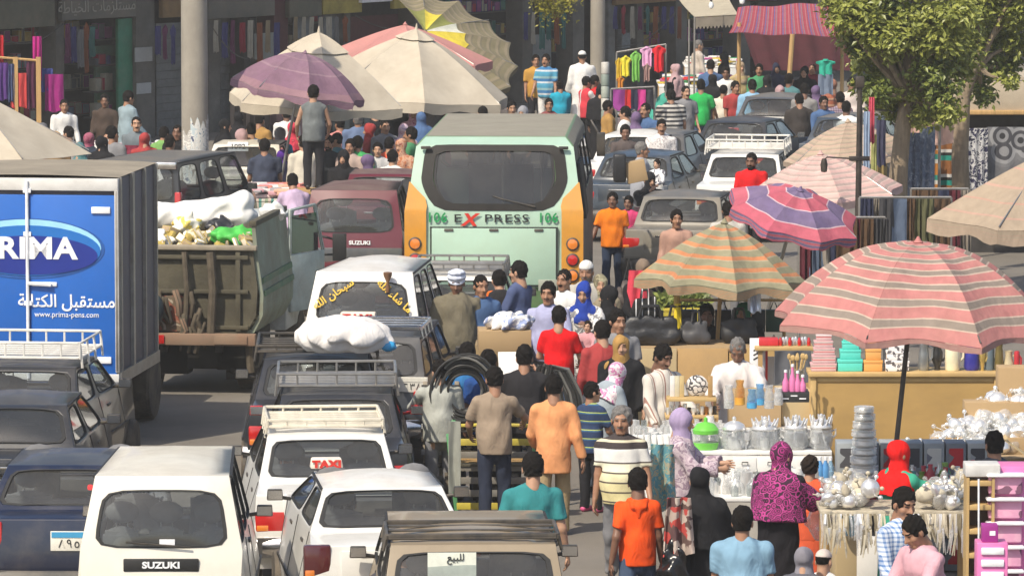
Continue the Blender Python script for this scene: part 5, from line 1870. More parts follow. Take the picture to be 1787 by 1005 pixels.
def shops():
 root=empty('shop_building',FA,'dark row of street shops with sign boards and shutters behind the market','building')
 def part(nm,mb,par=root,**kw):
  o=mb.build(nm,None,None,**kw)
  o.parent=par
  o.matrix_parent_inverse=root.matrix_basis.inverted()if par is root else Matrix.Identity(4)
  if par is root:
   o.matrix_parent_inverse=Matrix.Translation(-root.location)
  return o
 far=FA+FD*62
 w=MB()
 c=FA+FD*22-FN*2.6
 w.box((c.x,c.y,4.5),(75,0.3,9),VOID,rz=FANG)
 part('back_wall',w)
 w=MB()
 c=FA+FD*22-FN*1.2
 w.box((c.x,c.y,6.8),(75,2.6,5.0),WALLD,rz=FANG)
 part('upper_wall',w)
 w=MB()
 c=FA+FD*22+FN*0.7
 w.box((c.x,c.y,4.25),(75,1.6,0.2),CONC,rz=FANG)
 part('canopy_slab',w)  # unseen slab added above the frame to shade the shop fronts
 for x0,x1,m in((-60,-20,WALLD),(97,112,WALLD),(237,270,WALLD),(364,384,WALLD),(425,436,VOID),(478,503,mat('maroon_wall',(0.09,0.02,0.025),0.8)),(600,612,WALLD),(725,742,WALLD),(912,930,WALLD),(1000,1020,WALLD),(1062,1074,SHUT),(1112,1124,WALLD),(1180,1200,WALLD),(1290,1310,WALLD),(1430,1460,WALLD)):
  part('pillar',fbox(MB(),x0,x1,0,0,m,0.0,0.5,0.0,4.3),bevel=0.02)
 SG=mat('sign_board_grey',(0.13,0.125,0.11),0.7,var=0.2,scale=1.5,dirt=0.3)
 SO=mat('sign_board_olive',(0.11,0.11,0.08),0.7,var=0.2,scale=1.5,dirt=0.3)
 SY=mat('sign_board_yellow',(0.38,0.30,0.06),0.7,var=0.3,scale=4)
 SB=mat('sign_board_brown',(0.22,0.13,0.05),0.7,var=0.2)
 for x0,x1,y0,y1,m,off in((-30,96,-45,50,SO,0.35),(108,238,-50,33,SG,0.25),(284,316,-40,31,SB,0.2),(364,480,-40,31,SG,0.15),(505,562,-40,30,SO,0.15),(564,632,-40,24,SY,0.15),(632,690,-30,4,WINK,0.25),(688,722,-30,15,SY,0.3),(1075,1180,-40,6,SB,0.15),(1310,1420,-60,-2,mat('sign_board_red',(0.3,0.02,0.03),0.6),0.2)):
  part('sign_board',fbox(MB(),x0,x1,y0,y1,m,off,0.12),bevel=0.01)
 p=fpt(170,12,0.262)
 o=text('\uFEE3\uFEB4\uFE98\uFEE0\uFEB0\uFEE3\uFE8E\uFE95 \uFE8D\uFEDF\uFEA8\uFEF4\uFE8E\uFEC3\uFE94'[::-1],0.34,mat('dull_lettering',(0.34,0.32,0.27),0.7),root,(0,0,0))
 o.matrix_parent_inverse=Matrix.Translation(-root.location)
 o.location=p
 o.rotation_euler=(PI/2,0,FANG)
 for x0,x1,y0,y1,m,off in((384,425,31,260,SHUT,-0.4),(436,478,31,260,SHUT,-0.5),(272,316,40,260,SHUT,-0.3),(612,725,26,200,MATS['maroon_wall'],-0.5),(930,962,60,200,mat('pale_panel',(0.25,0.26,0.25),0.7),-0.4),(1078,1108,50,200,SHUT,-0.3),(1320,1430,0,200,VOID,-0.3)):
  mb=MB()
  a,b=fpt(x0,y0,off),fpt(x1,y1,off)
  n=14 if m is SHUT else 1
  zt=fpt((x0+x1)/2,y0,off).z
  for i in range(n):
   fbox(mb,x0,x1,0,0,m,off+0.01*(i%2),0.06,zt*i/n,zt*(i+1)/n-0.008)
  s=part('shutter' if m is SHUT else 'wall_panel',mb,smooth=False)
  if m is SHUT:
   s['kind']='stuff'
 part('green_door',fbox(MB(),206,231,33,0,GREEND,-0.1,0.08,0.0),bevel=0.01)
 part('door_frame',fbox(MB(),168,205,80,0,mat('pale_green_door',(0.12,0.25,0.16),0.7,dirt=0.3),-0.7,0.08,0.0),bevel=0.01)
 for x0,x1,y0,y1,m,off in((236,266,83,108,'g',0.03),(239,264,145,164,'g',0.03),(444,485,58,103,'c',0.03),(512,540,30,68,'b',-0.2),(565,600,25,68,'b',-0.2),(1086,1100,58,84,'b',0.0)):
  mm={'g':mat('poster_grey',(0.42,0.42,0.40),0.8,var=0.1),'c':mat('poster_cream',(0.3,0.31,0.28),0.8,var=0.1),'b':mat('poster_blue_grey',(0.2,0.22,0.23),0.7,var=0.3,scale=5)}[m]
  part('poster',fbox(MB(),x0,x1,y0,y1,mm,off,0.02))
 rn=random.Random(5)
 GC=[mat('goods_%d'%i,c,0.7,var=0.2)for i,c in enumerate([(0.4,0.02,0.05),(0.05,0.05,0.25),(0.45,0.4,0.3),(0.05,0.18,0.14),(0.3,0.05,0.22),(0.12,0.12,0.13),(0.5,0.35,0.08),(0.25,0.3,0.38)])]
 for x0,x1,y0,off in((0,95,60,-1.0),(112,166,60,-1.4),(168,204,85,-0.5),(505,600,60,-1.2),(745,905,40,-1.0),(965,1000,40,-1.2),(1124,1180,30,-1.0),(1200,1290,40,-1.3),(1310,1430,60,-1.4)):
  for k in range(4):
   sh=part('shelf',fbox(MB(),x0,x1,0,0,WALLD,off,0.4,0.45+0.55*k,0.48+0.55*k))
   gd=MB()
   a,b=fpt(x0,100,off),fpt(x1,100,off)
   ln=(Vector((b.x,b.y))-Vector((a.x,a.y))).length
   t=0.05
   while t<ln-0.1:
    ww=rn.uniform(0.08,0.26)
    hh=rn.uniform(0.1,0.36)
    pt=Vector((a.x,a.y,0))+FD*(t+ww/2)-FN*0.15
    gd.box((pt.x,pt.y,0.485+0.55*k+hh/2),(ww*0.9,0.2,hh),rn.choice(GC),rz=FANG)
    t+=ww
   g=gd.build('shelf_goods',None,None,bevel=0.01)
   g['kind']='stuff'
   g.parent=root
   g.matrix_parent_inverse=Matrix.Translation(-root.location)
shops()
def hang(name,label,px0,px1,py0,py1,Y,m,cat,folds=3,amp=0.03,group=None,shape=None,th=0.012,yaw=0.0,n=18):
 """a piece of cloth or a garment hung from its upper edge"""
 a,b=atY(px0,py0,Y),atY(px1,py0,Y)
 z1,z0=a.z,atY(px0,py1,Y).z
 w,h=b.x-a.x,z1-z0
 rn=random.Random(int(px0*7+py0))
 ph=rn.uniform(0,6)
 def fn(u,v):
  x=(u-0.5)*w
  if shape=='shirt':
   k=1.0 if v<0.30 else 0.66
   if v<0.08:
    k=0.35+0.65*v/0.08
   x*=k
  elif shape=='taper':
   x*=0.75+0.25*v
  elif shape=='legs':
   x*=1.0
  y=amp*math.sin(u*folds*2*PI+ph+1.2*math.sin(3*v))*(0.35+0.65*v)+0.06*math.sin(v*3)*amp*10
  return Vector((x,y,-h*v+(0.02*math.sin(u*9+ph)if v>0.5 else 0)))
 mb=MB()
 mb.sheet(fn,n,10,th,m)
 if shape=='shirt':
  mb.lathe([(w*0.16,-h*0.02),(w*0.12,0.03)],(0,0,0),m,10,sy=0.6)
 o=mb.build(name,None,None,((a.x+b.x)/2,Y,z1),rz=yaw)
 return tag(o,label,cat,group)
# ------------------------------------------------------------------ concrete street column with torn posters
def column():
 p=atY(340.5,300,86)
 root=empty('concrete_column',(p.x,p.y,0),'tall round concrete column with torn posters round its foot','column')
 MB().lathe([(0.235,0),(0.225,0.3),(0.215,7.0)],(0,0,0),CONC,24).build('shaft',None,root)
 rn=random.Random(11)
 PM=[print_cloth('poster_print_%d'%i,c,9,'clouds',bump=0)for i,c in enumerate([[(0.55,0.55,0.52),(0.68,0.67,0.62),(0.2,0.28,0.33)],[(0.7,0.68,0.62),(0.45,0.43,0.4),(0.62,0.6,0.55)],[(0.5,0.58,0.6),(0.7,0.7,0.66),(0.1,0.12,0.2)]])]
 k=0
 for z in(0.35,0.75,1.15,1.5):
  for a0 in(-2.7,-1.95,-1.2,-0.45):
   a0+=rn.uniform(-0.15,0.15)
   wd,hh=rn.uniform(0.6,0.85),rn.uniform(0.34,0.5)
   tz=rn.uniform(-0.08,0.08)
   k+=1
   rr=0.223+0.0025*(k%4)+0.004
   MB().sheet(lambda u,v:Vector((rr*math.cos(a0+u*wd),rr*math.sin(a0+u*wd),z+v*hh*(1+0.15*math.sin(9*u+k))+tz)),7,4,0.002,PM[k%3]).build('poster',None,root)
column()
def back_pillar():
 p=atY(1043,150,116)
 root=empty('concrete_column',(p.x,p.y,0),'slim weathered concrete column beside the white robed man','column')
 MB().lathe([(0.17,0),(0.155,6)],(0,0,0),CONC,18).build('shaft',None,root)
back_pillar()
# ------------------------------------------------------------------ parasols
def parasol(label,px,py,z,Rr,rise,n=8,m=None,tilt=(0,0),spin=0.0,pole=2.6,val=0.10,scal=0.04,polem=None,vent=None,mats=None,curve=1.7,name='parasol',cat='parasol',pole_tilt=None,sag=0.05,ribs=True,frm=0.0,group=None,to=1.0,inner=None,skip=()):
 p=at(px,py,z)
 root=empty(name,p,label,cat,group)
 TM=Matrix.Rotation(R(tilt[0]),4,'X')@Matrix.Rotation(R(tilt[1]),4,'Y')
 polem=polem or STEEL
 rq=random.Random(int(px))
 drop=[rq.uniform(0,0.07)*Rr*0.5 for _ in range(n)]
 def rib(a,v):
  return Vector((Rr*v*math.cos(a),Rr*v*math.sin(a),-rise*(v**curve)))
 def edge(i,u,v,k=1.0):
  a0,a1=spin+2*PI*i/n,spin+2*PI*(i+1)/n
  s=math.sin(PI*u)
  vv=v*(1-scal*s*v)
  q=rib(a0,vv).lerp(rib(a1,vv),u)
  c=(a0+a1)/2
  q+=Vector((-math.cos(c),-math.sin(c),-1))*sag*Rr*s*v*(1-0.4*v)
  w1=0.006*math.sin(7*u+9*v+i*2.1)+0.005*math.sin(17*v-5*u+i)
  return q+Vector((0,0,w1*1.6*v*s-drop[i]*v*v*(1-u)-drop[(i+1)%n]*v*v*u))
 for i in range(n):
  if i in skip:
   continue
  mi=mats[i%len(mats)]if mats else m
  mb=MB()
  def fn(u,v):
   return TM@edge(i,u,max(0.012,v*to))
  mb.sheet(fn,8,14,0.006,mi)
  pn=mb.build('canopy_panel',None,root)
  if inner is not None:
   ib=MB()
   ib.sheet(lambda u,v:TM@(edge(i,u,max(0.012,v*0.46))+Vector((0,0,0.015))),6,6,0.004,inner[i%len(inner)])
   ib.build('canopy_inlay',None,pn)
  if val:
   vb=MB()
   vb.sheet(lambda u,v:TM@(edge(i,u,to)+Vector((0,0,-val*v*(1+0.25*math.sin(PI*u*3))-0.004))),8,2,0.005,mi)
   vb.build('valance',None,pn)
  if ribs:
   a0=spin+2*PI*i/n
   rb=MB()
   rb.tube([TM@(rib(a0,v)+Vector((0,0,-0.02)))for v in(0.03,0.35,0.65,0.98)],0.009,polem,5)
   rb.tube([TM@Vector((0,0,-rise*0.9)),TM@(rib(a0,0.5)+Vector((0,0,-0.02)))],0.008,polem,5)
   rb.build('rib',None,root)
 if vent:
  for i in range(n):
   vb=MB()
   vb.sheet(lambda u,v:TM@(edge(i,u,max(0.01,v*vent))+Vector((0,0,0.07-0.03*v))),6,4,0.006,mats[i%len(mats)]if mats else m)
   vb.build('vent_cap',None,root)
 fk=1.0 if vent else 0.35
 fi=MB().lathe([(0.03,-0.02),(0.05,0.03*fk),(0.03,0.07*fk),(0.012,0.16*fk),(0.0,0.19*fk)],(0,0,0),m or mats[0],8)
 f=fi.build('finial',None,root)
 f.matrix_basis=TM
 pl=MB()
 ax=(TM.to_3x3()@Vector((0,0,-1)))
 if pole_tilt:
  ax=Vector(pole_tilt).normalized()
 L_=(p.z-0.005)/max(0.2,-ax.z)if pole>2 else pole
 pl.tube([Vector((0,0,0.0)),ax*L_],0.024,polem,8)
 pl.build('pole',None,root)
 return root
def uvs(name,stops,**kw):
 return stripes(name,stops,axis='Y',freq=1.0,coord='UV',repeat=False,**kw)
def umbrellas():
 P1,P2,CRM=(0.44,0.18,0.17),(0.24,0.20,0.17),(0.49,0.38,0.31)
 st=[(0.0,P1)]
 for i in range(7):
  b=0.10+i*0.128
  st+=[(b,CRM),(b+0.010,P2),(b+0.050,CRM),(b+0.060,P1)]
 pink=uvs('parasol_pink_stripe',st,dirt=0.25,fade=0.12)
 parasol('big pink parasol with grey and cream rings over the glassware stall',1602,424,3.40,1.39,0.74,8,pink,(3,2),R(67),2.6,0.05,0.05,BLACKPL,curve=2.25,pole_tilt=(-0.10,0,-1))
 O1,O2=(0.25,0.235,0.15),(0.50,0.20,0.09)
 st=[(0.0,O1)]
 for b in(0.12,0.27,0.42,0.57,0.72,0.86):
  st+=[(b,O2),(b+0.05,(0.36,0.30,0.2)),(b+0.065,O1)]
 olive=uvs('parasol_olive_orange',st,dirt=0.45,dirtcol=(0.25,0.22,0.16),fade=0.16)
 parasol('ragged olive parasol with faded orange rings above the handbags',1264,390,2.58,1.02,0.66,8,olive,(2,3),R(8),2.5,0.09,0.09,WOODY,curve=1.35,sag=0.09)
 A_,B_,W_=(0.44,0.10,0.14),(0.16,0.12,0.22),(0.52,0.38,0.42)
 rings=uvs('parasol_rings',[(0.0,B_),(0.20,W_),(0.22,A_),(0.48,W_),(0.50,B_),(0.78,W_),(0.80,A_)],fade=0.14,dirt=0.15)
 parasol('tilted parasol with purple and crimson rings beside lamp post',1396,333,2.56,0.88,0.30,8,rings,(17,13),R(20),2.4,0.10,0.03,STEEL,curve=1.6)
 C1,C2,C3=(0.55,0.36,0.33),(0.40,0.31,0.28),(0.62,0.45,0.40)
 st=[(0.0,C1)]
 for i in range(9):
  b=0.06+i*0.105
  st+=[(b,C2),(b+0.04,C3),(b+0.055,C1)]
 pale=uvs('parasol_pale_stripe',st,dirt=0.2)
 parasol('pale pink finely striped parasol above the ringed parasol',1432,270,2.50,1.14,0.52,8,pale,(4,-4),R(10),2.4,0.08,0.05,STEEL,curve=1.4)
 T1,T2,T3=(0.42,0.33,0.25),(0.33,0.27,0.21),(0.50,0.33,0.27)
 st=[(0.0,T1)]
 for i in range(9):
  b=0.06+i*0.105
  st+=[(b,T2),(b+0.04,T3),(b+0.055,T1)]
 tanm=uvs('parasol_tan_stripe',st,dirt=0.3)
 parasol('tan striped parasol farthest along behind the pale pink one',1480,214,2.55,1.05,0.5,8,tanm,(0,-6),R(30),2.4,0.06,0.05,STEEL,curve=1.4)
 BG=(0.36,0.285,0.21)
 st=[(0.0,BG),(0.3,(0.44,0.26,0.21)),(0.32,BG),(0.52,(0.44,0.28,0.22)),(0.55,BG),(0.70,(0.42,0.26,0.20)),(0.72,BG),(0.86,(0.44,0.28,0.22)),(0.88,BG)]
 tanp=uvs('parasol_sand',st,dirt=0.2)
 parasol('wide sand coloured canvas parasol at the right edge',1838,262,3.0,1.55,0.95,6,tanp,(-2,3),R(0),2.7,0.16,0.05,STEEL,curve=1.15)
 crm=mat('canvas_cream',(0.53,0.47,0.37),0.9,var=0.1,scale=1.5,dirt=0.5,dirtcol=(0.38,0.32,0.24),bump=0.35,bscale=5)
 parasol('cream canvas parasol with square vent behind the purple one',556,64,3.22,1.62,1.08,6,crm,(3,3),R(-20),2.9,0.14,0.02,STEEL,vent=0.36,curve=1.35,sag=0.05)
 parasol('cream canvas parasol with round vent nearest the bus',726,58,2.92,1.95,1.10,7,crm,(2,5),R(-30),2.9,0.16,0.02,STEEL,vent=0.2,curve=1.3,sag=0.05)
 rose=mat('canvas_rose',(0.50,0.22,0.20),0.9,var=0.08,scale=1.5,dirt=0.2,bump=0.3,bscale=5)
 parasol('faded rose canvas parasol behind the two cream ones',707,44,2.86,1.75,0.66,8,rose,(0,2),R(8),2.8,0.14,0.03,STEEL,curve=1.2)
 pur=uvs('parasol_purple',[(0.0,(0.23,0.14,0.19)),(0.30,(0.27,0.17,0.21)),(0.33,(0.22,0.13,0.18)),(0.60,(0.28,0.18,0.22)),(0.63,(0.21,0.12,0.17)),(0.9,(0.26,0.15,0.18))],dirt=0.15)
 parasol('dusty purple parasol leaning over the man in grey vest',532,94,3.05,1.16,0.60,8,pur,(2,11),R(12),2.6,0.10,0.03,STEEL,curve=1.9)
 parasol('cream canvas parasol cut by the left edge',-62,150,2.95,1.95,1.0,6,crm,(0,0),R(3),2.8,0.0,0.02,STEEL,curve=1.05,sag=0.02)
 ol=stripes('parasol_brown_olive',[(0.0,(0.20,0.175,0.105)),(0.5,(0.25,0.21,0.14)),(0.8,(0.17,0.15,0.10))],axis='Y',freq=9,coord='UV',dirt=0.2)
 yl,wh,og=mat('canvas_yellow',(0.62,0.50,0.05),0.9),mat('canvas_white',(0.60,0.60,0.50),0.9),mat('canvas_olive',(0.20,0.21,0.05),0.9)
 parasol('large brown parasol with yellow and white wedge centre by shop row',742,56,2.62,2.0,0.34,16,ol,(32,14),R(0),0.25,0.12,0.02,STEEL,curve=1.6,inner=[yl,wh,og,yl,og,wh],skip=(5,6,7,8,9,10,11))
umbrellas()
# ------------------------------------------------------------------ awnings at the far end
def awnings():
 am=stripes('awning_stripe',[(0.0,(0.30,0.055,0.075)),(0.22,(0.36,0.13,0.14)),(0.34,(0.28,0.05,0.075)),(0.52,(0.13,0.10,0.22)),(0.66,(0.32,0.075,0.10)),(0.8,(0.22,0.16,0.18)),(0.9,(0.30,0.055,0.075))],axis='X',freq=13,coord='UV')
 p0,p1=atY(1272,58,106),atY(1492,64,106)
 q0,q1=atY(1288,14,108.5),atY(1470,4,108.5)
 root=empty('market_awning',(p0.x,p0.y,0),'red and blue striped awning on a wooden prop beside the tree','awning')
 o=Vector((p0.x,p0.y,0))
 MB().sheet(lambda u,v:p0.lerp(p1,u).lerp(q0.lerp(q1,u),v)+Vector((0,0,-0.10*math.sin(PI*v)+0.02*math.sin(14*u)))-o,24,8,0.012,am).build('awning_cloth',None,root)
 mr=mat('maroon_shade',(0.10,0.025,0.035),0.95,var=0.2)  # dark maroon sheet stands in for the shade inside the awning
 b0,b1=atY(1285,62,109.5),atY(1490,62,109.5)
 MB().sheet(lambda u,v:b0.lerp(b1,u)+Vector((0.22*v*(1-u)*2,0.05*math.sin(u*30),0.5-1.25*v))-o,24,8,0.012,mr).build('shade_backdrop',None,root)
 t,b=atY(1383,60,105.8),atY(1370,205,105.8)
 b=t+(b-t)*1.15
 pl=MB().tube([t-o,Vector((b.x,b.y,0))-o],0.05,WOODY,8).build('prop',None,root)
 for x in(1290,1470):
  a=atY(x,40,107)
  MB().tube([Vector((a.x,a.y,0))-o,a-o],0.04,WOODY,8).build('prop',None,root)
 bm_=mat('awning_beige',(0.44,0.39,0.29),0.9,var=0.1,dirt=0.2)
 a0,a1=atY(1212,30,112),atY(1288,26,112)
 c0,c1=atY(1170,-22,115),atY(1262,-24,115)
 root=empty('market_awning',(a0.x,a0.y,0),'plain beige awning with fringed edge and a hanging bulb','awning')
 o=Vector((a0.x,a0.y,0))
 MB().sheet(lambda u,v:a0.lerp(a1,u).lerp(c0.lerp(c1,u),v)+Vector((0,0,-0.05*math.sin(PI*v)))-o,12,6,0.012,bm_).build('awning_cloth',None,root)
 MB().sheet(lambda u,v:a0.lerp(a1,u)+Vector((0,0,-0.02-v*(0.2+(0.05 if int(u*24)%2 else 0.0))))-o,48,3,0.008,mat('fringe_grey',(0.22,0.19,0.15),0.9)).build('fringe',None,root)
 for q,x in((a0,0.02),(a1,-0.02)):
  MB().tube([Vector((q.x,q.y,0))-o,q-o],0.022,STEEL,6).build('post',None,root)
 MB().tube([(-0.1,0.5,0.0),(-0.1,0.5,2.4)],0.022,STEEL,6).build('post',None,root)
 for i,(px,py,Y,lb)in enumerate(((1295,2,105.6,'white bulb dangling over the striped awning'),(1241,10,111.6,'white bulb dangling before the beige awning'))):
  a=atY(px,py,Y)
  r=empty('light_bulb',a,lb,'light bulb')
  MB().lathe([(0.0,-0.075),(0.045,-0.055),(0.06,0.0),(0.04,0.055),(0.022,0.085)],(0,0,0),mat('bulb_white',(0.8,0.8,0.78),0.2),12).build('bulb',None,r)
  MB().lathe([(0.026,0.08),(0.026,0.14)],(0,0,0),BLACKPL,10).build('socket',None,r)
  MB().tube([(0,0,0.14),(0.0,0.1,0.9)],0.008,BLACKPL,5).build('cable',None,r)
awnings()
# ------------------------------------------------------------------ trees
BARK=mat('bark',(0.30,0.23,0.155),0.95,var=0.35,scale=5,dirt=0.35,dirtcol=(0.15,0.115,0.08),bump=0.9,bscale=14,stretch=(3,3,0.5))
def leafmat(name,c0,c1):
 m,nt,b=_new(name)
 oi=nt.nodes.new('ShaderNodeNewGeometry')
 f=nt.nodes.new('ShaderNodeValToRGB')
 e=f.color_ramp.elements
 e[0].color,e[1].color=(*c0,1),(*c1,1)
 nt.links.new(oi.outputs['Random Per Island'],f.inputs[0])
 nt.links.new(f.outputs[0],b.inputs['Base Color'])
 b.inputs['Roughness'].default_value=0.42
 tl=nt.nodes.new('ShaderNodeBsdfTranslucent')
 nt.links.new(f.outputs[0],tl.inputs[0])
 mx=nt.nodes.new('ShaderNodeMixShader')
 mx.inputs[0].default_value=0.22
 nt.links.new(b.outputs[0],mx.inputs[1])
 nt.links.new(tl.outputs[0],mx.inputs[2])
 nt.links.new(mx.outputs[0],nt.nodes['Material Output'].inputs[0])
 return m
LEAF=leafmat('ficus_leaf',(0.17,0.20,0.032),(0.42,0.44,0.10))
LEAFD=leafmat('ficus_leaf_deep',(0.09,0.125,0.026),(0.25,0.29,0.06))
def tree(label,px,py,Y,clumps,r0,trunk_pts,seed,leaf=0.105,per=800):
 base=atY(px,py,Y)
 root=empty('street_tree',(base.x,Y,0),label,'tree')
 o=Vector((base.x,Y,0))
 rn=random.Random(seed)
 tp=[Vector(p)for p in trunk_pts]
 tr=MB()
 tr.tube(tp,[r0*(1.15-0.5*i/(len(tp)-1))for i in range(len(tp))],BARK,12)
 top=tp[-1]
 cs=[]
 for(cx,cy,dy,rr)in clumps:
  c=atY(cx,cy,Y+dy)-o
  cs.append((c,rr))
 for c,rr in cs:
  mid=top.lerp(c,0.5)+Vector((rn.uniform(-.1,.1),rn.uniform(-.1,.1),-0.12))
  tr.tube([top-Vector((0,0,0.25)),mid,c],[r0*0.42,r0*0.22,0.012],BARK,6)
 tr.build('trunk',None,root)
 vs,fs,mi=[],[],[]
 for ci,(c,rr)in enumerate(cs):
  k=int(per*(rr/0.4)**2)
  for s in range(k//9):
   th,ph=math.acos(rn.uniform(-1,1)),rn.uniform(0,2*PI)
   d=Vector((math.sin(th)*math.cos(ph),math.sin(th)*math.sin(ph),math.cos(th)))
   rad=rr*(rn.random()**0.45)
   sp=c+Vector((d.x*rad,d.y*rad,d.z*rad*0.78))
   for j in range(9):
    p=sp+Vector((rn.gauss(0,0.055),rn.gauss(0,0.055),rn.gauss(0,0.045)))
    n=(d*0.7+Vector((rn.gauss(0,.55),rn.gauss(0,.55),0.75+rn.gauss(0,.4)))).normalized()
    t=n.orthogonal().normalized()
    t=Matrix.Rotation(rn.uniform(0,2*PI),3,n)@t
    s_=n.cross(t)
    L_=leaf*rn.uniform(0.7,1.25)
    W_=L_*0.27
    b=len(vs)
    vs+=[p,p+t*L_*0.45+s_*W_+n*0.008,p+t*L_-n*L_*0.12,p+t*L_*0.45-s_*W_+n*0.008]
    fs+=[(b,b+1,b+2),(b,b+2,b+3)]
    mi+=[ci%3==2]*2
 me=bpy.data.meshes.new('crown')
 me.from_pydata([tuple(v)for v in vs],[],fs)
 me.materials.append(LEAF)
 me.materials.append(LEAFD)
 me.polygons.foreach_set('material_index',[1 if q else 0 for q in mi])
 me.update()
 link('crown',me,root)
 return root
def trees():
 rn=random.Random(4)
 c1=[]
 for(x,y,r)in((1455,5,.26),(1470,40,.24),(1492,70,.25),(1500,20,.34),(1530,55,.36),(1545,5,.4),(1520,110,.28),(1545,140,.26),(1575,100,.38),(1600,40,.42),(1590,165,.28),(1622,130,.36),(1640,75,.38),(1660,30,.42),(1650,165,.28),(1675,110,.36),(1545,185,.22),(1580,200,.2),(1620,190,.22),(1490,-40,.4),(1560,-60,.5),(1640,-50,.5),(1600,-130,.55),(1520,-110,.4),(1668,62,.3),(1555,75,.35),(1510,150,.2),(1560,165,.26),(1605,205,.2),(1530,165,.24),(1640,200,.2),(1660,195,.2),(1575,130,.3),(1565,30,.36),(1620,70,.36)):
  c1.append((x,y,rn.uniform(-0.75,0.6),r))
 tree('leafy street tree with pale grey trunk behind the parasols',1562,380,75,c1,0.155,[(0.0,0,0),(-0.02,0,0.9),(0.03,0,1.8),(0.10,0,2.6),(0.2,0,3.3)],3)
 c2=[]
 for(x,y,r)in((1700,20,.4),(1735,60,.34),(1720,110,.3),(1745,120,.24),(1700,150,.24),(1715,165,.2),(1770,20,.4),(1775,75,.3),(1730,-40,.5),(1790,-50,.5),(1690,75,.3),(1765,110,.2),(1760,145,.16)):
  c2.append((x,y,rn.uniform(-0.3,0.9),r))
 tree('second street tree at right with forked brown trunk',1677,330,78,c2,0.145,[(0.0,0,0),(0.02,0,1.0),(-0.02,0,2.0),(0.02,0,2.9),(0.25,0,3.6)],8)
 o=atY(965,5,112)
 root=empty('hanging_plant',(o.x,o.y,0),'yellow green plant in a hanging basket above the crowd','plant')
 vs,fs=[],[]
 r2=random.Random(9)
 lm=leafmat('lime_leaf',(0.16,0.16,0.01),(0.33,0.30,0.03))
 for i in range(1500):
  d=Vector((r2.gauss(0,0.16),r2.gauss(0,0.14),r2.gauss(0,0.2)))
  p=Vector((r2.uniform(-0.2,0.2),0,o.z+0.08))+d
  t=Vector((r2.gauss(0,1),r2.gauss(0,1),r2.gauss(0,1))).normalized()
  s_=t.orthogonal().normalized()
  b=len(vs)
  vs+=[p,p+t*0.05+s_*0.02,p+t*0.1,p+t*0.05-s_*0.02]
  fs+=[(b,b+1,b+2),(b,b+2,b+3)]
 me=bpy.data.meshes.new('foliage')
 me.from_pydata([tuple(v)for v in vs],[],fs)
 me.materials.append(lm)
 link('foliage',me,root)
 MB().lathe([(0.1,o.z-0.05),(0.16,o.z+0.18),(0.15,o.z+0.18),(0.0,o.z)],(0,0,0),BARK,12).build('basket',None,root)
 MB().tube([(0,0,o.z+0.18),(0,0.15,o.z+1.5)],0.012,BLACKPL,5).build('hanger',None,root)
trees()
# ------------------------------------------------------------------ black lamp post with bracket
def lamp_post():
 p=atY(1497,300,70)
 root=empty('lamp_post',(p.x,p.y,0),'thin black iron post with side bracket among the parasols','post')
 IR=mat('black_iron',(0.025,0.02,0.02),0.55,0.3,dirt=0.3)
 zt=atY(1500,150,70).z
 zb_=atY(1500,277,70).z
 MB().tube([(0,0,0),(0,0,0.6),(0.02,0,zt)],[0.06,0.05,0.035],IR,10).build('shaft',None,root)
 br=MB()
 br.box((0.02,0,zb_),(0.28,0.08,0.06),IR)
 br.tube([(-0.1,0,zb_),(-0.42,0,zb_+0.02),(-0.46,0,zb_-0.02)],0.012,IR,6)
 br.build('bracket',None,root,bevel=0.01)
 MB().lathe([(0.03,0.02),(0.05,-0.06),(0.04,-0.16),(0.0,-0.17)],(-0.46,0,zb_-0.02),IR,10).build('hanging_weight',None,root)
 MB().box((0.02,0,zt+0.05),(0.12,0.12,0.16),IR).build('cap',None,root,bevel=0.02)
lamp_post()
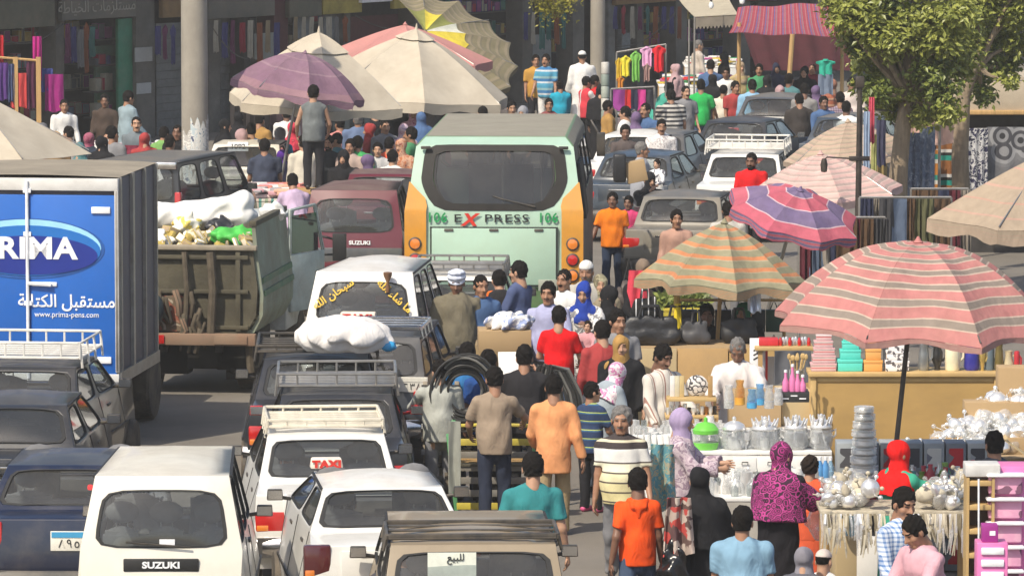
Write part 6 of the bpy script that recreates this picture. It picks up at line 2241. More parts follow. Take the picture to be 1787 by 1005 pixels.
# ------------------------------------------------------------------ textile stall on the right, under the trees
def textiles():
 BM=mat('stall_board',(0.46,0.39,0.29),0.85,var=0.1,scale=2,dirt=0.25)
 a,b=atY(1640,196,82),atY(1860,192,82)
 root=empty('textile_stall',(a.x,82,0),'textile stall frame with sandy board roof at the right edge','stall')
 o=Vector((a.x,82,0))
 bt=atY(1690,140,82).z
 MB().box(Vector(((b.x-a.x)/2+0.2,0,(a.z+bt)/2)),(b.x-a.x,0.08,bt-a.z-0.03),BM).build('fascia_board',None,root,bevel=0.01)
 MB().box(Vector(((b.x-a.x)/2,-0.05,a.z)),(b.x-a.x+0.3,0.12,0.07),WOODY).build('beam',None,root,bevel=0.01)
 for x in(0.1,2.0):
  MB().tube([(x,0,0),(x,0,bt)],0.05,WOODY,8).build('post',None,root)
 MB().box((1.0,1.6,1.2),(3.2,0.06,2.4),VOID).build('back_panel',None,root)
 MB().box((1.0,0.85,bt+0.03),(3.3,1.8,0.05),BM).build('roof_board',None,root)
 hang('patterned_cloth','dark grey cloth with white ring motifs at the right edge',1722,1800,222,338,80.5,print_cloth('ring_cloth',[(0.03,0.03,0.035),(0.25,0.25,0.26),(0.06,0.06,0.07),(0.30,0.30,0.31),(0.17,0.17,0.18),(0.14,0.14,0.15)],2.6,'rings'),'cloth',3,0.02)
 hang('patterned_cloth','navy cloth with white squiggle print next to the brown trunk',1688,1724,224,345,80.3,print_cloth('squiggle_cloth',[(0.015,0.015,0.04),(0.5,0.5,0.5),(0.02,0.02,0.06),(0.3,0.3,0.34)],9,'clouds'),'cloth',3,0.03)
 hang('striped_cloth','brown and teal striped cloth hanging left of brown trunk',1634,1668,250,360,79.5,stripes('teal_brown',[(0,(0.22,0.09,0.03)),(0.3,(0.02,0.22,0.17)),(0.5,(0.02,0.02,0.02)),(0.62,(0.5,0.48,0.45)),(0.75,(0.22,0.09,0.03))],freq=2.6),'cloth',2,0.03)
 hang('striped_cloth','orange and white banded cloth beside the blue jeans',1622,1637,262,360,79.3,stripes('orange_band',[(0,(0.4,0.16,0.03)),(0.35,(0.5,0.48,0.44)),(0.55,(0.03,0.2,0.16)),(0.8,(0.4,0.16,0.03))],freq=3.1),'cloth',1,0.02)
 DEN=print_cloth('denim',[(0.10,0.13,0.20),(0.15,0.19,0.27),(0.25,0.29,0.37),(0.12,0.15,0.23)],7,'clouds',bump=0.8)
 hang('jeans','washed blue jeans hanging between the two trunks',1605,1632,222,420,76.5,DEN,'jeans',2,0.05,n=14)
 hang('jeans','dark streaked jeans hanging against the grey trunk',1586,1606,232,420,76.4,print_cloth('denim_dark',[(0.07,0.09,0.14),(0.10,0.13,0.19),(0.3,0.33,0.38)],9,'clouds',bump=0.8),'jeans',2,0.04,n=12)
 hang('cloth_sheet','pinkish sunlit sheet over the jeans rail',1588,1664,205,252,77.5,print_cloth('sheet_pink',[(0.48,0.36,0.27),(0.52,0.34,0.28),(0.40,0.31,0.23)],2,'clouds'),'cloth',3,0.04)
 for i,(x0,x1,y0,y1,c,lb)in enumerate(((1508,1518,195,300,(0.28,0.36,0.48),'pale blue scarf beside the black lamp post'),(1517,1526,170,250,(0.55,0.08,0.12),'red scarf hanging highest beside the lamp post'),(1521,1530,235,330,(0.42,0.42,0.16),'lime and white scarf in the scarf row'),(1506,1517,300,375,(0.40,0.20,0.42),'violet scarf hanging low by the lamp post'),(1516,1524,320,380,(0.6,0.3,0.34),'pink scarf hanging low by the lamp post'),(1528,1548,285,368,(0.30,0.22,0.09),'mustard jacket hung left of the grey trunk'),(1530,1546,210,290,(0.05,0.05,0.09),'navy garment hung above the mustard jacket'),(1500,1530,378,470,(0.04,0.055,0.08),'dark slate trousers hung below the scarves'),(1540,1552,368,450,(0.09,0.03,0.02),'dark brown trousers hung below mustard jacket'),(1572,1584,350,420,(0.45,0.12,0.1),'coral garment hung right of the grey trunk'))):
  hang('scarf' if 'scarf' in lb else 'garment',lb,x0,x1,y0,y1,73.5+0.15*i if i<5 else 74.4+0.1*(i%3),cloth('hung_%d'%i,c),'scarf' if 'scarf' in lb else 'garment',2,0.025,n=10)
 rq=random.Random(41)
 dk=[('charcoal',(0.05,0.05,0.055)),('wine',(0.10,0.02,0.03)),('navy',(0.03,0.035,0.07)),('brown',(0.10,0.06,0.035)),('denim',(0.09,0.12,0.18)),('olive',(0.10,0.10,0.05)),('stone',(0.26,0.23,0.19))]
 for k in range(3):
  Yk=(66.5,69.0,71.8)[k]
  x0,x1,yt,yb=((1395,1545,380,500),(1500,1660,345,450),(1590,1690,330,430))[k]
  a,b=atY(x0,yt,Yk),atY(x1,yt,Yk)
  r=empty('clothes_rack',(a.x,Yk,0),('dark clothes rack between the ringed and big pink parasols','dark clothes rack behind the crown of the big pink parasol','dark clothes rack left of the sand coloured parasol')[k],'clothes rack')
  MB().tube([(0,0,a.z),(b.x-a.x,0,b.z)],0.02,STEEL,6).build('rail',None,r)
  for x in(0,b.x-a.x):
   MB().tube([(x,0,0),(x,0,a.z)],0.02,STEEL,6).build('post',None,r)
  px=x0+2
  while px<x1-6:
   w_=rq.uniform(13,30)
   nm,c=rq.choice(dk)
   hang('rack_garment','%s garment on the rack %s, %s'%(nm,('by the ringed parasol','behind the big pink parasol','by the sand parasol')[k],('left part','middle','right part')[min(2,int(3*(px-x0)/(x1-x0)))]),px,px+w_,yt+2,yb+rq.uniform(-35,20),Yk-0.05-0.12*rq.random(),cloth('rackc_'+nm,c),'garment',rq.choice([1,2,3]),0.05,'garments on the dark racks',n=8)
   px+=w_*rq.uniform(0.7,0.95)
 a,b=atY(1503,190,74.2),atY(1640,200,77)
 r=empty('clothes_rail',(a.x,a.y,0),'long clothes rail running from lamp post to tree','clothes rail')
 oo=Vector((a.x,a.y,0))
 MB().tube([a-oo,b-oo],0.02,STEEL,6).build('rail',None,r)
 for q in(a,b):
  MB().tube([Vector((q.x,q.y,0))-oo,q-oo],0.022,STEEL,6).build('post',None,r)
 DK=[C_ for C_ in(cloth('shade_dark_a',(0.035,0.03,0.03)),cloth('shade_dark_b',(0.05,0.035,0.045)),cloth('shade_dark_c',(0.03,0.04,0.05)))]
 for i,(x0,x1,lb)in enumerate(((402,470,'dark sheet added as shade under the left half of the cream parasol'),(472,566,'dark plum sheet added as shade behind the man in grey vest'),(570,660,'dark sheet added as shade behind the steel blue shirt'),(662,745,'dark slate sheet added as shade under the parasol by the bus'))):
  hang('shade_sheet',lb,x0,x1,170,262,99+0.4*i,DK[i%3],'cloth',5,0.05)  # dark sheets stand in for the deep shade under the parasols
 rn=random.Random(19)
 hues=[('plum',(0.14,0.03,0.09)),('indigo',(0.05,0.05,0.16)),('rust',(0.22,0.07,0.03)),('sand',(0.28,0.22,0.14)),('teal',(0.04,0.14,0.13)),('ash',(0.16,0.16,0.16)),('ruby',(0.26,0.02,0.04)),('cream',(0.36,0.33,0.27))]
 wh=lambda px:'left of the green door' if px<205 else 'between green door and concrete column' if px<330 else 'right of the concrete column' if px<520 else 'above the cream parasols' if px<740 else 'behind the mustard shirt' if px<1040 else 'behind the bright shirt rack'
 for px,y0,y1 in[(112+11*i,42+5*(i%3),100+9*(i%4))for i in range(5)]+[(270+13*i,46,96+8*(i%3))for i in range(3)]+[(372+15*i,36+4*(i%2),92+10*(i%3))for i in range(8)]+[(512+14*i,30,74+6*(i%3))for i in range(7)]+[(914+13*i,22,70+8*(i%3))for i in range(6)]+[(1070+14*i,12,52+8*(i%3))for i in range(9)]:
  nm,c=rn.choice(hues)
  q=fpt(px,60,0.4)
  hang('hanging_garment','%s garment hung on the dim shop front %s'%(nm,wh(px)),px,px+rn.uniform(9,13),y0,y1,q.y,cloth('dim_'+nm,c),'garment',2,0.03,'garments on the shop fronts',shape=rn.choice(['shirt',None,'taper']),yaw=FANG*0.7,n=8)
 for i,(x0,y0,x1,y1,lb)in enumerate(((364,38,445,104,'thin slack wire right of the concrete column'),(620,28,742,34,'thin wire above the rose parasol'),(1075,82,1180,20,'thin wire over the rack of bright shirts'),(0,66,110,42,'thin wire across the far left shop'))):
  a,b=fpt(x0,y0,0.8),fpt(x1,y1,0.8)
  o=MB().tube([a.lerp(b,t/8)+Vector((0,0,-0.25*math.sin(PI*t/8)))-a for t in range(9)],0.012,BLACKPL,5).build('overhead_wire',None,None,a)
  tag(o,lb,'wire')
textiles()
# ------------------------------------------------------------------ stalls and goods
CARD=mat('cardboard',(0.42,0.29,0.15),0.88,var=0.12,scale=2.5,dirt=0.25,dirtcol=(0.32,0.22,0.12))
CARDL=mat('cardboard_pale',(0.52,0.40,0.22),0.88,var=0.12,scale=2.5,dirt=0.25,dirtcol=(0.4,0.3,0.17))
PLY=mat('plywood',(0.44,0.28,0.095),0.62,var=0.13,scale=1.6,dirt=0.3,dirtcol=(0.36,0.23,0.09),stretch=(1.0,1.0,2.5))
PLYE=mat('plywood_edge',(0.50,0.34,0.14),0.7,var=0.12)
WBOX=mat('white_carton',(0.74,0.73,0.70),0.75,var=0.05,dirt=0.12,dirtcol=(0.6,0.57,0.5))
GLS=clear('glassware',(0.96,0.97,0.97),haze=0.18)
GLSB=clear('glassware_smoke',(0.75,0.78,0.78),haze=0.18)
WRAP=clear('clear_wrap',(0.97,0.97,0.96),0.2,haze=0.3)
WRAPB=clear('clear_wrap_blue',(0.6,0.8,0.95),0.16,haze=0.2)
WRAPO=clear('clear_wrap_orange',(0.95,0.75,0.4),0.16,haze=0.2)
TIN=mat('polished_tin',(0.86,0.85,0.83),0.28,0.62,var=0.06,bump=0.25,bscale=26)
PINKP=mat('pink_plastic',(0.72,0.20,0.42),0.4,var=0.08)
LEATH=mat('black_leather',(0.022,0.022,0.024),0.42,var=0.3,scale=9,bump=0.35,bscale=22)
def solid(name,label,cat,mb,loc,group=None,rz=0.0,m=None,**kw):
 return tag(mb.build(name,m,None,loc,rz=rz,**kw),label,cat,group)
def carton(label,px,pyb,z,w,h,d,m,rz=0.0,flap=False,name='carton',group=None,tape=None,printm=None):
 """a box whose bottom front edge stands at height z under pixel px"""
 p=at(px,pyb,z)
 root=empty(name,(p.x,p.y+d/2,z),label,'box',group,rz=rz)
 MB().box((0,0,h/2),(w,d,h),m).build('box_body',None,root,bevel=0.006)
 if flap:
  for sg in(-1,1):
   MB().box((sg*(w/2+0.05),0,h+0.02),(0.16,d*0.95,0.008),m,M=Matrix.Rotation(sg*R(25),4,'Y')).build('flap',None,root)
 if tape:
  MB().box((0,0,h+0.002),(0.06,d+0.004,0.004),tape).build('tape',None,root)
 if printm:
  MB().box((0,-d/2-0.002,h*0.55),(w*0.7,0.003,h*0.5),printm).build('printed_label',None,root)
 return root
def stall_table(label,x0,x1,yf,Y,depth,m,skirt=0.2,legs=True,skm=None,name='stall_table'):
 """table whose front upper edge runs from pixel x0 to x1 at row yf, at distance Y"""
 a,b=atY(x0,yf,Y),atY(x1,yf,Y)
 w,z=b.x-a.x,a.z
 root=empty(name,((a.x+b.x)/2,Y,0),label,'table')
 MB().box((0,depth/2,z-0.02),(w,depth,0.04),m).build('table_top',None,root,bevel=0.006)
 if skirt:
  MB().sheet(lambda u,v:Vector(((u-0.5)*w,-0.012+0.012*math.sin(u*w*22),z-0.045-v*skirt)),max(12,int(w*12)),3,0.008,skm or m).build('skirt',None,root)
 if legs:
  for sx in(-1,1):
   for yy in(0.06,depth-0.06):
    MB().box((sx*(w/2-0.06),yy,(z-0.04)/2),(0.05,0.05,z-0.04),WOODY).build('leg',None,root)
 return root,z
def cabinet():
 Y=54.5
 a,b=atY(1415,650,Y),atY(1745,650,Y)
 w,z=b.x-a.x,a.z
 root=empty('plywood_cabinet',((a.x+b.x)/2,Y,0),'wide golden plywood cabinet with boxes and jugs on its ledge','cabinet')
 MB().box((0,0.03,z/2),(w-0.1,0.03,z-0.05),PLY).build('front_panel',None,root)
 for sx in(-1,1):
  MB().box((sx*(w/2-0.03),0.22,z/2-0.02),(0.06,0.46,z-0.05),PLYE).build('stile',None,root,bevel=0.006)
 MB().box((0,0.22,z-0.02),(w+0.05,0.52,0.045),PLYE).build('ledge',None,root,bevel=0.006)
 MB().box((0,0.012,z-0.075),(w-0.13,0.02,0.05),PLYE).build('rail',None,root,bevel=0.004)
 zz=z+0.0035
 s=FPX/(Y+0.15)
 def stack(label,px,widths,heights,mats_,d=0.2,lid=True):
  base=at(px,644,zz)
  z_=zz
  for i,(wd,hh)in enumerate(zip(widths,heights)):
   lab=label%('bottom','second','third','fourth','top')[i if i<len(widths)-1 else 4]
   r=empty('gift_box',(base.x+0.004*((i%3)-1),Y+0.17,z_),lab,'box',label.split(' box')[0].replace('%s ','')+' boxes')
   MB().box((0,0,hh*0.36),(wd/s*0.95,d*wd/widths[0]*0.95,hh*0.72-0.002),mats_[i%len(mats_)]).build('box_body',None,r,bevel=0.005)
   MB().box((0,0,hh*0.84),(wd/s,d*wd/widths[0],hh*0.3),mats_[i%len(mats_)]).build('lid',None,r,bevel=0.008)
   z_+=hh
 pk=stripes('box_pink',[(0,(0.60,0.42,0.42)),(0.35,(0.52,0.16,0.16)),(0.5,(0.62,0.5,0.48)),(0.75,(0.6,0.35,0.36))],freq=11)
 stack('%s pink patterned box of the leftmost tapering stack',1436,(46,42,38,34,28),(0.085,0.085,0.08,0.075,0.06),[pk])
 tq=mat('box_turquoise',(0.10,0.62,0.52),0.5,var=0.06)
 stack('%s turquoise box of the tapering stack',1482,(45,38,31,25),(0.13,0.10,0.085,0.08),[tq])
 og=mat('box_orange',(0.72,0.36,0.10),0.5,var=0.06)
 stack('%s orange box of the tapering stack',1522,(34,28,22,17),(0.12,0.12,0.10,0.07),[og])
 wp=print_cloth('box_white_print',[(0.78,0.77,0.76),(0.78,0.77,0.76),(0.8,0.78,0.76),(0.12,0.11,0.12)],26,'voronoi',bump=0)
 stack('%s white box with black print of the tapering stack',1564,(43,40,33),(0.115,0.10,0.09),[wp])
 GOLD=mat('gold_glaze',(0.75,0.55,0.18),0.25,0.7,var=0.2)
 jugs=[(1609,19,'silver grey jug standing behind the parasol pole',mat('jug_grey',(0.32,0.34,0.35),0.3,0.6)),(1633,18,'black and steel jug right of the silver grey jug',mat('jug_black',(0.05,0.05,0.05),0.3,0.5)),(1659,24,'glowing white and gold vase between two jugs',mat('vase_white',(0.85,0.78,0.55),0.2,0.1)),(1693,26,'royal blue tall jug on the cabinet ledge',mat('jug_blue',(0.04,0.04,0.32),0.3,0.1)),(1711,11,'narrow mottled gold vase beside the blue jug',GOLD),(1724,15,'slate blue cylindrical vase right of the blue jug',mat('vase_slate',(0.12,0.16,0.19),0.4)),(1740,15,'olive bronze vase on the right of the cabinet',mat('vase_olive',(0.22,0.17,0.06),0.35,0.4)),(1757,17,'cream ewer with slim neck near the right edge',mat('ewer_cream',(0.62,0.52,0.33),0.4)),(1771,9,'thin red vase at the right end of the jugs',mat('vase_red',(0.5,0.03,0.04),0.3))]
 for i,(px,wpx,lb,m)in enumerate(jugs):
  p=at(px,642,zz)
  r=wpx/s*0.55
  h=0.31
  root=empty('vase' if 'vase' in lb else 'jug',(p.x,Y+0.18+0.03*(i%2),zz if px<1745 else z-0.1),lb,'vase' if 'vase' in lb else 'jug')
  if px>=1745:
   MB().box((0,0,-(z-0.1)/2),(0.16,0.3,z-0.1),PLYE).build('stand',None,root)
  prof={0:[(r*.8,0),(r,.04),(r*.86,h*.6),(r*.7,h*.8),(r*.9,h)],1:[(r*.55,0),(r*.5,.03),(r*.95,h*.35),(r,h*.6),(r*.55,h*.85),(r*.8,h)],2:[(r*.9,0),(r,.02),(r,h*.95),(r*.85,h)]}[i%3]
  MB().lathe(prof+[(prof[-1][0]*0.85,h),(prof[-1][0]*0.7,h*0.7)],(0,0,0),m,16).build('vessel',None,root)
  if 'jug' in lb or 'ewer' in lb:
   MB().tube([(r*0.75,0,h*0.85),(r*1.5,0,h*0.75),(r*1.45,0,h*0.45),(r*0.9,0,h*0.3)],0.012,m,6).build('handle',None,root)
cabinet()
def glass_pot(label,px,pyb,z,r,h,lid=True,group='big glass pots on the white cartons',crown=True,m=None):
 p=at(px,pyb,z)
 root=empty('glass_pot',(p.x,p.y+r,z),label,'glass pot',group)
 m=m or GLS
 MB().lathe([(r*0.62,0),(r*0.9,h*0.08),(r,h*0.28),(r*0.95,h*0.45),(r*0.86,h*0.55),(r*0.9,h*0.58),(r*0.82,h*0.56),(r*0.9,h*0.3),(r*0.6,h*0.05)],(0,0,0),m,20).build('bowl',None,root)
 MB().lathe([(r*0.92,h*0.60),(r*0.93,h*0.63),(r*0.75,h*0.76),(r*0.35,h*0.84),(r*0.12,h*0.86),(r*0.17,h*0.92),(r*0.13,h*0.97),(0,h)],(0,0,0),TIN,20).build('lid',None,root)
 for sg in(-1,1):
  MB().tube([(sg*r*0.9,0,h*0.5),(sg*r*1.2,0,h*0.56),(sg*r*1.2,0,h*0.4),(sg*r*0.95,0,h*0.32)],0.012,TIN,6).build('handle',None,root)
 if crown:
  cb=MB()
  rn=random.Random(int(px))
  for i in range(12):
   a=2*PI*i/12
   cb.tube([(r*0.7*math.cos(a),r*0.7*math.sin(a),h*0.66),(r*0.95*math.cos(a+.2),r*0.95*math.sin(a+.2),h*(0.86+0.12*rn.random()))],[0.02,0.008],TIN,5)
  cb.build('wrapped_cups',None,root)
 return root
def glass_stall():
 rn=random.Random(31)
 root,zt=stall_table('long glassware table skirted with white cartons',1100,1452,787,52.5,2.1,WBOX,0.30)
 e=zt+0.003
 for i,(px,r,h,lb)in enumerate(((1282,.135,.34,'leftmost of the big lidded glass pots'),(1336,.15,.34,'widest lidded glass pot behind the magenta scarf'),(1390,.13,.36,'lidded glass pot with pink tinge right of the widest'),(1434,.125,.37,'rightmost of the big lidded glass pots beside plywood'))):
  glass_pot(lb,px,786,e,r,h,crown=i>=1)
 for i,(px,w)in enumerate(((1300,0.24),(1345,0.28),(1402,0.3))):
  p=atY(px,800,52.42)
  o=MB().box((0,0,0),(w,0.05,0.15),WBOX).build('carton_front',None,root,(p.x-root.location.x,-0.06,zt-0.13),bevel=0.004)
  MB().tube([(-0.03,-0.035,0.0),(-0.03,-0.05,0.03),(0.03,-0.05,0.03),(0.03,-0.035,0.0)],0.006,INK,5).build('carton_handle',None,o)
 gb_=mat('green_plastic',(0.16,0.56,0.07),0.35,var=0.1)
 p=at(1232,785,e)
 r=empty('plastic_canister',(p.x,p.y+0.1,e),'clear green banded canister between lilac woman and glass pots','canister')
 MB().lathe([(0.12,0),(0.135,0.05),(0.135,0.07)],(0,0,0),gb_,16).build('base',None,r)
 MB().lathe([(0.13,0.07),(0.125,0.16)],(0,0,0),GLS,16).build('body',None,r)
 MB().lathe([(0.13,0.16),(0.135,0.2),(0.09,0.26),(0.02,0.28),(0.02,0.32),(0,0.33)],(0,0,0),gb_,16).build('lid',None,r)
 carton('open cardboard box with bottles on it behind glass pots',1318,745,e,0.55,0.36,0.5,CARD,tape=PLYE)
 c2=carton('tilted cardboard box under the black printed carton',1386,742,e,0.33,0.37,0.5,CARDL,R(6))
 p=at(1384,702,e+0.385)
 bk=carton('flat black carton with white print under the pink bottles',1384,702,e+0.38,0.34,0.11,0.3,mat('carton_black',(0.03,0.03,0.03),0.5))
 for i in range(3):
  MB().box((-0.08+0.09*i,-0.153,0.04+0.03*(i%2)),(0.07,0.004,0.012),WINK).build('print_mark',None,bk)
 cols=[WRAP,WRAPO,WRAPB,WRAPB,GLS,WRAP]
 names=['clear jug with pale stripes leftmost on the open cardboard box','clear jug with orange base on the open cardboard box','blue printed glass jug left of centre on the open box','second blue printed glass jug on the open box','tall clear glass jug near the pink bottles','small clear jar at the right end of the open box']
 for i,px in enumerate((1272,1291,1312,1326,1342,1358)):
  p=at(px,712-(i%2)*6,e+0.365)
  h=(0.24,0.26,0.2,0.22,0.24,0.18)[i]
  r=empty('glass_jug',(p.x,min(p.y,53.9)if True else p.y,e+0.363),names[i],'glass jug')
  MB().lathe([(0.045,0),(0.052,0.03),(0.05,h*0.6),(0.035,h*0.8),(0.045,h),(0.04,h),(0.03,h*0.8),(0.042,h*0.5),(0.0,0.01)],(0,0,0),cols[i],14).build('jug_body',None,r)
  MB().lathe([(0.053,0.005),(0.053,h*0.3)],(0,0,0),[WRAP,mat('juice_orange',(0.7,0.35,0.05),0.4),mat('print_blue',(0.08,0.35,0.6),0.4),MATS['print_blue']if 'print_blue' in MATS else WRAP,WRAP,WRAP][i],14).build('printed_band',None,r)
 for i,(px,h)in enumerate(((1372,.2),(1384,.26),(1393,.19),(1402,.15))):
  p=at(px,684,e+0.5)
  r=empty('pink_bottle',(p.x,p.y+0.12,e+0.492),('squat pink bottle at the left of the pink bottles','tallest of the pink bottles on the black carton','pink bottle right of the tallest one','small pink bottle at the right end')[i],'bottle','pink bottles')
  MB().lathe([(0.03,0),(0.036,0.02),(0.034,h*0.5),(0.014,h*0.75),(0.014,h),(0,h)],(0,0,0),PINKP,12).build('bottle_body',None,r)
  MB().lathe([(0.018,h),(0.018,h+0.025),(0,h+0.03)],(0,0,0),WINK,10).build('cap',None,r)
 p=at(1395,660,e+0.62)
 r=empty('spoon_jar',(p.x,p.y+0.5,e+0.495),'jar of pale wooden spoons right of the old seller','jar')
 MB().lathe([(0.07,0),(0.08,0.16)],(0,0,0),GLSB,14).build('jar',None,r)
 for i in range(11):
  a=rn.uniform(0,6.28)
  sp=MB().tube([(0.03*math.cos(a),0.03*math.sin(a),0.02),(0.09*math.cos(a),0.09*math.sin(a),0.26)],0.008,PLYE,5)
  sp.ball((0.1*math.cos(a),0.1*math.sin(a),0.29),(0.02,0.012,0.035),PLYE,8,5)
  sp.build('wooden_spoon',None,r)
 p=at(1206,683,e+0.42)
 r=empty('display_shelf',(p.x,54.0,0),'small wooden shelf of plates and cups between the two sellers','shelf')
 zs_=e+0.36
 MB().box((0,0,zs_),(0.52,0.3,0.03),PLYE).build('shelf_board',None,r,bevel=0.004)
 MB().box((0,0,zs_-0.18),(0.56,0.34,0.025),PLYE).build('shelf_board',None,r,bevel=0.004)
 for sx in(-1,1):
  MB().box((sx*0.25,0.1,zs_/2),(0.03,0.04,zs_),PLYE).build('upright',None,r)
 pm=print_cloth('plate_print',[(0.78,0.76,0.74),(0.75,0.73,0.72),(0.08,0.08,0.09),(0.78,0.77,0.76)],16,'rings',bump=0)
 q=empty('dinner_plate',(p.x+0.06,54.05,zs_+0.125),'white plate with black ring pattern propped on the shelf','plate')
 MB().lathe([(0.0,0.0),(0.07,0.0),(0.115,-0.02),(0.118,-0.014),(0.07,0.008),(0,0.008)],(0,0,0),pm,24,M=Matrix.Rotation(R(100),3,'X')).build('dish',None,q)
 for i,(dx,c)in enumerate(((-0.2,(0.75,0.73,0.7)),(-0.15,(0.6,0.55,0.4)),(-0.1,(0.55,0.42,0.2)),(0.2,(0.4,0.25,0.1)))):
  solid('utensil_pack',('white utensil pack at the left end of the shelf','cream utensil pack second on the shelf','straw coloured utensil pack left of the plate','brown utensil pack right of the plate')[i],'pack',MB().box((0,0,0.11),(0.05,0.04,0.22),mat('pack_%d'%i,c,0.6)),(p.x+dx,54.02,zs_+0.016),bevel=0.006)
 for i in range(12):
  dx=-0.25+0.045*i
  h=rn.uniform(0.07,0.12)
  mm=[TIN,GLS,TIN,mat('cup_amber',(0.5,0.2,0.04),0.3),TIN,BLACKPL][i%6]
  solid('cup','%s cup on the lower shelf board, %s'%(('tin','clear','tall tin','amber','small tin','black')[i%6],'left half' if i<6 else 'right half'),'cup',MB().lathe([(0.015,0),(0.02,h*0.5),(0.022,h),(0.018,h),(0.012,0.01)],(0,0,0),mm,10),(p.x+dx,53.93+0.03*(i%2),zs_-0.166),'cups on the lower shelf board')
 solid('plastic_tub','pale green plastic tub below the plate shelf','tub',MB().lathe([(0.07,0),(0.085,0.07),(0.09,0.07),(0.06,0.1),(0,0.105)],(0,0,0),mat('tub_green',(0.25,0.6,0.25),0.4),16),(at(1182,700,e).x,53.6,e))
 k=0
 for i in range(130):
  px=rn.uniform(1105,1265)if i<90 else rn.uniform(1265,1445)
  t=rn.random()
  Y=52.6+t*(1.3 if i<90 else 0.35)
  h=rn.uniform(0.08,0.2)
  rr=rn.uniform(0.025,0.05)
  mm=rn.choice([GLS,TIN,GLS,WRAP,TIN,GLSB,mat('bowl_white',(0.75,0.75,0.74),0.3)])
  p=atY(px,770,Y)
  si=rn.randrange(3)
  pr=([[(rr*.7,0),(rr,h*.5),(rr*.9,h),(rr*.8,h),(rr*.6,.02)],[(rr*.3,0),(rr*.2,h*.4),(rr,h*.55),(rr*.9,h),(rr*.8,h),(rr*.85,h*.6)],[(rr,0),(rr*1.1,h*.3),(rr*.5,h*.7),(rr*.6,h),(0,h)]])[si]
  k=(GLS,TIN,WRAP,GLSB).index(mm)if mm in(GLS,TIN,WRAP,GLSB)else 4
  pl='left of the lilac woman' if px<1170 else 'beside the green canister' if px<1265 else 'between the big glass pots'
  solid('tumbler','%s %s %s on the glassware table, %s'%('tall' if h>0.14 else 'short',('clear glass','polished tin','film wrapped','smoky glass','white')[k],('cup','goblet','bottle')[si],pl),'glassware',MB().lathe(pr,(0,0,0),mm,10),(p.x,Y,e),'small glassware on the table')
 for i in range(7):
  px=1108+i*11
  p=atY(px,750,52.7)
  solid('white_packet','white paper packet %s in the row below the striped shirt seller'%('leftmost','second from left','third from left','in the middle','third from right','second from right','rightmost')[i],'packet',MB().box((0,0,0.07),(0.055,0.05,0.14),WBOX,M=Matrix.Rotation(R(rn.uniform(-10,10)),4,'Y')),(p.x,52.66,e+0.004),'white packets in a row',bevel=0.006)
 base=at(1508,852,0.86)
 tb,tz=stall_table('low side table under the tower of wrapped pots',1462,1560,852,base.y-0.2,0.55,PLYE,0.0)
 z_=tz+0.002
 for i,(w,h)in enumerate(((52,.10),(50,.09),(48,.09),(46,.08),(44,.09),(44,.08),(40,.08),(38,.07),(36,.07))):
  s=FPX/base.y
  rr=w/s/2
  r=empty('wrapped_pot',(base.x+0.006*math.sin(i*2),base.y+0.06,z_),'glass pot wrapped in clear film, %s of the tall tower'%('lowest','second from bottom','third from bottom','fourth from bottom','middle','fourth from top','third from top','second from top','topmost')[i],'glass pot','tower of wrapped pots')
  MB().lathe([(rr*.8,0),(rr,h*.25),(rr*.98,h*.7),(rr*.9,h*.85),(rr*1.02,h*.9),(rr*.96,h),(0,h)],(0,0,0),WRAP,18).build('pot',None,r)
  MB().lathe([(rr*.7,0.006),(rr*.88,h*.3),(rr*.86,h*.7)],(0,0,0),TIN,14).build('inner_tin',None,r)
  z_+=h+0.002
 for i,px in enumerate((1448,1458,1467)):
  p=at(px,830,0.90)
  r=solid('water_bottle',('blue bottle nearest the white cartons','middle blue bottle by the white cartons','clear blue bottle nearest the pot tower')[i],'bottle',MB().lathe([(0.035,0),(0.04,0.03),(0.04,0.15),(0.015,0.21),(0.015,0.24),(0,0.24)],(0,0,0),WRAPB if i==2 else mat('bottle_blue',(0.1,0.3,0.6),0.3),12),(p.x,51.9,0.62),'blue bottles')
  MB().lathe([(0.018,0.22),(0.018,0.255),(0,0.26)],(0,0,0),WINK,8).build('cap',None,r)
 bt,bz=stall_table('low crate table beside the pot tower',1436,1482,849,51.6,0.6,CARD,0.0)
def front_ledge():
 rn=random.Random(91)
 tb,tz=stall_table('low front counter of tinware behind the veiled women',1128,1470,868,51.55,0.85,WBOX,0.5,skm=mat('counter_cloth',(0.42,0.40,0.36),0.9,var=0.12,dirt=0.2))
 for i in range(120):
  px=rn.uniform(1135,1462)
  Y=51.6+rn.random()*0.75
  h,rr=rn.uniform(0.08,0.26),rn.uniform(0.03,0.07)
  k=rn.randrange(6)
  mm=(TIN,GLS,WRAP,WBOX,TIN,GLSB)[k]
  si=rn.randrange(3)
  pr=([(rr*.7,0),(rr,h*.5),(rr*.9,h),(rr*.8,h),(rr*.6,.02)],[(rr,0),(rr*1.15,h*.3),(rr*1.05,h*.6),(rr*.3,h*.8),(0,h)],[(rr,0),(rr*1.1,h*.3),(rr*.4,h*.7),(rr*.5,h),(0,h)])[si]
  pl='left of the veiled woman' if px<1200 else 'between the two veils' if px<1320 else 'behind the magenta veil' if px<1400 else 'behind the girl in orange'
  solid('kitchen_pot','%s %s %s on the low counter, %s %s'%('large' if h>.17 else 'small',('tin','glass','wrapped','white','steel','smoky')[k],('mug','pot','flask')[si],pl,'rear' if Y>52 else 'front'),'kitchenware',MB().lathe(pr,(0,0,0),mm,12),(atY(px,860,Y).x,Y,tz+0.002),'kitchenware on the low counter')
glass_stall()
front_ledge()
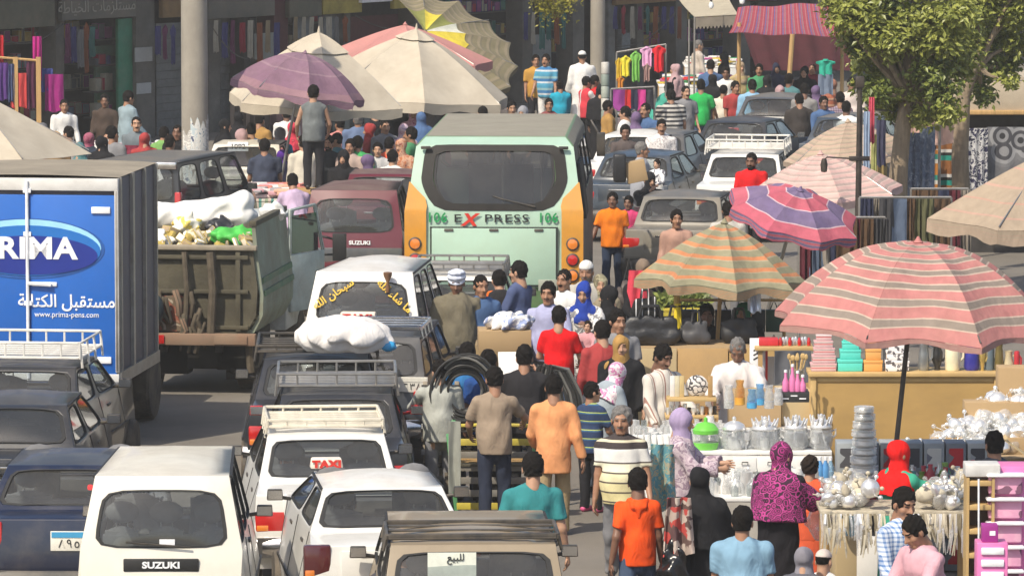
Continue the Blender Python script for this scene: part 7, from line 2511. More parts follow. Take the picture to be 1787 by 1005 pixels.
def right_stall():
 rn=random.Random(77)
 root,zt=stall_table('table of wrapped tinware in front of the plywood cabinet',1580,1820,806,51.0,1.7,CARD,0.12)
 steps=MB()
 for i in range(4):
  steps.box((0.35+0.18*i,0.5+0.28*i,zt+0.1+0.16*i),(1.5-0.36*i,0.3,0.2+0.32*i),CARD)
 steps.build('step_board',None,root,bevel=0.006)
 n=0
 for i in range(290):
  t=rn.random()
  px=1585+205*t+rn.uniform(-8,8)
  ytop=792-18*(t<.15)-max(0,(t-0.12))*170
  py=ytop+rn.random()**0.8*(48+70*t)
  Y=51.25+1.05*max(0.0,min(1,(790-py)/150))+rn.uniform(-0.08,0.08)
  p=atY(px,py,Y)
  h=rn.uniform(0.08,0.2)
  rr=rn.uniform(0.045,0.095)
  M_=Matrix.Rotation(rn.uniform(-1.2,1.2),3,'X')@Matrix.Rotation(rn.uniform(-1.2,1.2),3,'Y')
  mm=rn.choice([TIN,WRAP,TIN,GLS,WRAP,TIN])
  kind=rn.random()
  zone=('at the low left end','in the left middle','in the right middle','at the high right end')[min(3,int(t*4))]+(' top' if py<ytop+22 else '')
  mb=MB()
  if kind<0.8:
   mb.lathe([(rr*.5,-h/2),(rr*.9,-h*.38),(rr*1.05,-h*.1),(rr*1.05,h*.15),(rr*.85,h*.33),(rr*.4,h*.45),(rr*.12,h*.5),(rr*.1,h*.58),(0,h*.6)],(0,0,0),mm,14,M=M_)
   nm,lb,ct,gp='tin_pot','%s pot %s of the tinware heap'%('film wrapped' if mm==WRAP else 'clear glass' if mm==GLS else 'bare shiny tin',zone),'tin pot','heap of wrapped pots'
  else:
   for k in range(4):
    d=Vector((rn.gauss(0,1),rn.gauss(0,1),abs(rn.gauss(0,1)))).normalized()
    mb.tube([Vector((0,0,-0.03)),d*h*0.6,d*h*1.0],[0.008,0.006,0.006],mm,5)
    mb.ball(d*h*1.1,(0.024,0.02,0.024),mm,8,5)
   nm,lb,ct,gp='cutlery_bundle','%s cutlery bundle %s of the tinware heap'%('film wrapped' if mm==WRAP else 'clear plastic' if mm==GLS else 'bare shiny',zone),'cutlery','bundles of wrapped cutlery'
  solid(nm,lb,ct,mb,p,gp)
 p=atY(1752,795,50.6)
 r=empty('cardboard_tent',(p.x,p.y,p.z-0.05),'pale cardboard sheet folded like a tent at the right edge','cardboard')
 for sg in(-1,1):
  MB().box((sg*0.13,0.05,0.12),(0.40,0.30,0.012),CARDL,M=Matrix.Rotation(sg*R(36),4,'Y')).build('cardboard_leaf',None,r)
 MB().box((0,0.25,-0.55),(0.5,0.4,1.1),CARD).build('support_box',None,r)
 CB=[mat('carton_tint_%d'%i,c,0.7,var=0.15,dirt=0.1)for i,c in enumerate([(0.22,0.25,0.27),(0.30,0.33,0.35),(0.17,0.19,0.22),(0.36,0.38,0.38)])]
 pics=[print_cloth('carton_print_%d'%i,c,8,'voronoi',bump=0)for i,c in enumerate([[(0.5,0.03,0.04),(0.2,0.2,0.22),(0.5,0.5,0.5)],[(0.06,0.06,0.07),(0.3,0.32,0.34),(0.1,0.25,0.08)],[(0.55,0.55,0.52),(0.15,0.16,0.2),(0.3,0.08,0.25)]])]
 k=0
 for row in range(4):
  zb_=0.02+row*0.31
  Y=49.9+0.05*row
  for c in range(7):
   px=1478+c*38
   p=atY(px,850,Y)
   k+=1
   r=empty('appliance_carton',(p.x,Y+0.17,zb_),'grey picture carton number of the wall, %s row, %s'%(('bottom','second','third','top')[row],('far left','second from left','third from left','middle','third from right','second from right','far right')[c]),'box','grey appliance cartons')
   r['label']='grey picture carton in the %s row of cartons, %s'%(('bottom','second','third','top')[row],('far left','second from left','third from left','middle','third from right','second from right','far right')[c])
   MB().box((0,0,0.153),(0.197,0.33,0.304),CB[(k*5+row)%4]).build('box_body',None,r,bevel=0.005)
   MB().box((0,-0.167,0.16),(0.14,0.004,0.19),pics[(k*7+row)%3]).build('printed_picture',None,r)
 tb,tz=stall_table('narrow table of wrapped wares before the grey cartons',1572,1705,868,49.3,0.45,CARD,0.3)
 for i in range(70):
  px=rn.uniform(1575,1702)
  h,rr=rn.uniform(0.1,0.32),rn.uniform(0.03,0.07)
  k=rn.randrange(6)
  mm=(TIN,WRAP,GLS,mat('ware_red',(0.45,0.04,0.06),0.4),mat('ware_teal',(0.1,0.3,0.34),0.5),mat('ware_lime',(0.25,0.4,0.08),0.5))[k]
  Y=49.32+rn.uniform(0,0.4)
  solid('boxed_ware','%s %s ware before the grey cartons, %s'%('tall' if h>.2 else 'low',('tin','wrapped','glass','red','teal','lime')[k],'left half' if px<1640 else 'right half'),'ware',MB().lathe([(rr,0),(rr*1.1,h*.3),(rr*.9,h*.7),(rr*.4,h*.85),(rr*.5,h),(0,h)],(0,0,0),mm,9),(atY(px,860,Y).x,Y,tz+0.002),'wares before the grey cartons')
 STRAW=mat('straw',(0.46,0.41,0.31),0.8,var=0.3,scale=14,dirt=0.2,bump=0.5,bscale=40)
 STRAW2=mat('straw_dark',(0.20,0.17,0.11),0.95,var=0.35,scale=14)
 tb,tz=stall_table('table of straw and tin wares behind the checked shirt man',1432,1700,892,46.4,0.78,STRAW,0.0,name='straw_table')
 fr=MB()
 a,b=atY(1432,892,46.4),atY(1700,892,46.4)
 for i in range(150):
  x=(rn.random()-0.5)*(b.x-a.x)
  l=rn.uniform(0.2,0.42)
  fr.tube([(x,-0.02,tz-0.02),(x+rn.uniform(-.02,.02),-0.06,tz-l*0.5),(x+rn.uniform(-.03,.03),-0.04,tz-l)],[0.012,0.016,0.006],rn.choice([STRAW,TIN,STRAW2,WRAP,mat('straw_pale',(0.55,0.5,0.38),0.9)]),4)
 f=fr.build('straw_fringe',None,tb)
 f['kind']='stuff'
 for i in range(90):
  px=rn.uniform(1440,1695)
  if 1528<px<1608:
   continue
  Y=46.45+rn.uniform(0.0,0.8)
  p=atY(px,880,Y)
  h,rr=rn.uniform(0.06,0.2),rn.uniform(0.03,0.085)
  k=rn.randrange(5)
  mm=(TIN,WRAP,STRAW,GLS,MATS['straw_pale'])[k]
  M_=Matrix.Rotation(rn.uniform(-.6,.6),3,'X')@Matrix.Rotation(rn.uniform(-.6,.6),3,'Y')
  mb=MB()
  mb.lathe([(rr*.6,0),(rr*.95,h*.12),(rr*1.1,h*.32),(rr*1.12,h*.5),(rr*.95,h*.7),(rr*.55,h*.86),(rr*.15,h*.93),(rr*.15,h),(0,h)],(0,0,0.02),mm,14,M=M_)
  for q_ in range(2):
   d=Vector((rn.gauss(0,1),rn.gauss(0,1),abs(rn.gauss(0,1)))).normalized()
   mb.tube([(0,0,0.04),d*h*1.1+Vector((0,0,0.03))],0.006,mm,5)
   mb.ball(d*h*1.1+Vector((0,0,0.03)),(0.022,0.018,0.022),mm,8,5)
  solid('packed_ware','%s %s ware on the %s of the table behind the checked shirt'%('large' if rr>.06 else 'small',('tin','film wrapped','straw','glass','pale straw')[k],('left third','middle','right third')[min(2,int((px-1440)/86))]+(' rear' if Y>46.85 else ' front')),'ware',mb,(p.x,Y,tz+0.002+0.05*(i%3)),'packed wares behind the checked shirt')
 carton('plain wooden crate standing under the straw table',1478,1012,0.0,0.26,0.62,0.3,CARDL,R(8),name='wooden_crate')
 carton('pale box leaning beside the wooden crate',1515,1040,0.0,0.2,0.55,0.2,WBOX,R(-6))
 for i,(px,py,sx,m,lb)in enumerate(((1432,905,0.13,WRAP,'crumpled clear bag left of the yellow bag'),(1452,880,0.12,mat('bag_yellow',(0.66,0.58,0.22),0.6),'pale yellow bag hanging by the girl in orange'),(1475,865,0.15,WBOX,'white crumpled bag below the pot tower'),(1492,905,0.12,WRAPB,'pale blue bag on the straw goods'))):
  p=at(px,py,0.86)
  F_=Fld(0.05)
  F_.ell((0,0,0),(sx,sx*0.7,sx*1.35))
  F_.ell((0.02,0,sx),(sx*0.5,sx*0.4,sx*0.7))
  F_.wr=(0.018,i+3,1.0)
  v,qd=F_.run(0.018)
  o=link('carrier_bag',np_mesh('carrier_bag',v,qd,[m]),None,(p.x,p.y,0.86))
  tag(o,lb,'bag')
 PK=mat('pink_gloss',(0.76,0.20,0.46),0.35,var=0.05)
 PKL=print_cloth('pink_dots',[(0.76,0.36,0.52),(0.76,0.36,0.52),(0.80,0.42,0.56),(0.78,0.38,0.54),(0.22,0.10,0.16)],10,'voronoi',bump=0)
 Y=45.3
 a,b=atY(1729,815,Y),atY(1800,815,Y)
 w=b.x-a.x
 root=empty('drawer_tower',((a.x+b.x)/2,Y+0.2,0),'tall glossy pink drawer tower with dotted drawers at right edge','drawers')
 zt=a.z
 MB().box((0.05,0.04,zt-0.75),(w+0.1,0.36,1.5),PK).build('carcass',None,root,bevel=0.02)
 for i in range(6):
  zc=zt-0.16-i*0.215
  d=MB().box((-0.05,-0.16,zc),(w-0.06,0.10,0.16),PKL).build('drawer',None,root,bevel=0.015)
  MB().box((-0.05,-0.20,zc+0.093),(w-0.02,0.14,0.028),WINK).build('drawer_lip',None,d,bevel=0.012)
 for sx in(-1,1):
  for yy in(-0.1,0.15):
   MB().box((sx*w*0.4,yy,(zt-1.5)/2),(0.05,0.05,max(0.02,zt-1.5)),BLACKPL).build('leg',None,root)
 a,b=atY(1688,835,Y-0.1),atY(1737,835,Y-0.1)
 w=b.x-a.x
 root=empty('wooden_shelf',((a.x+b.x)/2,Y+0.1,0),'open pale wooden slat shelf left of the pink drawers','shelf')
 for sx in(-1,1):
  MB().box((sx*(w/2-0.012),0,a.z/2),(0.025,0.3,a.z),PLYE).build('upright',None,root)
 for i in range(8):
  zz=a.z-0.05-0.215*i
  if zz>0.05:
   MB().box((0,0,zz),(w-0.055,0.3,0.045),PLYE).build('shelf_board',None,root,bevel=0.004)
 MB().box((0,0.14,a.z/2),(w-0.06,0.01,a.z-0.1),mat('shelf_back_dark',(0.16,0.12,0.09),0.8)).build('back_board',None,root)  # plain dark brown board behind the shelves
 wb=MB().box((0,0,0.06),(w+0.06,0.28,0.11),mat('sheet_white_grey',(0.62,0.62,0.6),0.6,dirt=0.2)).build('white_tray',None,None,((a.x+b.x)/2+0.02,Y+0.1,a.z+0.002),bevel=0.01)
 tag(wb,'flat whitish tray on top of the wooden slat shelf','tray')
 ch=MB().tube([(0,0,0),(0.004,-0.01,-0.5),(0,0,-1.0)],0.009,WINK,6)
 o=ch.build('hanging_rope',None,None,(atY(1708,830,Y-0.12).x,Y-0.12,a.z-0.0))
 tag(o,'white cord hanging down before the wooden slat shelf','cord')
 Y2=44.2
 a,b=atY(1706,948,Y2),atY(1760,948,Y2)
 w=b.x-a.x
 root=empty('drawer_chest',((a.x+b.x)/2,Y2+0.15,0),'small pink frame chest with white drawers at the bottom right','drawers')
 MB().box((0,0.02,a.z/2),(w,0.28,a.z),PK).build('carcass',None,root,bevel=0.012)
 for i in range(8):
  zc=a.z-0.07-i*0.105
  if zc>0.05:
   MB().box((0,-0.125,zc),(w-0.07,0.03,0.06),WINK).build('drawer',None,root,bevel=0.008)
 o=MB().box((0,0,0.075),(0.14,0.16,0.15),mat('purple_box',(0.35,0.03,0.25),0.5)).build('purple_box',None,None,((a.x+b.x)/2-0.02,Y2+0.14,a.z+0.002),bevel=0.006)
 tag(o,'small purple box on the white drawer chest','box')
 MB().box((0.02,-0.081,0.08),(0.05,0.004,0.04),WINK).build('printed_label',None,o)
right_stall()
# ------------------------------------------------------------------ bags, boards and dark recess behind the sellers
def bag_stall():
 Y=58.6
 a,b=atY(1062,608,Y),atY(1352,604,Y)
 root=empty('board_counter',((a.x+b.x)/2,Y,0),'long cardboard fronted counter behind the two sellers','counter')
 w,z=b.x-a.x,a.z
 for i,(x0,x1,m)in enumerate(((-0.5,-0.09,CARDL),(-0.085,0.22,mat('board_tan',(0.46,0.29,0.12),0.8,var=0.1,scale=2,dirt=0.2)),(0.225,0.5,PLY))):
  MB().box((w*(x0+x1)/2,0.02*i,z/2),(w*(x1-x0),0.03,z),m).build('board',None,root,bevel=0.004)
 MB().box((0,0.5,z-0.02),(w,0.9,0.04),CARD).build('counter_top',None,root)
 e=z+0.002
 def bag(label,px0,px1,h,m,d=0.26,strap=True,dy=0.3,zz=None):
  p,q=atY(px0,600,Y+dy),atY(px1,600,Y+dy)
  w_=q.x-p.x
  r=empty('handbag',((p.x+q.x)/2,Y+dy,e if zz is None else zz),label,'bag')
  F_=Fld(0.04)
  F_.cap((-w_*0.36,0,h*0.3),(w_*0.36,0,h*0.3),h*0.30,None,(YAX,0.55))
  F_.cap((-w_*0.33,0,h*0.66),(w_*0.33,0,h*0.68),h*0.26,None,(YAX,0.4))
  F_.wr=(0.012,int(px0),0.8)
  F_.below((0,0,0),(0,0,-1))
  v,qd=F_.run(0.018)
  link('bag_body',np_mesh('bag_body',v,qd,[m]),r)
  if strap:
   for sy in(-1,1):
    MB().tube([(-w_*0.2,sy*0.04,h*0.9),(-w_*0.14,sy*0.05,h*1.25),(w_*0.14,sy*0.05,h*1.27),(w_*0.2,sy*0.04,h*0.9)],0.014,m,6).build('strap',None,r)
  return r
 bag('big slouched black leather bag on the cardboard counter',1084,1186,0.36,LEATH)
 bag('second black leather bag behind the big slouched one',1150,1210,0.34,LEATH,dy=0.55)
 bs=stripes('bag_stripe',[(0,(0.02,0.02,0.02)),(0.5,(0.62,0.62,0.62)),(0.68,(0.02,0.02,0.02))],axis='X',freq=14)
 bag('black handbag with white stripes on top of the leather bag',1108,1142,0.26,bs,dy=0.42,zz=e+0.30)
 bag('dark grey handbag in the shade below the olive parasol',1196,1232,0.3,mat('bag_grey',(0.06,0.06,0.065),0.5),dy=0.4)
 bag('black holdall at the right of the parasol pole',1262,1316,0.32,mat('bag_black_b',(0.018,0.018,0.02),0.55),dy=0.5)
 r=empty('bag_screen',(at(1262,560,1.1).x,60.4,0),'dark hanging screen of black bags under the olive parasol','screen')
 for sx in(-1,1):
  MB().tube([(sx*0.62,0,0),(sx*0.62,0,1.62)],0.022,WOODY,6).build('post',None,r)
 MB().tube([(-0.62,0,1.6),(0.62,0,1.6)],0.018,WOODY,6).build('rail',None,r)
 rn=random.Random(2)
 for i in range(12):
  x=-0.5+0.2*(i%6)
  z_=1.36 if i<6 else 0.95
  bm2=MB()
  bm2.box((x,-0.03,z_),(0.19,0.1,0.26),rn.choice([LEATH,MATS['bag_black_b'],mat('bag_green_dark',(0.02,0.06,0.035),0.6),mat('bag_brown',(0.06,0.03,0.02),0.5)]))
  bm2.tube([(x-0.05,-0.03,z_+0.12),(x,0.0,z_+0.24),(x+0.05,-0.03,z_+0.12)],0.01,LEATH,5)
  bm2.build('hanging_bag',None,r,bevel=0.02)
 p=atY(1176,600,59.2)
 t=atY(1182,480,59.2)
 o=MB().tube([(0,0,0),(t.x-p.x,0,t.z)],0.035,mat('yellow_post',(0.55,0.36,0.10),0.7,var=0.15),8).build('yellow_post',None,None,(p.x,59.2,0))
 tag(o,'weathered yellow wooden post left of the olive parasol','post')
 hang('yellow_pennant','bright yellow cloth strip tied on the wooden post',1176,1190,530,575,59.1,mat('pennant_yellow',(0.72,0.55,0.02),0.8),'cloth',1,0.02,shape='taper',n=6)
 tb,tz=stall_table('yellow crate stand of greens behind the handbags',1158,1228,538,63.5,0.7,mat('crate_yellow',(0.5,0.4,0.04),0.7),0.3)
 vs,fs=[],[]
 for i in range(900):
  p_=Vector((rn.uniform(-0.3,0.3),rn.uniform(0.05,0.6),rn.uniform(0,0.12)))
  t_=Vector((rn.gauss(0,1),rn.gauss(0,1),rn.gauss(0.6,0.6))).normalized()
  s_=t_.orthogonal().normalized()
  b_=len(vs)
  vs+=[p_,p_+t_*0.05+s_*0.03,p_+t_*0.1,p_+t_*0.05-s_*0.03]
  fs+=[(b_,b_+1,b_+2),(b_,b_+2,b_+3)]
 me=bpy.data.meshes.new('greens')
 me.from_pydata([tuple(v)for v in vs],[],fs)
 me.materials.append(LEAFD)
 o=link('herb_greens',me,None,(tb.location.x,63.5,tz))
 tag(o,kind='stuff')
 p=at(1316,645,0.98)
 r=empty('placard',(p.x,57.6,0),'white placard with red edge standing behind the old seller','sign')
 z0_,z1_=atY(1316,665,57.6).z,atY(1316,590,57.6).z
 MB().box((0,0,(z0_+z1_)/2),(0.2,0.02,z1_-z0_),WINK).build('board',None,r,bevel=0.004)
 MB().box((0.09,-0.012,(z0_+z1_)/2),(0.025,0.012,z1_-z0_-0.01),mat('red_edge',(0.6,0.04,0.03),0.5)).build('red_band',None,r)
 for i in range(3):
  MB().box((-0.02,-0.012,z1_-0.12-0.05*i),(0.09,0.004,0.014),INK,M=Matrix.Rotation(R(-30),4,'Y')).build('ink_stroke',None,r)
 MB().tube([(0,0.02,0),(0,0.02,z0_+0.1)],0.02,WOODY,6).build('leg',None,r)
 r2=empty('placard',(at(1338,640,1.0).x,57.9,0),'narrow white notice right of the red edged placard','sign')
 z0_,z1_=atY(1338,672,57.9).z,atY(1338,622,57.9).z
 MB().box((0,0,(z0_+z1_)/2),(0.13,0.02,z1_-z0_),WBOX).build('board',None,r2,bevel=0.004)
 MB().tube([(0,0.02,0),(0,0.02,z0_+0.1)],0.02,WOODY,6).build('leg',None,r2)
 hang('slate_sheet','slate grey sheet slung left of the pink boxes',1352,1415,612,668,55.6,mat('slate_cloth',(0.10,0.105,0.12),0.9,var=0.15),'cloth',2,0.03)
 tb,tz=stall_table('narrow ledge with small tins under the pink parasol',1318,1420,606,57.4,0.45,PLYE,0.0)
 o=MB().box((0,0,0.04),(0.22,0.2,0.08),mat('red_tray',(0.55,0.03,0.04),0.5)).build('red_tray',None,None,(at(1340,600,tz).x,57.62,tz+0.002),bevel=0.01)
 tag(o,'red tray on the narrow ledge under the pink parasol','tray')
 for i in range(10):
  px=1362+5.5*i
  solid('small_tin','%s tin on the narrow ledge, %s'%('shiny' if i%3 else 'red',('left end','left middle','centre','right middle','right end')[i//2]),'tin',MB().lathe([(0.02,0),(0.024,0.05),(0.012,0.09),(0,0.095)],(0,0,0),TIN if i%3 else RED_LENS,9),(atY(px,600,57.55).x,57.55+0.05*(i%3),tz+0.002),'small tins on the ledge')
 hang('foil_sheet','silvery plastic sheet dangling right of the olive parasol',1306,1328,496,545,59.0,mat('foil',(0.6,0.64,0.72),0.3,0.5,bump=0.6,bscale=14),'plastic sheet',2,0.04,n=10)
bag_stall()
# ------------------------------------------------------------------ cardboard table with white cloth, hose coils, handcart
def cart_stall():
 carton('big cardboard carton with pale lid in front of the lilac shirt man',880,614,1.02,0.62,0.25,0.5,CARD,R(2),tape=PLYE)
 carton('lower wide cardboard carton under the pale one',878,660,0.62,0.66,0.4,0.55,mat('cardboard_dark',(0.26,0.19,0.10),0.9,var=0.15),R(-1))
 p=at(880,665,0.6)
 tb,tz=stall_table('vendor table below the cardboard cartons',826,934,672,FPX*(7.8-0.6)/(7.8*0+672+400),0.7,WOODY,0.0)
 F_=Fld(0.06)
 for i,(x,y,z,r_)in enumerate(((-.16,0,.06,.10),(0,.02,.09,.13),(.14,0,.07,.11),(.05,-.08,.05,.10),(-.08,.1,.12,.09),(.18,.1,.1,.08))):
  F_.ell((x,y,z),(r_*1.2,r_,r_*0.75))
 F_.wr=(0.02,4,1.0)
 F_.below((0,0,0),(0,0,-1))
 v,qd=F_.run(0.018)
 q=at(888,577,1.275)
 o=link('white_cloth',np_mesh('white_cloth',v,qd,[print_cloth('white_blue_cloth',[(0.74,0.73,0.71),(0.76,0.75,0.74),(0.30,0.36,0.55),(0.75,0.74,0.72)],7,'clouds')]),None,(q.x,q.y+0.2,1.273))
 tag(o,'crumpled white and blue cloth heaped on the cardboard carton','cloth')
 o=MB().box((0,0,0.03),(0.36,0.42,0.03),WBOX).build('white_board',None,None,(at(897,640,0.9).x,at(897,640,0.9).y,0.88),bevel=0.005)
 o.rotation_euler=(R(48),0,R(4))
 tag(o,'slanted white board below the cardboard cartons','board')
 q=at(835,580,1.0)
 rd=empty('red_crate',(q.x-0.02,q.y+0.1,0),'red and white packets stacked left of the cartons','packets')
 for i in range(9):
  MB().box((0.02*(i%2),0,0.06+0.115*i),(0.13,0.2,0.11),mat('packet_red',(0.5,0.03,0.05),0.5)if i%3 else WBOX).build('packet',None,rd,bevel=0.005)
 def coil(label,px,py,Y,rx,rz_,m,turns,seed,name='hose_coil',tilt=0.0):
  p_=atY(px,py,Y)
  root=empty(name,p_,label,'hose coil',None)
  rn=random.Random(seed)
  for i in range(turns):
   k=rn.uniform(0.45,1.0)
   n_=26
   oy=rn.uniform(-0.08,0.08)
   ph=rn.uniform(0,6)
   pts=[]
   for j in range(n_):
    a=2*PI*j/n_
    w=1+0.03*math.sin(3*a+ph)
    pts.append((rx*k*w*math.cos(a),oy+0.02*math.sin(2*a+ph)+tilt*math.sin(a),rz_*k*w*math.sin(a)))
   MB().tube(pts,0.013,m if i%4 else mat('hose_grey',(0.16,0.155,0.14),0.5),6,closed=True).build('hose_loop',None,root)
  return root
 HB=mat('hose_black',(0.035,0.034,0.032),0.42)
 coil('big coil of black hose slung on the shoulder of man in blue',812,684,54.2,0.37,0.42,HB,46,1)
 p_=atY(963,700,54.6)
 root=empty('hose_bundle',p_,'folded bundle of black hose carried beside the man in black','hose coil')
 rn=random.Random(6)
 for i in range(26):
  dx=rn.uniform(-0.14,0.16)
  y=rn.uniform(-0.1,0.08)
  MB().tube([(dx*0.6-0.10,y,-0.28),(dx*0.8-0.12,y,0.05),(dx*0.7-0.05,y,0.36+0.04*rn.random()),(dx+0.08,y+0.02,0.34),(dx+0.20,y+0.02,0.1),(dx+0.28,y,-0.32)],0.014,HB if i%3 else MATS['hose_grey'],6).build('hose_loop',None,root)
 GR,YE=mat('cart_green',(0.10,0.36,0.15),0.6,var=0.15,dirt=0.3),mat('cart_yellow',(0.55,0.45,0.05),0.6,var=0.15,dirt=0.3)
 p_=at(862,888,0.1)
 root=empty('handcart',(p_.x,p_.y,0),'green and yellow slatted handcart pushed by two men','handcart')
 Lc,Wc=1.7,0.86
 for sx in(-1,1):
  MB().box((sx*Wc/2,Lc/2-0.1,0.52),(0.06,Lc,0.07),YE).build('side_beam',None,root,bevel=0.006)
  for yy in(0.0,0.55,1.1,1.6):
   MB().box((sx*Wc/2,yy,0.72),(0.05,0.05,0.5),GR).build('upright',None,root,bevel=0.006)
  MB().box((sx*Wc/2,0.02,0.42),(0.045,0.06,0.95),GR,M=Matrix.Rotation(R(6)*sx,4,'Y')).build('upright',None,root,bevel=0.006)
  w=MB().lathe([(0.2,-0.03),(0.24,-0.035),(0.25,0.0),(0.24,0.035),(0.2,0.03)],(0,0,0),TYRE,20,M=Matrix.Rotation(PI/2,3,'Y')).build('wheel',None,root,(sx*(Wc/2+0.06),0.8,0.25))
  MB().lathe([(0,-0.02),(0.2,-0.015),(0.2,0.015),(0,0.02)],(0,0,0),STEEL,14,M=Matrix.Rotation(PI/2,3,'Y')).build('rim',None,w)
 for i in range(9):
  MB().box((0,-0.02+0.2*i,0.575),(Wc-0.02,0.12,0.025),WOODY if i%3 else GRIME).build('deck_slat',None,root)
 for i in range(6):
  MB().box((0,-0.055,0.14+0.135*i),(Wc-0.08,0.02,0.07),(YE if i in(0,5)else mat('slat_dull',(0.2,0.19,0.17),0.7,dirt=0.3))).build('tail_slat',None,root,bevel=0.003)
 MB().tube([(-Wc/2,-0.02,0.98),(0,-0.05,1.0),(Wc/2,-0.02,0.98)],0.02,YE,7).build('push_bar',None,root)
 p_=at(770,872,0.02)
 lad=empty('ladder_frame',(p_.x,p_.y,0),'upright weathered wooden ladder frame beside the dark estate car','ladder')
 LW=mat('ladder_wood',(0.36,0.31,0.24),0.85,var=0.2,dirt=0.3)
 for x in(-0.17,0.0,0.17):
  MB().box((x,0.02*x,0.65),(0.05,0.04,1.3),LW).build('rail',None,lad,bevel=0.005)
 for i in range(9):
  MB().box((0,-0.034,0.12+0.14*i),(0.42,0.025,0.055),mat('rung_pale',(0.42,0.42,0.42),0.7)if i%2 else BLACKPL).build('rung',None,lad,bevel=0.004)
 hang('grey_rag','long grey green rag hung on the left of the handcart',783,804,735,860,53.2,mat('rag_grey',(0.30,0.31,0.27),0.9,var=0.15),'rag',1,0.03,n=8)
cart_stall()
# ------------------------------------------------------------------ far stalls
def far_stalls():
 rn=random.Random(55)
 Y=103
 a,b=atY(1076,92,Y),atY(1162,78,Y)
 r=empty('clothes_rack',(a.x,Y,0),'rack of bright shirts right of the white robed man','clothes rack')
 o=Vector((a.x,Y,0))
 MB().tube([a-o,b-o],0.02,STEEL,6).build('rail',None,r)
 for q in(a,b):
  MB().tube([Vector((q.x,q.y,0))-o,q-o],0.022,STEEL,6).build('post',None,r)
 for i,(x0,x1,y0,y1,c,lb)in enumerate(((1074,1086,104,140,(0.62,0.42,0.03),'mustard shirt at the left end of the bright rack'),(1082,1102,100,134,(0.72,0.62,0.05),'yellow shirt on the bright rack'),(1100,1119,92,142,(0.20,0.48,0.10),'lime green shirt on the bright rack'),(1117,1141,84,116,(0.72,0.38,0.58),'pale pink shirt on the bright rack'),(1122,1136,114,142,(0.35,0.22,0.2),'dusty brown skirt below the pink shirt'),(1138,1162,82,126,(0.62,0.02,0.03),'bright red shirt at the right end of the rack'),(1076,1090,136,160,(0.55,0.22,0.03),'orange shorts hung below the yellow shirt'))):
  hang('hanging_shirt' if 'shirt' in lb else 'hanging_garment',lb,x0,x1,y0,y1,Y-0.1-0.03*i,cloth('rack_%d'%i,c),'shirt' if 'shirt' in lb else 'garment',2,0.03,shape='shirt' if 'shirt' in lb else None,n=12)
 Y=98.5
 a,b=atY(1066,156,Y),atY(1142,152,Y)
 r=empty('clothes_rack',(a.x,Y,0),'low rail of dark and magenta trousers below bright shirts','clothes rack')
 o=Vector((a.x,Y,0))
 MB().tube([a-o,b-o],0.02,STEEL,6).build('rail',None,r)
 for q in(a,b):
  MB().tube([Vector((q.x,q.y,0))-o,q-o],0.022,STEEL,6).build('post',None,r)
 for i,(x0,x1,c,lb)in enumerate(((1070,1091,(0.28,0.05,0.25),'purple trousers at the left of the low rail'),(1091,1101,(0.5,0.03,0.03),'red trousers on the low rail'),(1101,1113,(0.03,0.03,0.06),'navy trousers between red and magenta ones'),(1113,1127,(0.55,0.05,0.25),'magenta trousers on the low rail'),(1127,1140,(0.04,0.04,0.05),'black trousers at the right of the low rail'))):
  hang('hanging_trousers',lb,x0,x1,157,192,Y-0.08,cloth('rail_%d'%i,c),'trousers',1,0.03,n=8)
 p=atY(1056,185,101)
 r=empty('display_column',(p.x,101,0),'slim column of stacked pale tins left of the bright rack','display')
 z0,z1=0.0,atY(1056,108,101).z
 n=9
 for i in range(n):
  MB().lathe([(0.075,0.0),(0.08,0.02),(0.08,(z1-z0)/n-0.03),(0.07,(z1-z0)/n-0.01),(0,(z1-z0)/n-0.01)],(0,0,z0+(z1-z0)*i/n),[mat('tin_a',(0.38,0.42,0.36),0.5),mat('tin_b',(0.25,0.3,0.26),0.5),mat('tin_c',(0.55,0.53,0.48),0.5)][i%3],12).build('tin',None,r)
 HEAPC=[cloth('heap_%d'%i,c)for i,c in enumerate([(0.16,0.15,0.16),(0.24,0.2,0.22),(0.32,0.32,0.34),(0.1,0.1,0.12),(0.3,0.1,0.14),(0.2,0.16,0.14)])]
 CN=dict(heap_0='charcoal',heap_1='mauve grey',heap_2='pale grey',heap_3='black',heap_4='wine',heap_5='brown',toy_0='red',toy_1='white',toy_2='yellow',toy_3='green',toy_4='white',toy_5='blue',toy_6='purple',pk_0='rose',pk_1='blush',pk_2='rust',pk_3='white',pk_4='grey',pk_5='peach',heap_white='bright white')
 def heap(label,x0,x1,yf,Y,depth,cols,n,nm='folded_garment',lb='folded garment in the pile',grp='pile',hang_=True,th=(0.03,0.07),cat='garment',tm=None):
  Y=FPX*(HC-0.85)/(yf+400)
  tb,tz=stall_table(label,x0,x1,yf,Y,depth,tm or WOODY,0.35 if hang_ else 0.0,skm=tm)
  a_,b_=atY(x0,yf,Y),atY(x1,yf,Y)
  for i in range(n):
   x=rn.uniform(a_.x+0.1,b_.x-0.1)
   y=Y+rn.uniform(0.05,depth-0.1)
   w,d,h=rn.uniform(.16,.3),rn.uniform(.14,.24),rn.uniform(*th)
   zz=tz+0.004+0.05*int(rn.random()*3)
   mc=rn.choice(cols)
   cn=CN.get(mc.name,'mixed')
   third=('left','middle','right')[min(2,int(3*(x-a_.x)/(b_.x-a_.x)))]
   solid(nm,'%s %s, %s %s'%(cn,lb,third,'back' if y>Y+depth/2 else 'front'),cat,MB().box((0,0,h/2),(w,d,h),mc,rz=rn.uniform(-.5,.5)),(x,y,zz),grp,bevel=0.018)
  return tb,tz
 heap('table heaped with grey bundled clothes behind the bus',1042,1152,206,93.5,1.4,HEAPC,60,lb='bundled garment on the table behind the bus',grp='grey garments behind the bus',tm=HEAPC[1])
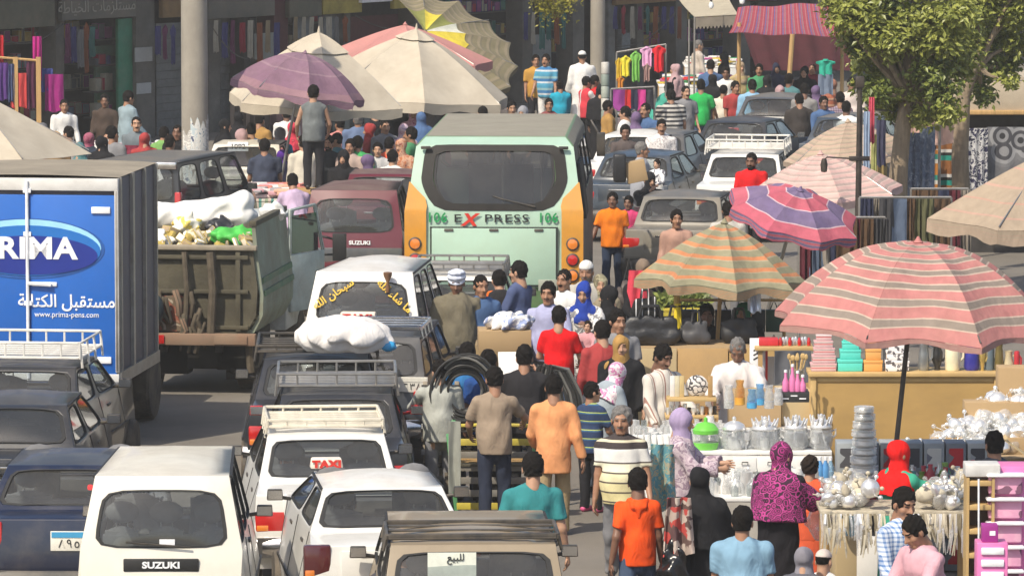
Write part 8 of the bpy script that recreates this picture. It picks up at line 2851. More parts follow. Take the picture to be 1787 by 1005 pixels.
 COLR=[mat('toy_%d'%i,c,0.6)for i,c in enumerate([(0.6,0.03,0.03),(0.75,0.72,0.68),(0.6,0.45,0.05),(0.05,0.25,0.1),(0.75,0.72,0.68),(0.1,0.15,0.4),(0.5,0.1,0.3)])]
 heap('white covered table of coloured goods at the far end',1150,1290,150,101,2.2,COLR,90,lb='small packet on the white far table',grp='coloured packets on the far table',nm='goods_packet',cat='packet',tm=WBOX)
 heap('far table of children clothes below the beige awning',1195,1300,116,108,1.8,COLR,50,lb='small bundle below the beige awning',grp='bundles below the beige awning',nm='goods_bundle',cat='bundle',tm=WBOX)
 PINKS=[mat('pk_%d'%i,c,0.8)for i,c in enumerate([(0.65,0.35,0.38),(0.75,0.6,0.6),(0.6,0.2,0.15),(0.7,0.66,0.62),(0.35,0.32,0.33),(0.72,0.42,0.3)])]
 st=stripes('teal_cream_cloth',[(0,(0.12,0.3,0.26)),(0.22,(0.62,0.58,0.5)),(0.5,(0.3,0.36,0.25)),(0.75,(0.6,0.5,0.42))],axis='X',freq=5)
 heap('market table of pink and white goods with striped hanging cloth',418,528,348,79,1.6,PINKS,110,lb='small packet on the striped market table',grp='packets on the striped table',nm='goods_packet',cat='packet',tm=st)
 heap('left market table of clothes beyond the dark van',140,310,270,88,1.6,PINKS[:4]+HEAPC[2:3]+[cloth('heap_white',(0.7,0.7,0.68))],70,lb='folded garment on the far left market table',grp='garments on the far left table')
 Y=97
 a,b=atY(-10,100,Y),atY(66,106,Y)
 r=empty('clothes_rack',(a.x,Y,0),'yellow wooden stand of dresses at the far left','clothes rack')
 o=Vector((a.x,Y,0))
 MB().tube([a-o,b-o],0.025,WOODY,6).build('rail',None,r)
 for px in(27,67):
  q=atY(px,100,Y)
  MB().box(Vector((q.x-o.x,0.0,q.z/2)),(0.09,0.07,q.z),WOODY).build('post',None,r)
 for i,(x0,x1,y0,y1,c,lb)in enumerate(((-4,14,110,175,(0.10,0.04,0.2),'indigo dress at the left end of the wooden stand'),(14,24,112,178,(0.08,0.10,0.2),'slate dress on the wooden stand'),(18,46,128,188,(0.52,0.06,0.06),'coral red dress on the wooden stand'),(46,64,106,190,(0.08,0.02,0.05),'dark plum dress on the wooden stand'),(-8,6,62,110,(0.45,0.02,0.03),'red cloth hung at the top left corner'),(57,72,64,140,(0.42,0.02,0.20),'magenta long dress hung high at left'),(78,110,130,195,(0.28,0.02,0.17),'crimson printed tunic in front of the left shop'),(70,92,120,160,(0.06,0.08,0.28),'blue tunic behind the crimson one'))):
  hang('hanging_dress',lb,x0,x1,y0,y1,Y-0.1+0.04*i,cloth('dress_%d'%i,c),'dress',2,0.04,n=12)
far_stalls()
# ------------------------------------------------------------------ the crowd
def C(name,*rgb):
 return cloth('cloth_'+name,rgb)
BLK=C('black',0.014,0.014,0.016)
BLKT=C('black_trouser',0.022,0.022,0.026)
NAVYT=C('navy_trouser',0.025,0.032,0.055)
JEAN=C('jean_blue',0.06,0.09,0.15)
JEAND=C('jean_dark',0.03,0.045,0.085)
KHAKI=C('khaki',0.33,0.25,0.14)
GREYT=C('grey_trouser',0.20,0.20,0.21)
CREAMC=C('cream_cloth',0.62,0.57,0.47)
WHT=C('white_cloth',0.70,0.69,0.66)
WHTB=C('bluish_white',0.60,0.64,0.74)
def main_people():
 P=person
# --- foreground, road gap
 P('man in teal T-shirt walking away with bare arms at the bottom edge',930,790,1.76,2,'tan','tee',C('teal',0.035,0.21,0.22),bm_=JEAND,armR=(-4,10,14),armL=(6,12,20),wide=1.16,stride=10,head='short',nod=4)
 bo=P('boy in bright orange hooded T-shirt walking away',1113,817,1.60,4,'dark','tee',C('hoodie_orange',0.80,0.085,0.012),bm_=JEAN,armL=(-14,12,18),armR=(4,9,10),wide=0.98,stride=12)
 T=bo['T']
 F_=Fld(0.02)
 for a in range(9):
  t0,t1=-2.3+4.6*a/9,-2.3+4.6*(a+1)/9
  F_.cap(T(0.085*math.sin(t0),-0.02-0.075*math.cos(t0),0.50),T(0.085*math.sin(t1),-0.02-0.075*math.cos(t1),0.50),0.026)
 F_.cap(T(-0.05,-0.10,0.46),T(0.05,-0.10,0.46),0.035)
 F_.cap(T(0,-0.105,0.46),T(0,-0.12,0.36),0.04,0.015)
 v,q=F_.run(0.011)
 link('hood',np_mesh('hood',v,q,[MATS['cloth_hoodie_orange']]),bo['root'])
 polo=stripes('polo_stripes',[(0.0,(0.66,0.58,0.30)),(0.40,(0.10,0.08,0.07)),(0.408,(0.66,0.58,0.30)),(0.447,(0.10,0.08,0.07)),(0.455,(0.68,0.61,0.34)),(0.495,(0.10,0.08,0.07)),(0.503,(0.70,0.65,0.42)),(0.54,(0.10,0.08,0.07)),(0.548,(0.72,0.69,0.52)),(0.588,(0.12,0.1,0.09)),(0.596,(0.75,0.74,0.70)),(0.66,(0.055,0.045,0.045)),(0.69,(0.6,0.55,0.4)),(0.70,(0.055,0.045,0.045)),(0.735,(0.6,0.55,0.4)),(0.745,(0.055,0.045,0.045)),(0.78,(0.6,0.55,0.4)),(0.79,(0.055,0.045,0.045)),(0.84,(0.6,0.55,0.4)),(0.85,(0.06,0.05,0.05))],axis='Z',freq=0.5,repeat=False)
 P('grey haired man in yellow and black striped polo walking towards us',1085,709,1.72,176,'brown','tee',polo,bm_=GREYT,hm=HAIRG,head='short',armL=(4,9,14),armR=(2,8,12),wide=1.12,stride=-12,mus=True,tm2=C('collar_yellow',0.66,0.58,0.34),nod=8,facewide=1.05,belly=0.3)
 P('man in beige T-shirt and dark trousers pushing the handcart',863,641,1.66,3,'brown','tee',C('beige_tee',0.29,0.225,0.165),bm_=NAVYT,armL=(25,16,40),armR=(32,34,30),wide=1.10,stride=10,head='short')
 P('youth in long peach shirt and khaki trousers by the handcart',966,654,1.66,-2,'brown','long',C('peach',0.68,0.30,0.13),bm_=KHAKI,armL=(12,10,28),armR=(-4,9,14),wide=1.08,stride=10,head='short',hemz=-0.24)
 navs=stripes('boy_stripes',[(0.0,(0.03,0.05,0.11)),(0.55,(0.05,0.12,0.22)),(0.7,(0.42,0.5,0.12)),(0.8,(0.03,0.05,0.11))],axis='Z',freq=11)
 P('boy in navy T-shirt with lime stripes and pink trainers',1031,667,1.38,-35,'brown','tee',navs,bm_=BLKT,armL=(10,10,20),armR=(20,12,35),wide=1.0,turn=-25,shoes=SHOEP,stride=4)
 P('man in blue shirt carrying the hose coil on his left shoulder',815,598,1.70,8,'brown','tee',C('coil_blue',0.03,0.15,0.36),bm_=JEAND,armL=(20,35,30),armR=(20,10,30),stride=12,head='short')
 P('close cropped man just ahead of the man in beige',852,611,1.66,0,'dark','tee',C('royal_blue',0.02,0.07,0.25),bm_=BLKT,head='short')
 P('man in black T-shirt carrying folded black hose',915,603,1.72,-4,'brown','tee',C('black_tee',0.022,0.021,0.024),bm_=BLKT,armL=(8,10,15),armR=(60,25,70),wide=1.18,head='short')
 P('youth in bright red T-shirt seen from behind',976,534,1.62,-6,'tan','tee',C('bright_red',0.66,0.008,0.012),bm_=JEAN,armL=(18,14,50),armR=(18,14,50),wide=1.06,head='short',hemz=-0.18)
 P('man in lilac blue shirt facing the boy in red',957,492,1.74,170,'brown','long',C('lilac_shirt',0.37,0.38,0.56),bm_=GREYT,armL=(30,12,45),armR=(14,10,25),wide=1.12,mus=True,tm2=MATS['cloth_lilac_shirt'],hm=HAIRB,stride=6,nod=6)
 w=P('woman in royal blue headscarf carrying a toddler',1020,492,1.66,165,'tan','abaya',print_cloth('white_grey_print',[(0.62,0.60,0.58),(0.68,0.66,0.64),(0.2,0.2,0.21),(0.6,0.58,0.55)],9,'clouds'),head='hijab',sm=C('royal_scarf',0.02,0.05,0.30),armL=(40,14,70),armR=(40,14,70),nod=10,wide=1.05)
 P('toddler with brown hair held against the blue headscarf woman',1027,560,0.86,150,'light','long',C('toddler_pink',0.55,0.28,0.30),bm_=GREYT,head='short',hm=HAIRBR,armL=(40,10,40),armR=(40,10,40),z0=0.55,pos=None)
 P('old man in white skullcap and pale grey robe',1024,454,1.76,172,'brown','robe',C('robe_grey',0.42,0.40,0.36),head='cap',sm=WHT,hm=HAIRG,armL=(20,14,30),armR=(16,12,25),wide=1.14,beard=True)
 P('woman in patterned olive headscarf behind the skullcap man',1048,480,1.58,195,'tan','abaya',C('sand_abaya',0.30,0.25,0.17),head='hijab',sm=print_cloth('olive_print',[(0.24,0.22,0.14),(0.34,0.31,0.2),(0.16,0.14,0.09)],26,'voronoi'))
 P('big man in white turban and olive grey robe',797,474,1.78,188,'dark','robe',C('robe_olive',0.17,0.15,0.105),head='turban',sm=WHTB,armL=(-10,22,50),armR=(6,12,12),wide=1.26,belly=0.7,nod=12,turn=-10)
 rag=C('raglan_black',0.022,0.021,0.023)
 r=P('youth in black T-shirt with orange sleeves bending away',873,471,1.62,5,'tan','tee',rag,bm_=BLKT,armL=(20,30,55),armR=(20,30,55),lean=14,head='short')
 T=r['T']
 for sg,a in((-1,r['aL']),(1,r['aR'])):
  F_=Fld(0.03)
  sh=T(sg*0.186,-0.01,0.452)
  F_.cap(T(sg*0.10,-0.015,0.47),sh,0.070,0.070)
  F_.cap(sh,sh+(a[0]-sh)*0.75,0.070,0.068,cut=True)
  v,q=F_.run(0.014)
  link('orange_sleeve',np_mesh('orange_sleeve',v,q,[C('raglan_orange',0.72,0.14,0.02)]),r['root'])
 P('man in slate blue shirt with face turned left',905,456,1.74,60,'tan','long',C('slate_shirt',0.075,0.10,0.20),bm_=JEAND,head='short',armL=(20,10,40),turn=10,wide=1.1)
 P('person in pink floral scarf stooping behind the striped boy',1043,626,1.46,-60,'dark','abaya',C('pale_slate',0.33,0.38,0.42),head='shawl',sm=print_cloth('pink_floral',[(0.66,0.58,0.62),(0.72,0.66,0.68),(0.55,0.20,0.38),(0.68,0.6,0.64)],11,'clouds'),lean=24,nod=10)
 P('man half hidden beside the dark estate car with raised hand',768,628,1.60,10,'tan','long',C('pale_sage',0.40,0.41,0.37),bm_=GREYT,head='short',armL=(40,25,80),armR=(10,8,20))
# --- sellers and buyers at the glass stall
 vs=stripes('vertical_stripes',[(0.0,(0.60,0.56,0.50)),(0.55,(0.30,0.17,0.14)),(0.68,(0.60,0.56,0.50)),(0.80,(0.34,0.28,0.24)),(0.88,(0.60,0.56,0.50))],axis='X',freq=9)
 P('seller in white shirt with brown vertical stripes',1156,601,1.72,-140,'dark','long',vs,bm_=KHAKI,head='short',armL=(20,10,40),armR=(14,10,20),wide=1.12,nod=22,tm2=WHT,mus=True)
 P('elderly bald seller in white robe looking down',1289,587,1.72,172,'dark','robe',C('robe_white',0.66,0.62,0.60),head='thin',hm=HAIRG,armL=(30,16,40),armR=(30,16,30),wide=1.18,nod=22,lean=8)
 P('woman in lilac headscarf and floral blouse choosing glassware',1190,714,1.62,-95,'tan','abaya',print_cloth('lilac_floral',[(0.46,0.36,0.42),(0.55,0.46,0.50),(0.28,0.20,0.26),(0.5,0.42,0.48)],12,'clouds'),head='hijab',sm=C('lilac_scarf',0.38,0.30,0.47),armL=(45,8,40),armR=(35,8,50),wide=1.12,nod=4)
 P('woman in long black veil with patterned shawl at its edge',1221,815,1.60,-6,'tan','abaya',BLK,head='khimar',sm=C('veil_black',0.012,0.012,0.014),armR=(30,12,60),armL=(8,10,20),wide=1.16)
 MG=print_cloth('magenta_swirl',[(0.42,0.03,0.20),(0.05,0.012,0.04),(0.36,0.025,0.18),(0.03,0.01,0.025),(0.46,0.05,0.24),(0.04,0.01,0.03)],17,'rings')
 P('woman in magenta and black swirl patterned veil',1357,773,1.64,-28,'tan','abaya',C('abaya_black',0.013,0.012,0.015),head='khimar',sm=MG,armR=(40,26,45),armL=(14,10,20),wide=1.14,lean=6)
 P('girl with dark bun in sleeveless orange dress',1414,796,1.36,-12,'tan','tank',C('dress_orange',0.66,0.11,0.045),bot='skirt',bm_=MATS['cloth_dress_orange'],head='curly',hm=HAIRBR,armR=(16,10,24),armL=(10,8,16),hemz=-0.2)
 P('man in pale blue shirt cut by the bottom edge',1296,884,1.66,-4,'brown','tee',C('denim_light',0.20,0.34,0.46),bm_=JEAN,head='short',wide=1.2)
 P('stooping person in grey headscarf at the bottom edge',1402,955,1.36,-20,'tan','abaya',C('abaya_slate',0.10,0.10,0.12),head='hijab',sm=C('scarf_grey',0.22,0.21,0.24))
 P('child in white with pale cap beside the grey headscarf',1438,958,1.30,-30,'tan','long',WHT,bm_=GREYT,head='cap',sm=C('cap_cream',0.58,0.5,0.45))
 ck=checks('blue_check',(0.60,0.66,0.74),(0.10,0.20,0.42),26.0,0.42)
 P('man in blue and white checked shirt with chin down',1573,850,1.74,-140,'brown','long',ck,bm_=GREYT,head='short',hm=HAIRB,armL=(10,10,30),armR=(6,9,14),wide=1.14,nod=18,tm2=WHT,mus=True)
 P('man in pink shirt bending left towards the checked shirt',1628,890,1.66,125,'brown','long',C('shirt_pink',0.62,0.35,0.40),bm_=GREYT,head='short',armL=(30,10,50),armR=(25,10,40),lean=16,nod=24,wide=1.18)
 P('woman in scarlet headscarf and green wrap pointing right',1566,769,1.60,-60,'tan','abaya',C('wrap_green',0.05,0.36,0.24),head='shawl',sm=C('scarf_scarlet',0.72,0.012,0.012),armR=(62,14,25),armL=(10,8,20),wide=1.1)
 P('dark haired person behind the pink drawer tower',1757,781,1.66,15,'brown','tee',C('tee_slate',0.08,0.09,0.11),bm_=BLKT,head='short',pos=(at(1757,781,1.66).x,47.8,0))
# --- shaded stall below the olive parasol, right lane
 P('man with tanned face in pinkish shirt peering over the olive parasol',1181,366,1.66,178,'brown','long',C('shirt_salmon',0.45,0.27,0.21),bm_=GREYT,head='short',wide=1.05)
 P('dark haired man seen from behind between taupe car and parasols',1271,352,1.68,-5,'brown','long',C('shirt_bone',0.50,0.48,0.44),bm_=GREYT,head='short')
 P('woman in coral sleeveless tunic over black sleeves with grey bag',1120,452,1.66,-150,'tan','long',BLK,bm_=C('trouser_red',0.5,0.04,0.06),head='hijab',sm=C('scarf_taupe',0.20,0.15,0.11),armL=(10,12,30),armR=(16,14,50))
 P('seller in black sitting low in the shade of the olive parasol',1228,545,1.60,185,'dark','long',BLK,bm_=BLKT,head='short',armL=(30,20,50),armR=(30,20,50),pos=(at(1228,545,1.4).x,59.9,-0.2))
 P('woman in dark green headscarf in the shade of the olive parasol',1288,500,1.62,150,'brown','abaya',BLK,head='hijab',sm=C('scarf_green',0.015,0.11,0.05),pos=(at(1288,518,1.5).x,60.0,-0.05))
 P('boy in bright orange T-shirt next to the bus flank',1069,336,1.52,178,'dark','tee',C('tee_orange',0.78,0.20,0.012),bm_=JEAND,head='short',armR=(10,16,20))
 P('child in pink beside the boy in bright orange',1097,342,1.38,170,'dark','tee',C('tee_cerise',0.55,0.05,0.16),bm_=BLKT,head='short')
 P('woman in black headscarf with a child on her arm',1132,300,1.60,200,'tan','abaya',BLK,head='hijab',sm=C('scarf_black',0.018,0.018,0.02),armR=(70,20,80),armL=(20,10,40))
 P('small child in white shirt carried on the arm',1148,278,0.95,150,'light','long',print_cloth('white_dark_print',[(0.7,0.7,0.7),(0.72,0.72,0.72),(0.12,0.12,0.15),(0.7,0.7,0.7)],8,'clouds'),bm_=NAVYT,head='short',hm=HAIRBR,z0=0.80,armL=(30,10,30),armR=(30,10,30))
 P('man in grey shirt turned in profile by the white car',1117,248,1.70,-80,'brown','long',C('shirt_ash',0.32,0.33,0.36),bm_=GREYT,head='short',hm=HAIRG)
 P('man in white printed shirt facing us among the cars',1154,208,1.72,185,'brown','long',print_cloth('white_print',[(0.66,0.63,0.61),(0.7,0.67,0.65),(0.40,0.36,0.36),(0.68,0.66,0.64)],16,'clouds'),bm_=GREYT,head='thin',mus=True,tm2=WHT)
 P('man with dark face between bus and white car',1091,218,1.68,190,'dark','long',C('shirt_umber',0.10,0.08,0.075),bm_=BLKT,head='short')
 P('man in bright red shirt standing at the white taxi',1312,267,1.70,165,'dark','tee',C('shirt_red',0.66,0.012,0.015),bm_=BLKT,head='thin',wide=1.2,beard=True,tm2=MATS['cloth_shirt_red'],nod=10)
# --- far middle
 P('man in long white robe and white cap walking away',1016,89,1.76,3,'brown','robe',C('robe_bright',0.76,0.75,0.73),head='cap',sm=WHT,armL=(6,8,12),armR=(16,10,40),wide=1.2)
 P('man in mustard T-shirt facing us near the shops',935,96,1.70,190,'brown','tee',C('tee_mustard',0.46,0.25,0.05),bm_=BLKT,head='short')
 bs=stripes('blue_stripes',[(0.0,(0.08,0.30,0.45)),(0.4,(0.5,0.55,0.58)),(0.55,(0.05,0.18,0.38)),(0.8,(0.25,0.42,0.45))],axis='Z',freq=4)
 P('man in blue striped polo beside the mustard T-shirt',953,95,1.72,165,'brown','tee',bs,bm_=WHT,head='short',mus=True)
 P('boy in cyan shirt with his back turned',978,141,1.46,10,'brown','long',C('shirt_cyan',0.02,0.32,0.46),bm_=BLKT,head='short')
 P('boy in red and white vest by the grey clothes table',1023,134,1.56,-60,'brown','tee',stripes('red_white_vest',[(0,(0.6,0.05,0.07)),(0.75,(0.65,0.6,0.58))],axis='X',freq=4),bm_=BLKT,head='short',armR=(30,10,60))
 P('person in red top half hidden behind the vest boy',1037,132,1.58,-80,'dark','tee',C('tee_crimson',0.55,0.02,0.025),bm_=BLKT,head='short',armR=(40,10,30))
 zs=stripes('grey_stripes',[(0.0,(0.05,0.05,0.055)),(0.5,(0.50,0.48,0.44))],axis='Z',freq=12)
 P('heavy man in black and cream striped T-shirt from behind',1171,157,1.70,8,'brown','tee',zs,bm_=GREYT,head='short',wide=1.3,belly=0.4)
 P('man in vivid green T-shirt with his back to us',1223,139,1.70,-3,'brown','tee',C('tee_green',0.025,0.40,0.09),bm_=JEAN,head='short',wide=1.12,armR=(10,18,20))
 P('man leaning to reach over the far white table',1146,140,1.64,-70,'brown','tee',C('tee_jade',0.06,0.34,0.26),bm_=BLKT,head='short',lean=26,armL=(50,10,10),armR=(45,10,20))
 P('boy in cream shirt right of the green T-shirt',1263,149,1.48,-20,'brown','tee',CREAMC,bm_=GREYT,head='short')
 P('man in white T-shirt behind the boy in cream',1267,117,1.66,175,'dark','tee',WHT,bm_=GREYT,head='short')
 P('broad man in pale blue shirt from behind at the black saloon',1313,139,1.72,6,'brown','long',C('shirt_sky',0.24,0.42,0.58),bm_=GREYT,head='short',wide=1.26)
 P('man in dark brown jacket right of the wooden prop',1395,164,1.66,4,'brown','long',C('jacket_umber',0.045,0.038,0.035),bm_=BLKT,head='short',wide=1.22)
 P('man in ash grey shirt behind the dark jacket',1404,146,1.72,-15,'dark','long',C('shirt_smoke',0.26,0.25,0.24),bm_=BLKT,head='short',wide=1.15)
 os_=stripes('rust_stripes',[(0.0,(0.42,0.14,0.08)),(0.55,(0.22,0.09,0.07)),(0.75,(0.5,0.3,0.2))],axis='Z',freq=8)
 P('woman in rust striped dress near the tree',1452,139,1.62,30,'brown','long',os_,bot='skirt',bm_=os_,head='hijab',sm=C('scarf_cinnamon',0.32,0.15,0.10))
 P('man in plum checked shirt below the tree',1466,161,1.66,10,'brown','long',checks('plum_check',(0.30,0.24,0.28),(0.09,0.05,0.09),22.0,0.4),bm_=GREYT,head='short',wide=1.12)
 P('man in white shirt under the left edge of the crown',1487,136,1.72,190,'brown','long',C('shirt_ivory',0.62,0.53,0.48),bm_=KHAKI,head='short')
 P('elderly man in cream shirt in profile at the fringed awning',1216,70,1.68,-70,'tan','long',C('shirt_ecru',0.50,0.44,0.38),bm_=GREYT,head='thin',hm=HAIRG)
 P('person in olive top beneath the striped awning at left',1292,108,1.64,-150,'tan','long',C('top_wheat',0.46,0.36,0.18),bm_=GREYT,head='hijab',sm=C('scarf_wheat',0.40,0.30,0.2))
 P('person in green top beneath the middle of striped awning',1325,112,1.62,170,'brown','long',C('top_forest',0.06,0.26,0.12),bm_=BLKT,head='short')
 P('woman in navy veil under the striped awning',1353,110,1.62,190,'tan','abaya',C('abaya_navy',0.02,0.025,0.05),head='khimar',sm=C('veil_navy',0.025,0.03,0.06))
 P('woman in black veil right of the awning prop',1404,116,1.64,175,'tan','abaya',BLK,head='khimar',sm=MATS['cloth_veil_black'])
 P('person in maroon top at the right under the awning',1418,110,1.62,160,'brown','long',C('top_maroon',0.16,0.02,0.03),bm_=BLKT,head='short')
 hang('hanging_blouse','emerald blouse on display under the striped awning',1424,1458,106,132,103,C('blouse_emerald',0.03,0.36,0.25),'blouse',2,0.03,shape='shirt',n=12)
 hang('hanging_skirt','grey denim skirt on display below the emerald blouse',1428,1454,130,165,103,C('skirt_denim',0.16,0.20,0.27),'skirt',2,0.03,n=10)
# --- heads over the bus roof
 for px,py,fc,sk,tp,hd,sm_,lb in((832,178,180,'tan',C('top_a',0.05,0.08,0.35),'hijab',C('scarf_cobalt',0.02,0.08,0.42),'woman in cobalt blue headscarf just behind the bus roof'),(866,163,170,'brown',C('top_b',0.15,0.13,0.12),'short',None,'bare headed man behind the middle of the bus roof'),(893,177,185,'tan',C('top_c',0.3,0.3,0.32),'short',None,'round faced child behind the bus roof'),(958,172,180,'brown',C('top_d',0.2,0.06,0.06),'short',None,'man with lit face at the right behind the bus roof'),(912,186,160,'tan',C('top_e',0.28,0.29,0.30),'hijab',C('scarf_silver',0.28,0.28,0.3),'woman in silver grey headscarf behind the bus roof'),(842,186,10,'brown',BLK,'short',None,'dark head close to the cobalt headscarf')):
  P(lb,px,py,1.62,fc,sk,'long',tp,bm_=BLKT,head=hd,sm=sm_)
 for px,py,fc,sc,lb in((722,187,175,print_cloth('rose_print',[(0.5,0.2,0.28),(0.6,0.35,0.4),(0.4,0.1,0.2)],14,'clouds'),'woman in rose scarf under the cream parasol by the bus'),(705,217,20,print_cloth('pink_white_print',[(0.62,0.35,0.42),(0.66,0.5,0.54),(0.42,0.3,0.42)],10,'clouds'),'woman in pink and white scarf left of the bus'),(700,243,150,print_cloth('apricot_print',[(0.40,0.13,0.05),(0.5,0.3,0.2),(0.25,0.06,0.05)],12,'clouds'),'woman in apricot scarf between maroon car and bus'),(768,176,180,C('scarf_strawberry',0.6,0.06,0.12),'woman in strawberry red scarf at the bus corner')):
  P(lb,px,py,1.60,fc,'tan','abaya',sc,head='hijab',sm=sc)
 P('dark haired man at the left corner of the bus roof',752,172,1.70,180,'brown','long',C('shirt_bluegrey',0.2,0.22,0.26),bm_=BLKT,head='short')
 P('figure in black under the cream parasols',690,176,1.66,0,'tan','abaya',BLK,head='khimar',sm=MATS['cloth_veil_black'])
def left_people():
 P=person
# --- left of the bus
 q=at(547,149,2.80)
 P('tall man in grey vest standing up on a market table',547,149,1.70,4,'tan','tank',C('vest_grey',0.15,0.165,0.165),bm_=BLKT,head='short',armL=(12,14,20),armR=(16,14,40),z0=1.0,wide=1.1)
 st,sz=stall_table('stout table that the man in grey vest stands on',505,590,0,80,0.8,WOODY,0.0)if False else(None,None)
 r=empty('standing_table',(q.x,at(547,149,2.70).y,0),'stout wooden table under the man in grey vest','table')
 MB().box((0,0,0.975),(0.9,0.7,0.05),WOODY).build('table_top',None,r)
 for sx in(-1,1):
  for sy in(-1,1):
   MB().box((sx*0.4,sy*0.3,0.475),(0.06,0.06,0.95),WOODY).build('leg',None,r)
 P('man in charcoal blue T-shirt with back turned at striped table',462,243,1.70,5,'brown','tee',C('tee_charcoal',0.045,0.055,0.085),bm_=BLKT,head='short',wide=1.24)
 P('woman in azure jacket stooping left of the red scarf',482,222,1.62,-20,'tan','long',C('jacket_azure',0.05,0.38,0.66),bm_=NAVYT,head='hijab',sm=C('scarf_steel',0.24,0.23,0.25),lean=14,wide=1.2)
 P('woman in long scarlet patterned wrap seen from behind',511,214,1.60,12,'tan','abaya',print_cloth('scarlet_print',[(0.55,0.02,0.05),(0.62,0.05,0.09),(0.42,0.02,0.05),(0.65,0.2,0.2)],7,'clouds'),head='shawl',sm=MATS['scarlet_print'])
 P('child in violet scarf behind charcoal blue T-shirt',492,262,1.40,20,'tan','abaya',C('dress_ink',0.03,0.03,0.07),head='hijab',sm=C('scarf_violet',0.10,0.03,0.28))
 P('man in lavender shirt stooping at the striped market table',516,301,1.64,15,'brown','long',C('shirt_lavender',0.50,0.38,0.52),bm_=GREYT,head='short',lean=18,armL=(30,14,20),armR=(24,10,20),wide=1.14)
 P('man in dark jacket with white seam facing us',573,236,1.68,180,'brown','long',C('jacket_black',0.025,0.028,0.032),bm_=BLKT,head='short',beard=True,wide=1.05)
 P('broad man in steel blue shirt with grey hair from behind',625,197,1.72,4,'brown','long',C('shirt_steel',0.13,0.18,0.30),bm_=GREYT,head='short',hm=HAIRG,wide=1.28)
 P('man in leaf green T-shirt behind the maroon van',624,238,1.68,-4,'brown','tee',C('tee_leaf',0.06,0.36,0.11),bm_=BLKT,head='short',wide=1.22)
 P('person peeking out left of the leaf green T-shirt',611,243,1.64,160,'brown','long',C('top_beigepink',0.42,0.32,0.27),bm_=GREYT,head='short')
 P('boy in pale grey T-shirt facing us beside leaf green T-shirt',660,249,1.56,170,'tan','tee',C('tee_pale_grey',0.48,0.47,0.46),bm_=JEAN,head='short',hm=HAIRB)
 P('woman in salmon top left of the steel blue shirt',594,205,1.60,30,'brown','long',C('top_salmon',0.52,0.22,0.20),bm_=BLKT,head='short')
 P('man in vermilion top by the pale grey T-shirt',680,240,1.60,-30,'tan','long',C('top_vermilion',0.6,0.10,0.05),bm_=BLKT,head='short',armR=(60,20,60))
 P('woman in black abaya in profile behind the cream car',388,208,1.66,-75,'tan','abaya',BLK,head='khimar',sm=MATS['cloth_veil_black'],wide=1.05)
# --- far left
 P('man in pale blue grey robe standing by the green door',221,159,1.74,-50,'brown','robe',C('robe_bluegrey',0.26,0.34,0.38),head='short',armL=(8,8,12),armR=(8,8,12),wide=1.14)
 P('man in cyan polo and grey vest facing us over the dark van',238,204,1.70,184,'tan','tee',stripes('vest_bands',[(0.0,(0.22,0.03,0.06)),(0.56,(0.22,0.03,0.06)),(0.60,(0.16,0.19,0.21)),(0.8,(0.16,0.19,0.21))],axis='Z',freq=0.5,repeat=False),bm_=BLKT,head='thin',wide=1.16,tm2=C('polo_cyan',0.25,0.60,0.62),mus=True)
 P('person in moss green top right of the cyan polo',279,221,1.62,-30,'brown','long',C('top_moss',0.17,0.34,0.10),bm_=BLKT,head='short',lean=12)
 P('bald man in white shirt in front of crimson tunic',111,173,1.66,200,'brown','long',WHT,bm_=GREYT,head='thin')
 P('bald man in lavender grey shirt at the far left',24,226,1.70,-70,'brown','long',C('shirt_lavgrey',0.26,0.26,0.33),bm_=BLKT,head='thin',wide=1.1)
 P('woman in brown coat behind the lavender grey shirt',52,243,1.58,10,'tan','abaya',C('coat_brown',0.16,0.12,0.07),head='khimar',sm=C('veil_brown',0.15,0.115,0.07),lean=10)
 P('woman in plum dress under the left cream parasol',74,216,1.64,20,'tan','abaya',C('dress_plum',0.14,0.03,0.10),head='khimar',sm=C('veil_grey',0.12,0.12,0.13))
 P('woman in camel headscarf left of the boy in white',98,230,1.58,200,'tan','abaya',C('coat_camel',0.36,0.22,0.10),head='hijab',sm=C('scarf_camel',0.40,0.26,0.13))
 P('boy in white T-shirt with dark yoke looking left',121,221,1.60,60,'tan','tee',stripes('yoke_white',[(0.0,(0.62,0.60,0.58)),(0.68,(0.10,0.08,0.16)),(0.9,(0.10,0.08,0.16))],axis='Z',freq=0.5,repeat=False),bm_=BLKT,head='short')
 P('woman in wine patterned scarf behind the boy in white',154,232,1.58,-20,'tan','abaya',C('abaya_ink',0.03,0.04,0.06),head='hijab',sm=print_cloth('wine_print',[(0.24,0.04,0.09),(0.34,0.10,0.15),(0.16,0.02,0.06)],12,'clouds'))
 P('man in white shirt stooping over the left clothes table',163,212,1.64,-60,'brown','long',C('shirt_chalk',0.64,0.62,0.58),bm_=BLKT,head='short',lean=34,nod=10)
 P('dark figure cut by the left edge',-4,238,1.66,20,'brown','long',BLK,bm_=BLKT,head='short')
 P('man in dim brown clothes in the green shop doorway',183,165,1.66,170,'dark','long',C('dim_brown',0.07,0.05,0.04),bm_=BLKT,head='short')
main_people()
left_people()
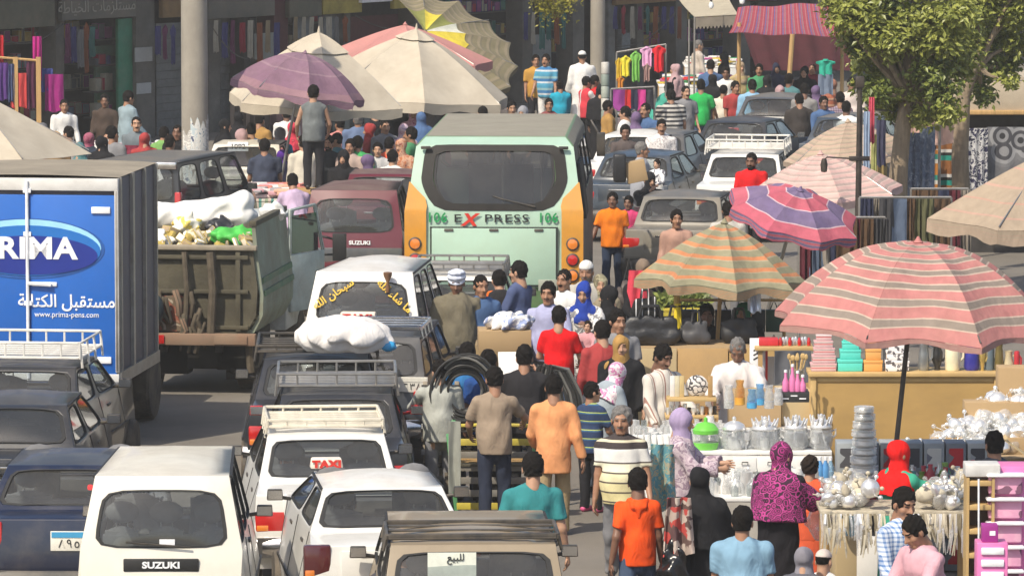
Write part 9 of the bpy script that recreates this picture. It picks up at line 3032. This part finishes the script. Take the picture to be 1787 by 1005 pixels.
def extras():
 """loads carried by people, drivers seen through glass"""
 q=at(1085,300,1.66)
 o=MB().box((0,0,0),(0.20,0.34,0.44),LEATH).build('black_suitcase',None,None,(q.x-0.03,q.y+0.05,1.72),bevel=0.04,seg=3)
 tag(o,'black suitcase carried high beside the bus flank','suitcase')
 o=MB().box((0,0,0),(0.32,0.3,0.32),CARD).build('carried_box',None,None,(q.x+0.22,q.y+0.1,1.66),bevel=0.01)
 o.rotation_euler=(0,R(-12),0)
 tag(o,'tan cardboard box carried on the head of the child in pink','box')
 p=at(1098,520,0.95)
 F_=Fld(0.05)
 F_.ell((0,0,0),(0.17,0.10,0.2))
 F_.wr=(0.015,8,1)
 v,qd=F_.run(0.02)
 o=link('handbag',np_mesh('handbag',v,qd,[mat('bag_taupe',(0.09,0.07,0.06),0.5,bump=0.4)]),None,(p.x,p.y,0.98))
 tag(o,'grey brown shoulder bag of the coral tunic woman','bag')
 MB().tube([(-0.08,0,0.15),(0.0,0.05,0.5),(0.08,0.02,0.15)],0.014,LEATH,6).build('strap',None,o)
 p=at(1185,905,0.95)
 hang('patterned_shawl','red and cream patterned shawl hanging from the black veil',1158,1212,868,968,45.47,print_cloth('shawl_print',[(0.42,0.33,0.28),(0.10,0.05,0.05),(0.45,0.06,0.05),(0.5,0.42,0.36),(0.12,0.07,0.06)],13,'voronoi'),'shawl',2,0.05,shape='taper')
 F_=Fld(0.05)
 F_.ell((0,0,0),(0.13,0.11,0.24))
 F_.ell((0,0,0.24),(0.05,0.05,0.12))
 F_.wr=(0.022,18,1)
 v,qd=F_.run(0.016)
 o=link('plastic_bag',np_mesh('plastic_bag',v,qd,[mat('bag_black_gloss',(0.012,0.012,0.013),0.22)]),None,(at(1170,970,0.7).x,45.5,0.66))
 tag(o,'glossy black plastic bag below the patterned shawl','bag')
 hang('floral_wrap','teal and sand floral wrap trailing from the lilac woman',1130,1182,775,890,at(1190,714,1.62).y-0.22,print_cloth('teal_floral',[(0.16,0.36,0.36),(0.36,0.34,0.24),(0.10,0.28,0.34),(0.28,0.42,0.36),(0.30,0.2,0.12)],9,'clouds'),'wrap',2,0.05,shape='taper')
 hang('coral_tunic','coral red sleeveless tunic front of the woman by the taupe car',1092,1136,472,550,at(1120,452,1.66).y-0.21,C('tunic_coral',0.62,0.06,0.09),'tunic',2,0.03,shape='taper')
 p=person('driver of the beige estate car with arm out of the window',640,905,1.70,10,'brown','tee',C('driver_shirt',0.06,0.06,0.07),bm_=BLKT,armL=(25,50,10),armR=(40,10,40),pos=(at(655,960,1.2).x+0.22,at(826,945,1.42).y+1.25,-0.14),sit=True)
 for lb,px,py,zt in(('driver of the boxy white car seen through its rear window',492,800,1.22),('driver of the white saloon taxi seen through its rear window',598,885,1.26),('driver of the white microvan seen through its rear window',196,872,1.62)):
  q=at(px,py,zt)
  u_=1.7/1.75
  person(lb,px,py,1.70,4,'brown','tee',C('driver_dark',0.05,0.05,0.06),bm_=BLKT,armL=(40,10,40),armR=(40,10,40),pos=(q.x,q.y+(1.2 if 'van' in lb else 0.9),zt-1.29),sit=True)
def filler():
 """more of the crowd in the gaps: far left market, centre lane, far street"""
 T=dict(w=('white',WHT),g=('grey',C('f_grey',0.22,0.22,0.23)),b=('blue',C('f_blue',0.07,0.13,0.26)),k=('black',BLK),r=('red',C('f_red',0.36,0.05,0.05)),o=('ochre',C('f_ochre',0.38,0.22,0.07)),n=('green',C('f_green',0.06,0.22,0.10)),p=('pink',C('f_pink',0.42,0.28,0.29)),c=('cream',CREAMC),v=('violet',C('f_violet',0.15,0.10,0.19)),t=('teal',C('f_teal',0.08,0.19,0.20)))
 rn=random.Random(123)
 for code in('415 196 k h;438 214 b s;452 198 o s;420 226 p h;500 188 w s;530 236 c s;560 196 k h;590 232 t s;648 216 r h;655 186 k s;672 208 g s;684 262 w s;640 270 v h;600 262 k h;715 222 n s;736 196 b h;12 262 b s;38 268 k h;72 256 r h;140 250 t h;178 238 k h;196 222 g s;252 232 r h;296 236 w s;310 218 k s|behind the left market tables','1048 148 k h;1062 176 o s;1090 186 w s;1110 196 v h;1128 180 b s;1196 150 g s;1244 130 k h;1282 142 r s;1338 132 k h;1362 150 p h;1378 128 t s;1424 150 v h;1436 168 b s;1478 176 w s;1240 104 b s;1262 92 k h;1180 112 p h|at the far street stalls','985 470 w s;1066 500 k h;1076 540 g s;1052 560 r s;838 480 b s;1084 585 o h|in the centre lane'):
  lst,where=code.split('|')
  for it in lst.split(';'):
   x,y,c,hd=it.split()
   nm,m=T[c]
   fc=rn.choice([-30,5,20,150,175,200,-80,80])
   dirn='facing us' if 120<fc<230 else 'turned away' if abs(fc)<40 else 'in profile'
   nb=' near the %s'%(('truck' if int(x)<330 else 'cream car' if int(x)<480 else 'grey vest man' if int(x)<600 else 'bus')if 'left' in where else('bus corner' if int(x)<1130 else 'green T-shirt' if int(x)<1270 else 'wooden prop')if 'far' in where else 'cardboard cartons' if int(x)<990 else 'handbags')
   if hd=='h':
    person('woman in %s headscarf %s %s%s'%(nm,dirn,where,nb),int(x),int(y),rn.uniform(1.52,1.64),fc,'tan','abaya',m if rn.random()<.5 else BLK,head=rn.choice(['hijab','khimar']),sm=m)
   else:
    person('man in %s shirt %s %s%s'%(nm,dirn,where,nb),int(x),int(y),rn.uniform(1.6,1.74),fc,rn.choice(['tan','brown','brown','dark']),rn.choice(['tee','long']),m,bm_=rn.choice([BLKT,GREYT,JEAND]),head=rn.choice(['short','short','thin']),mus=rn.random()<.4)
extras()
filler()
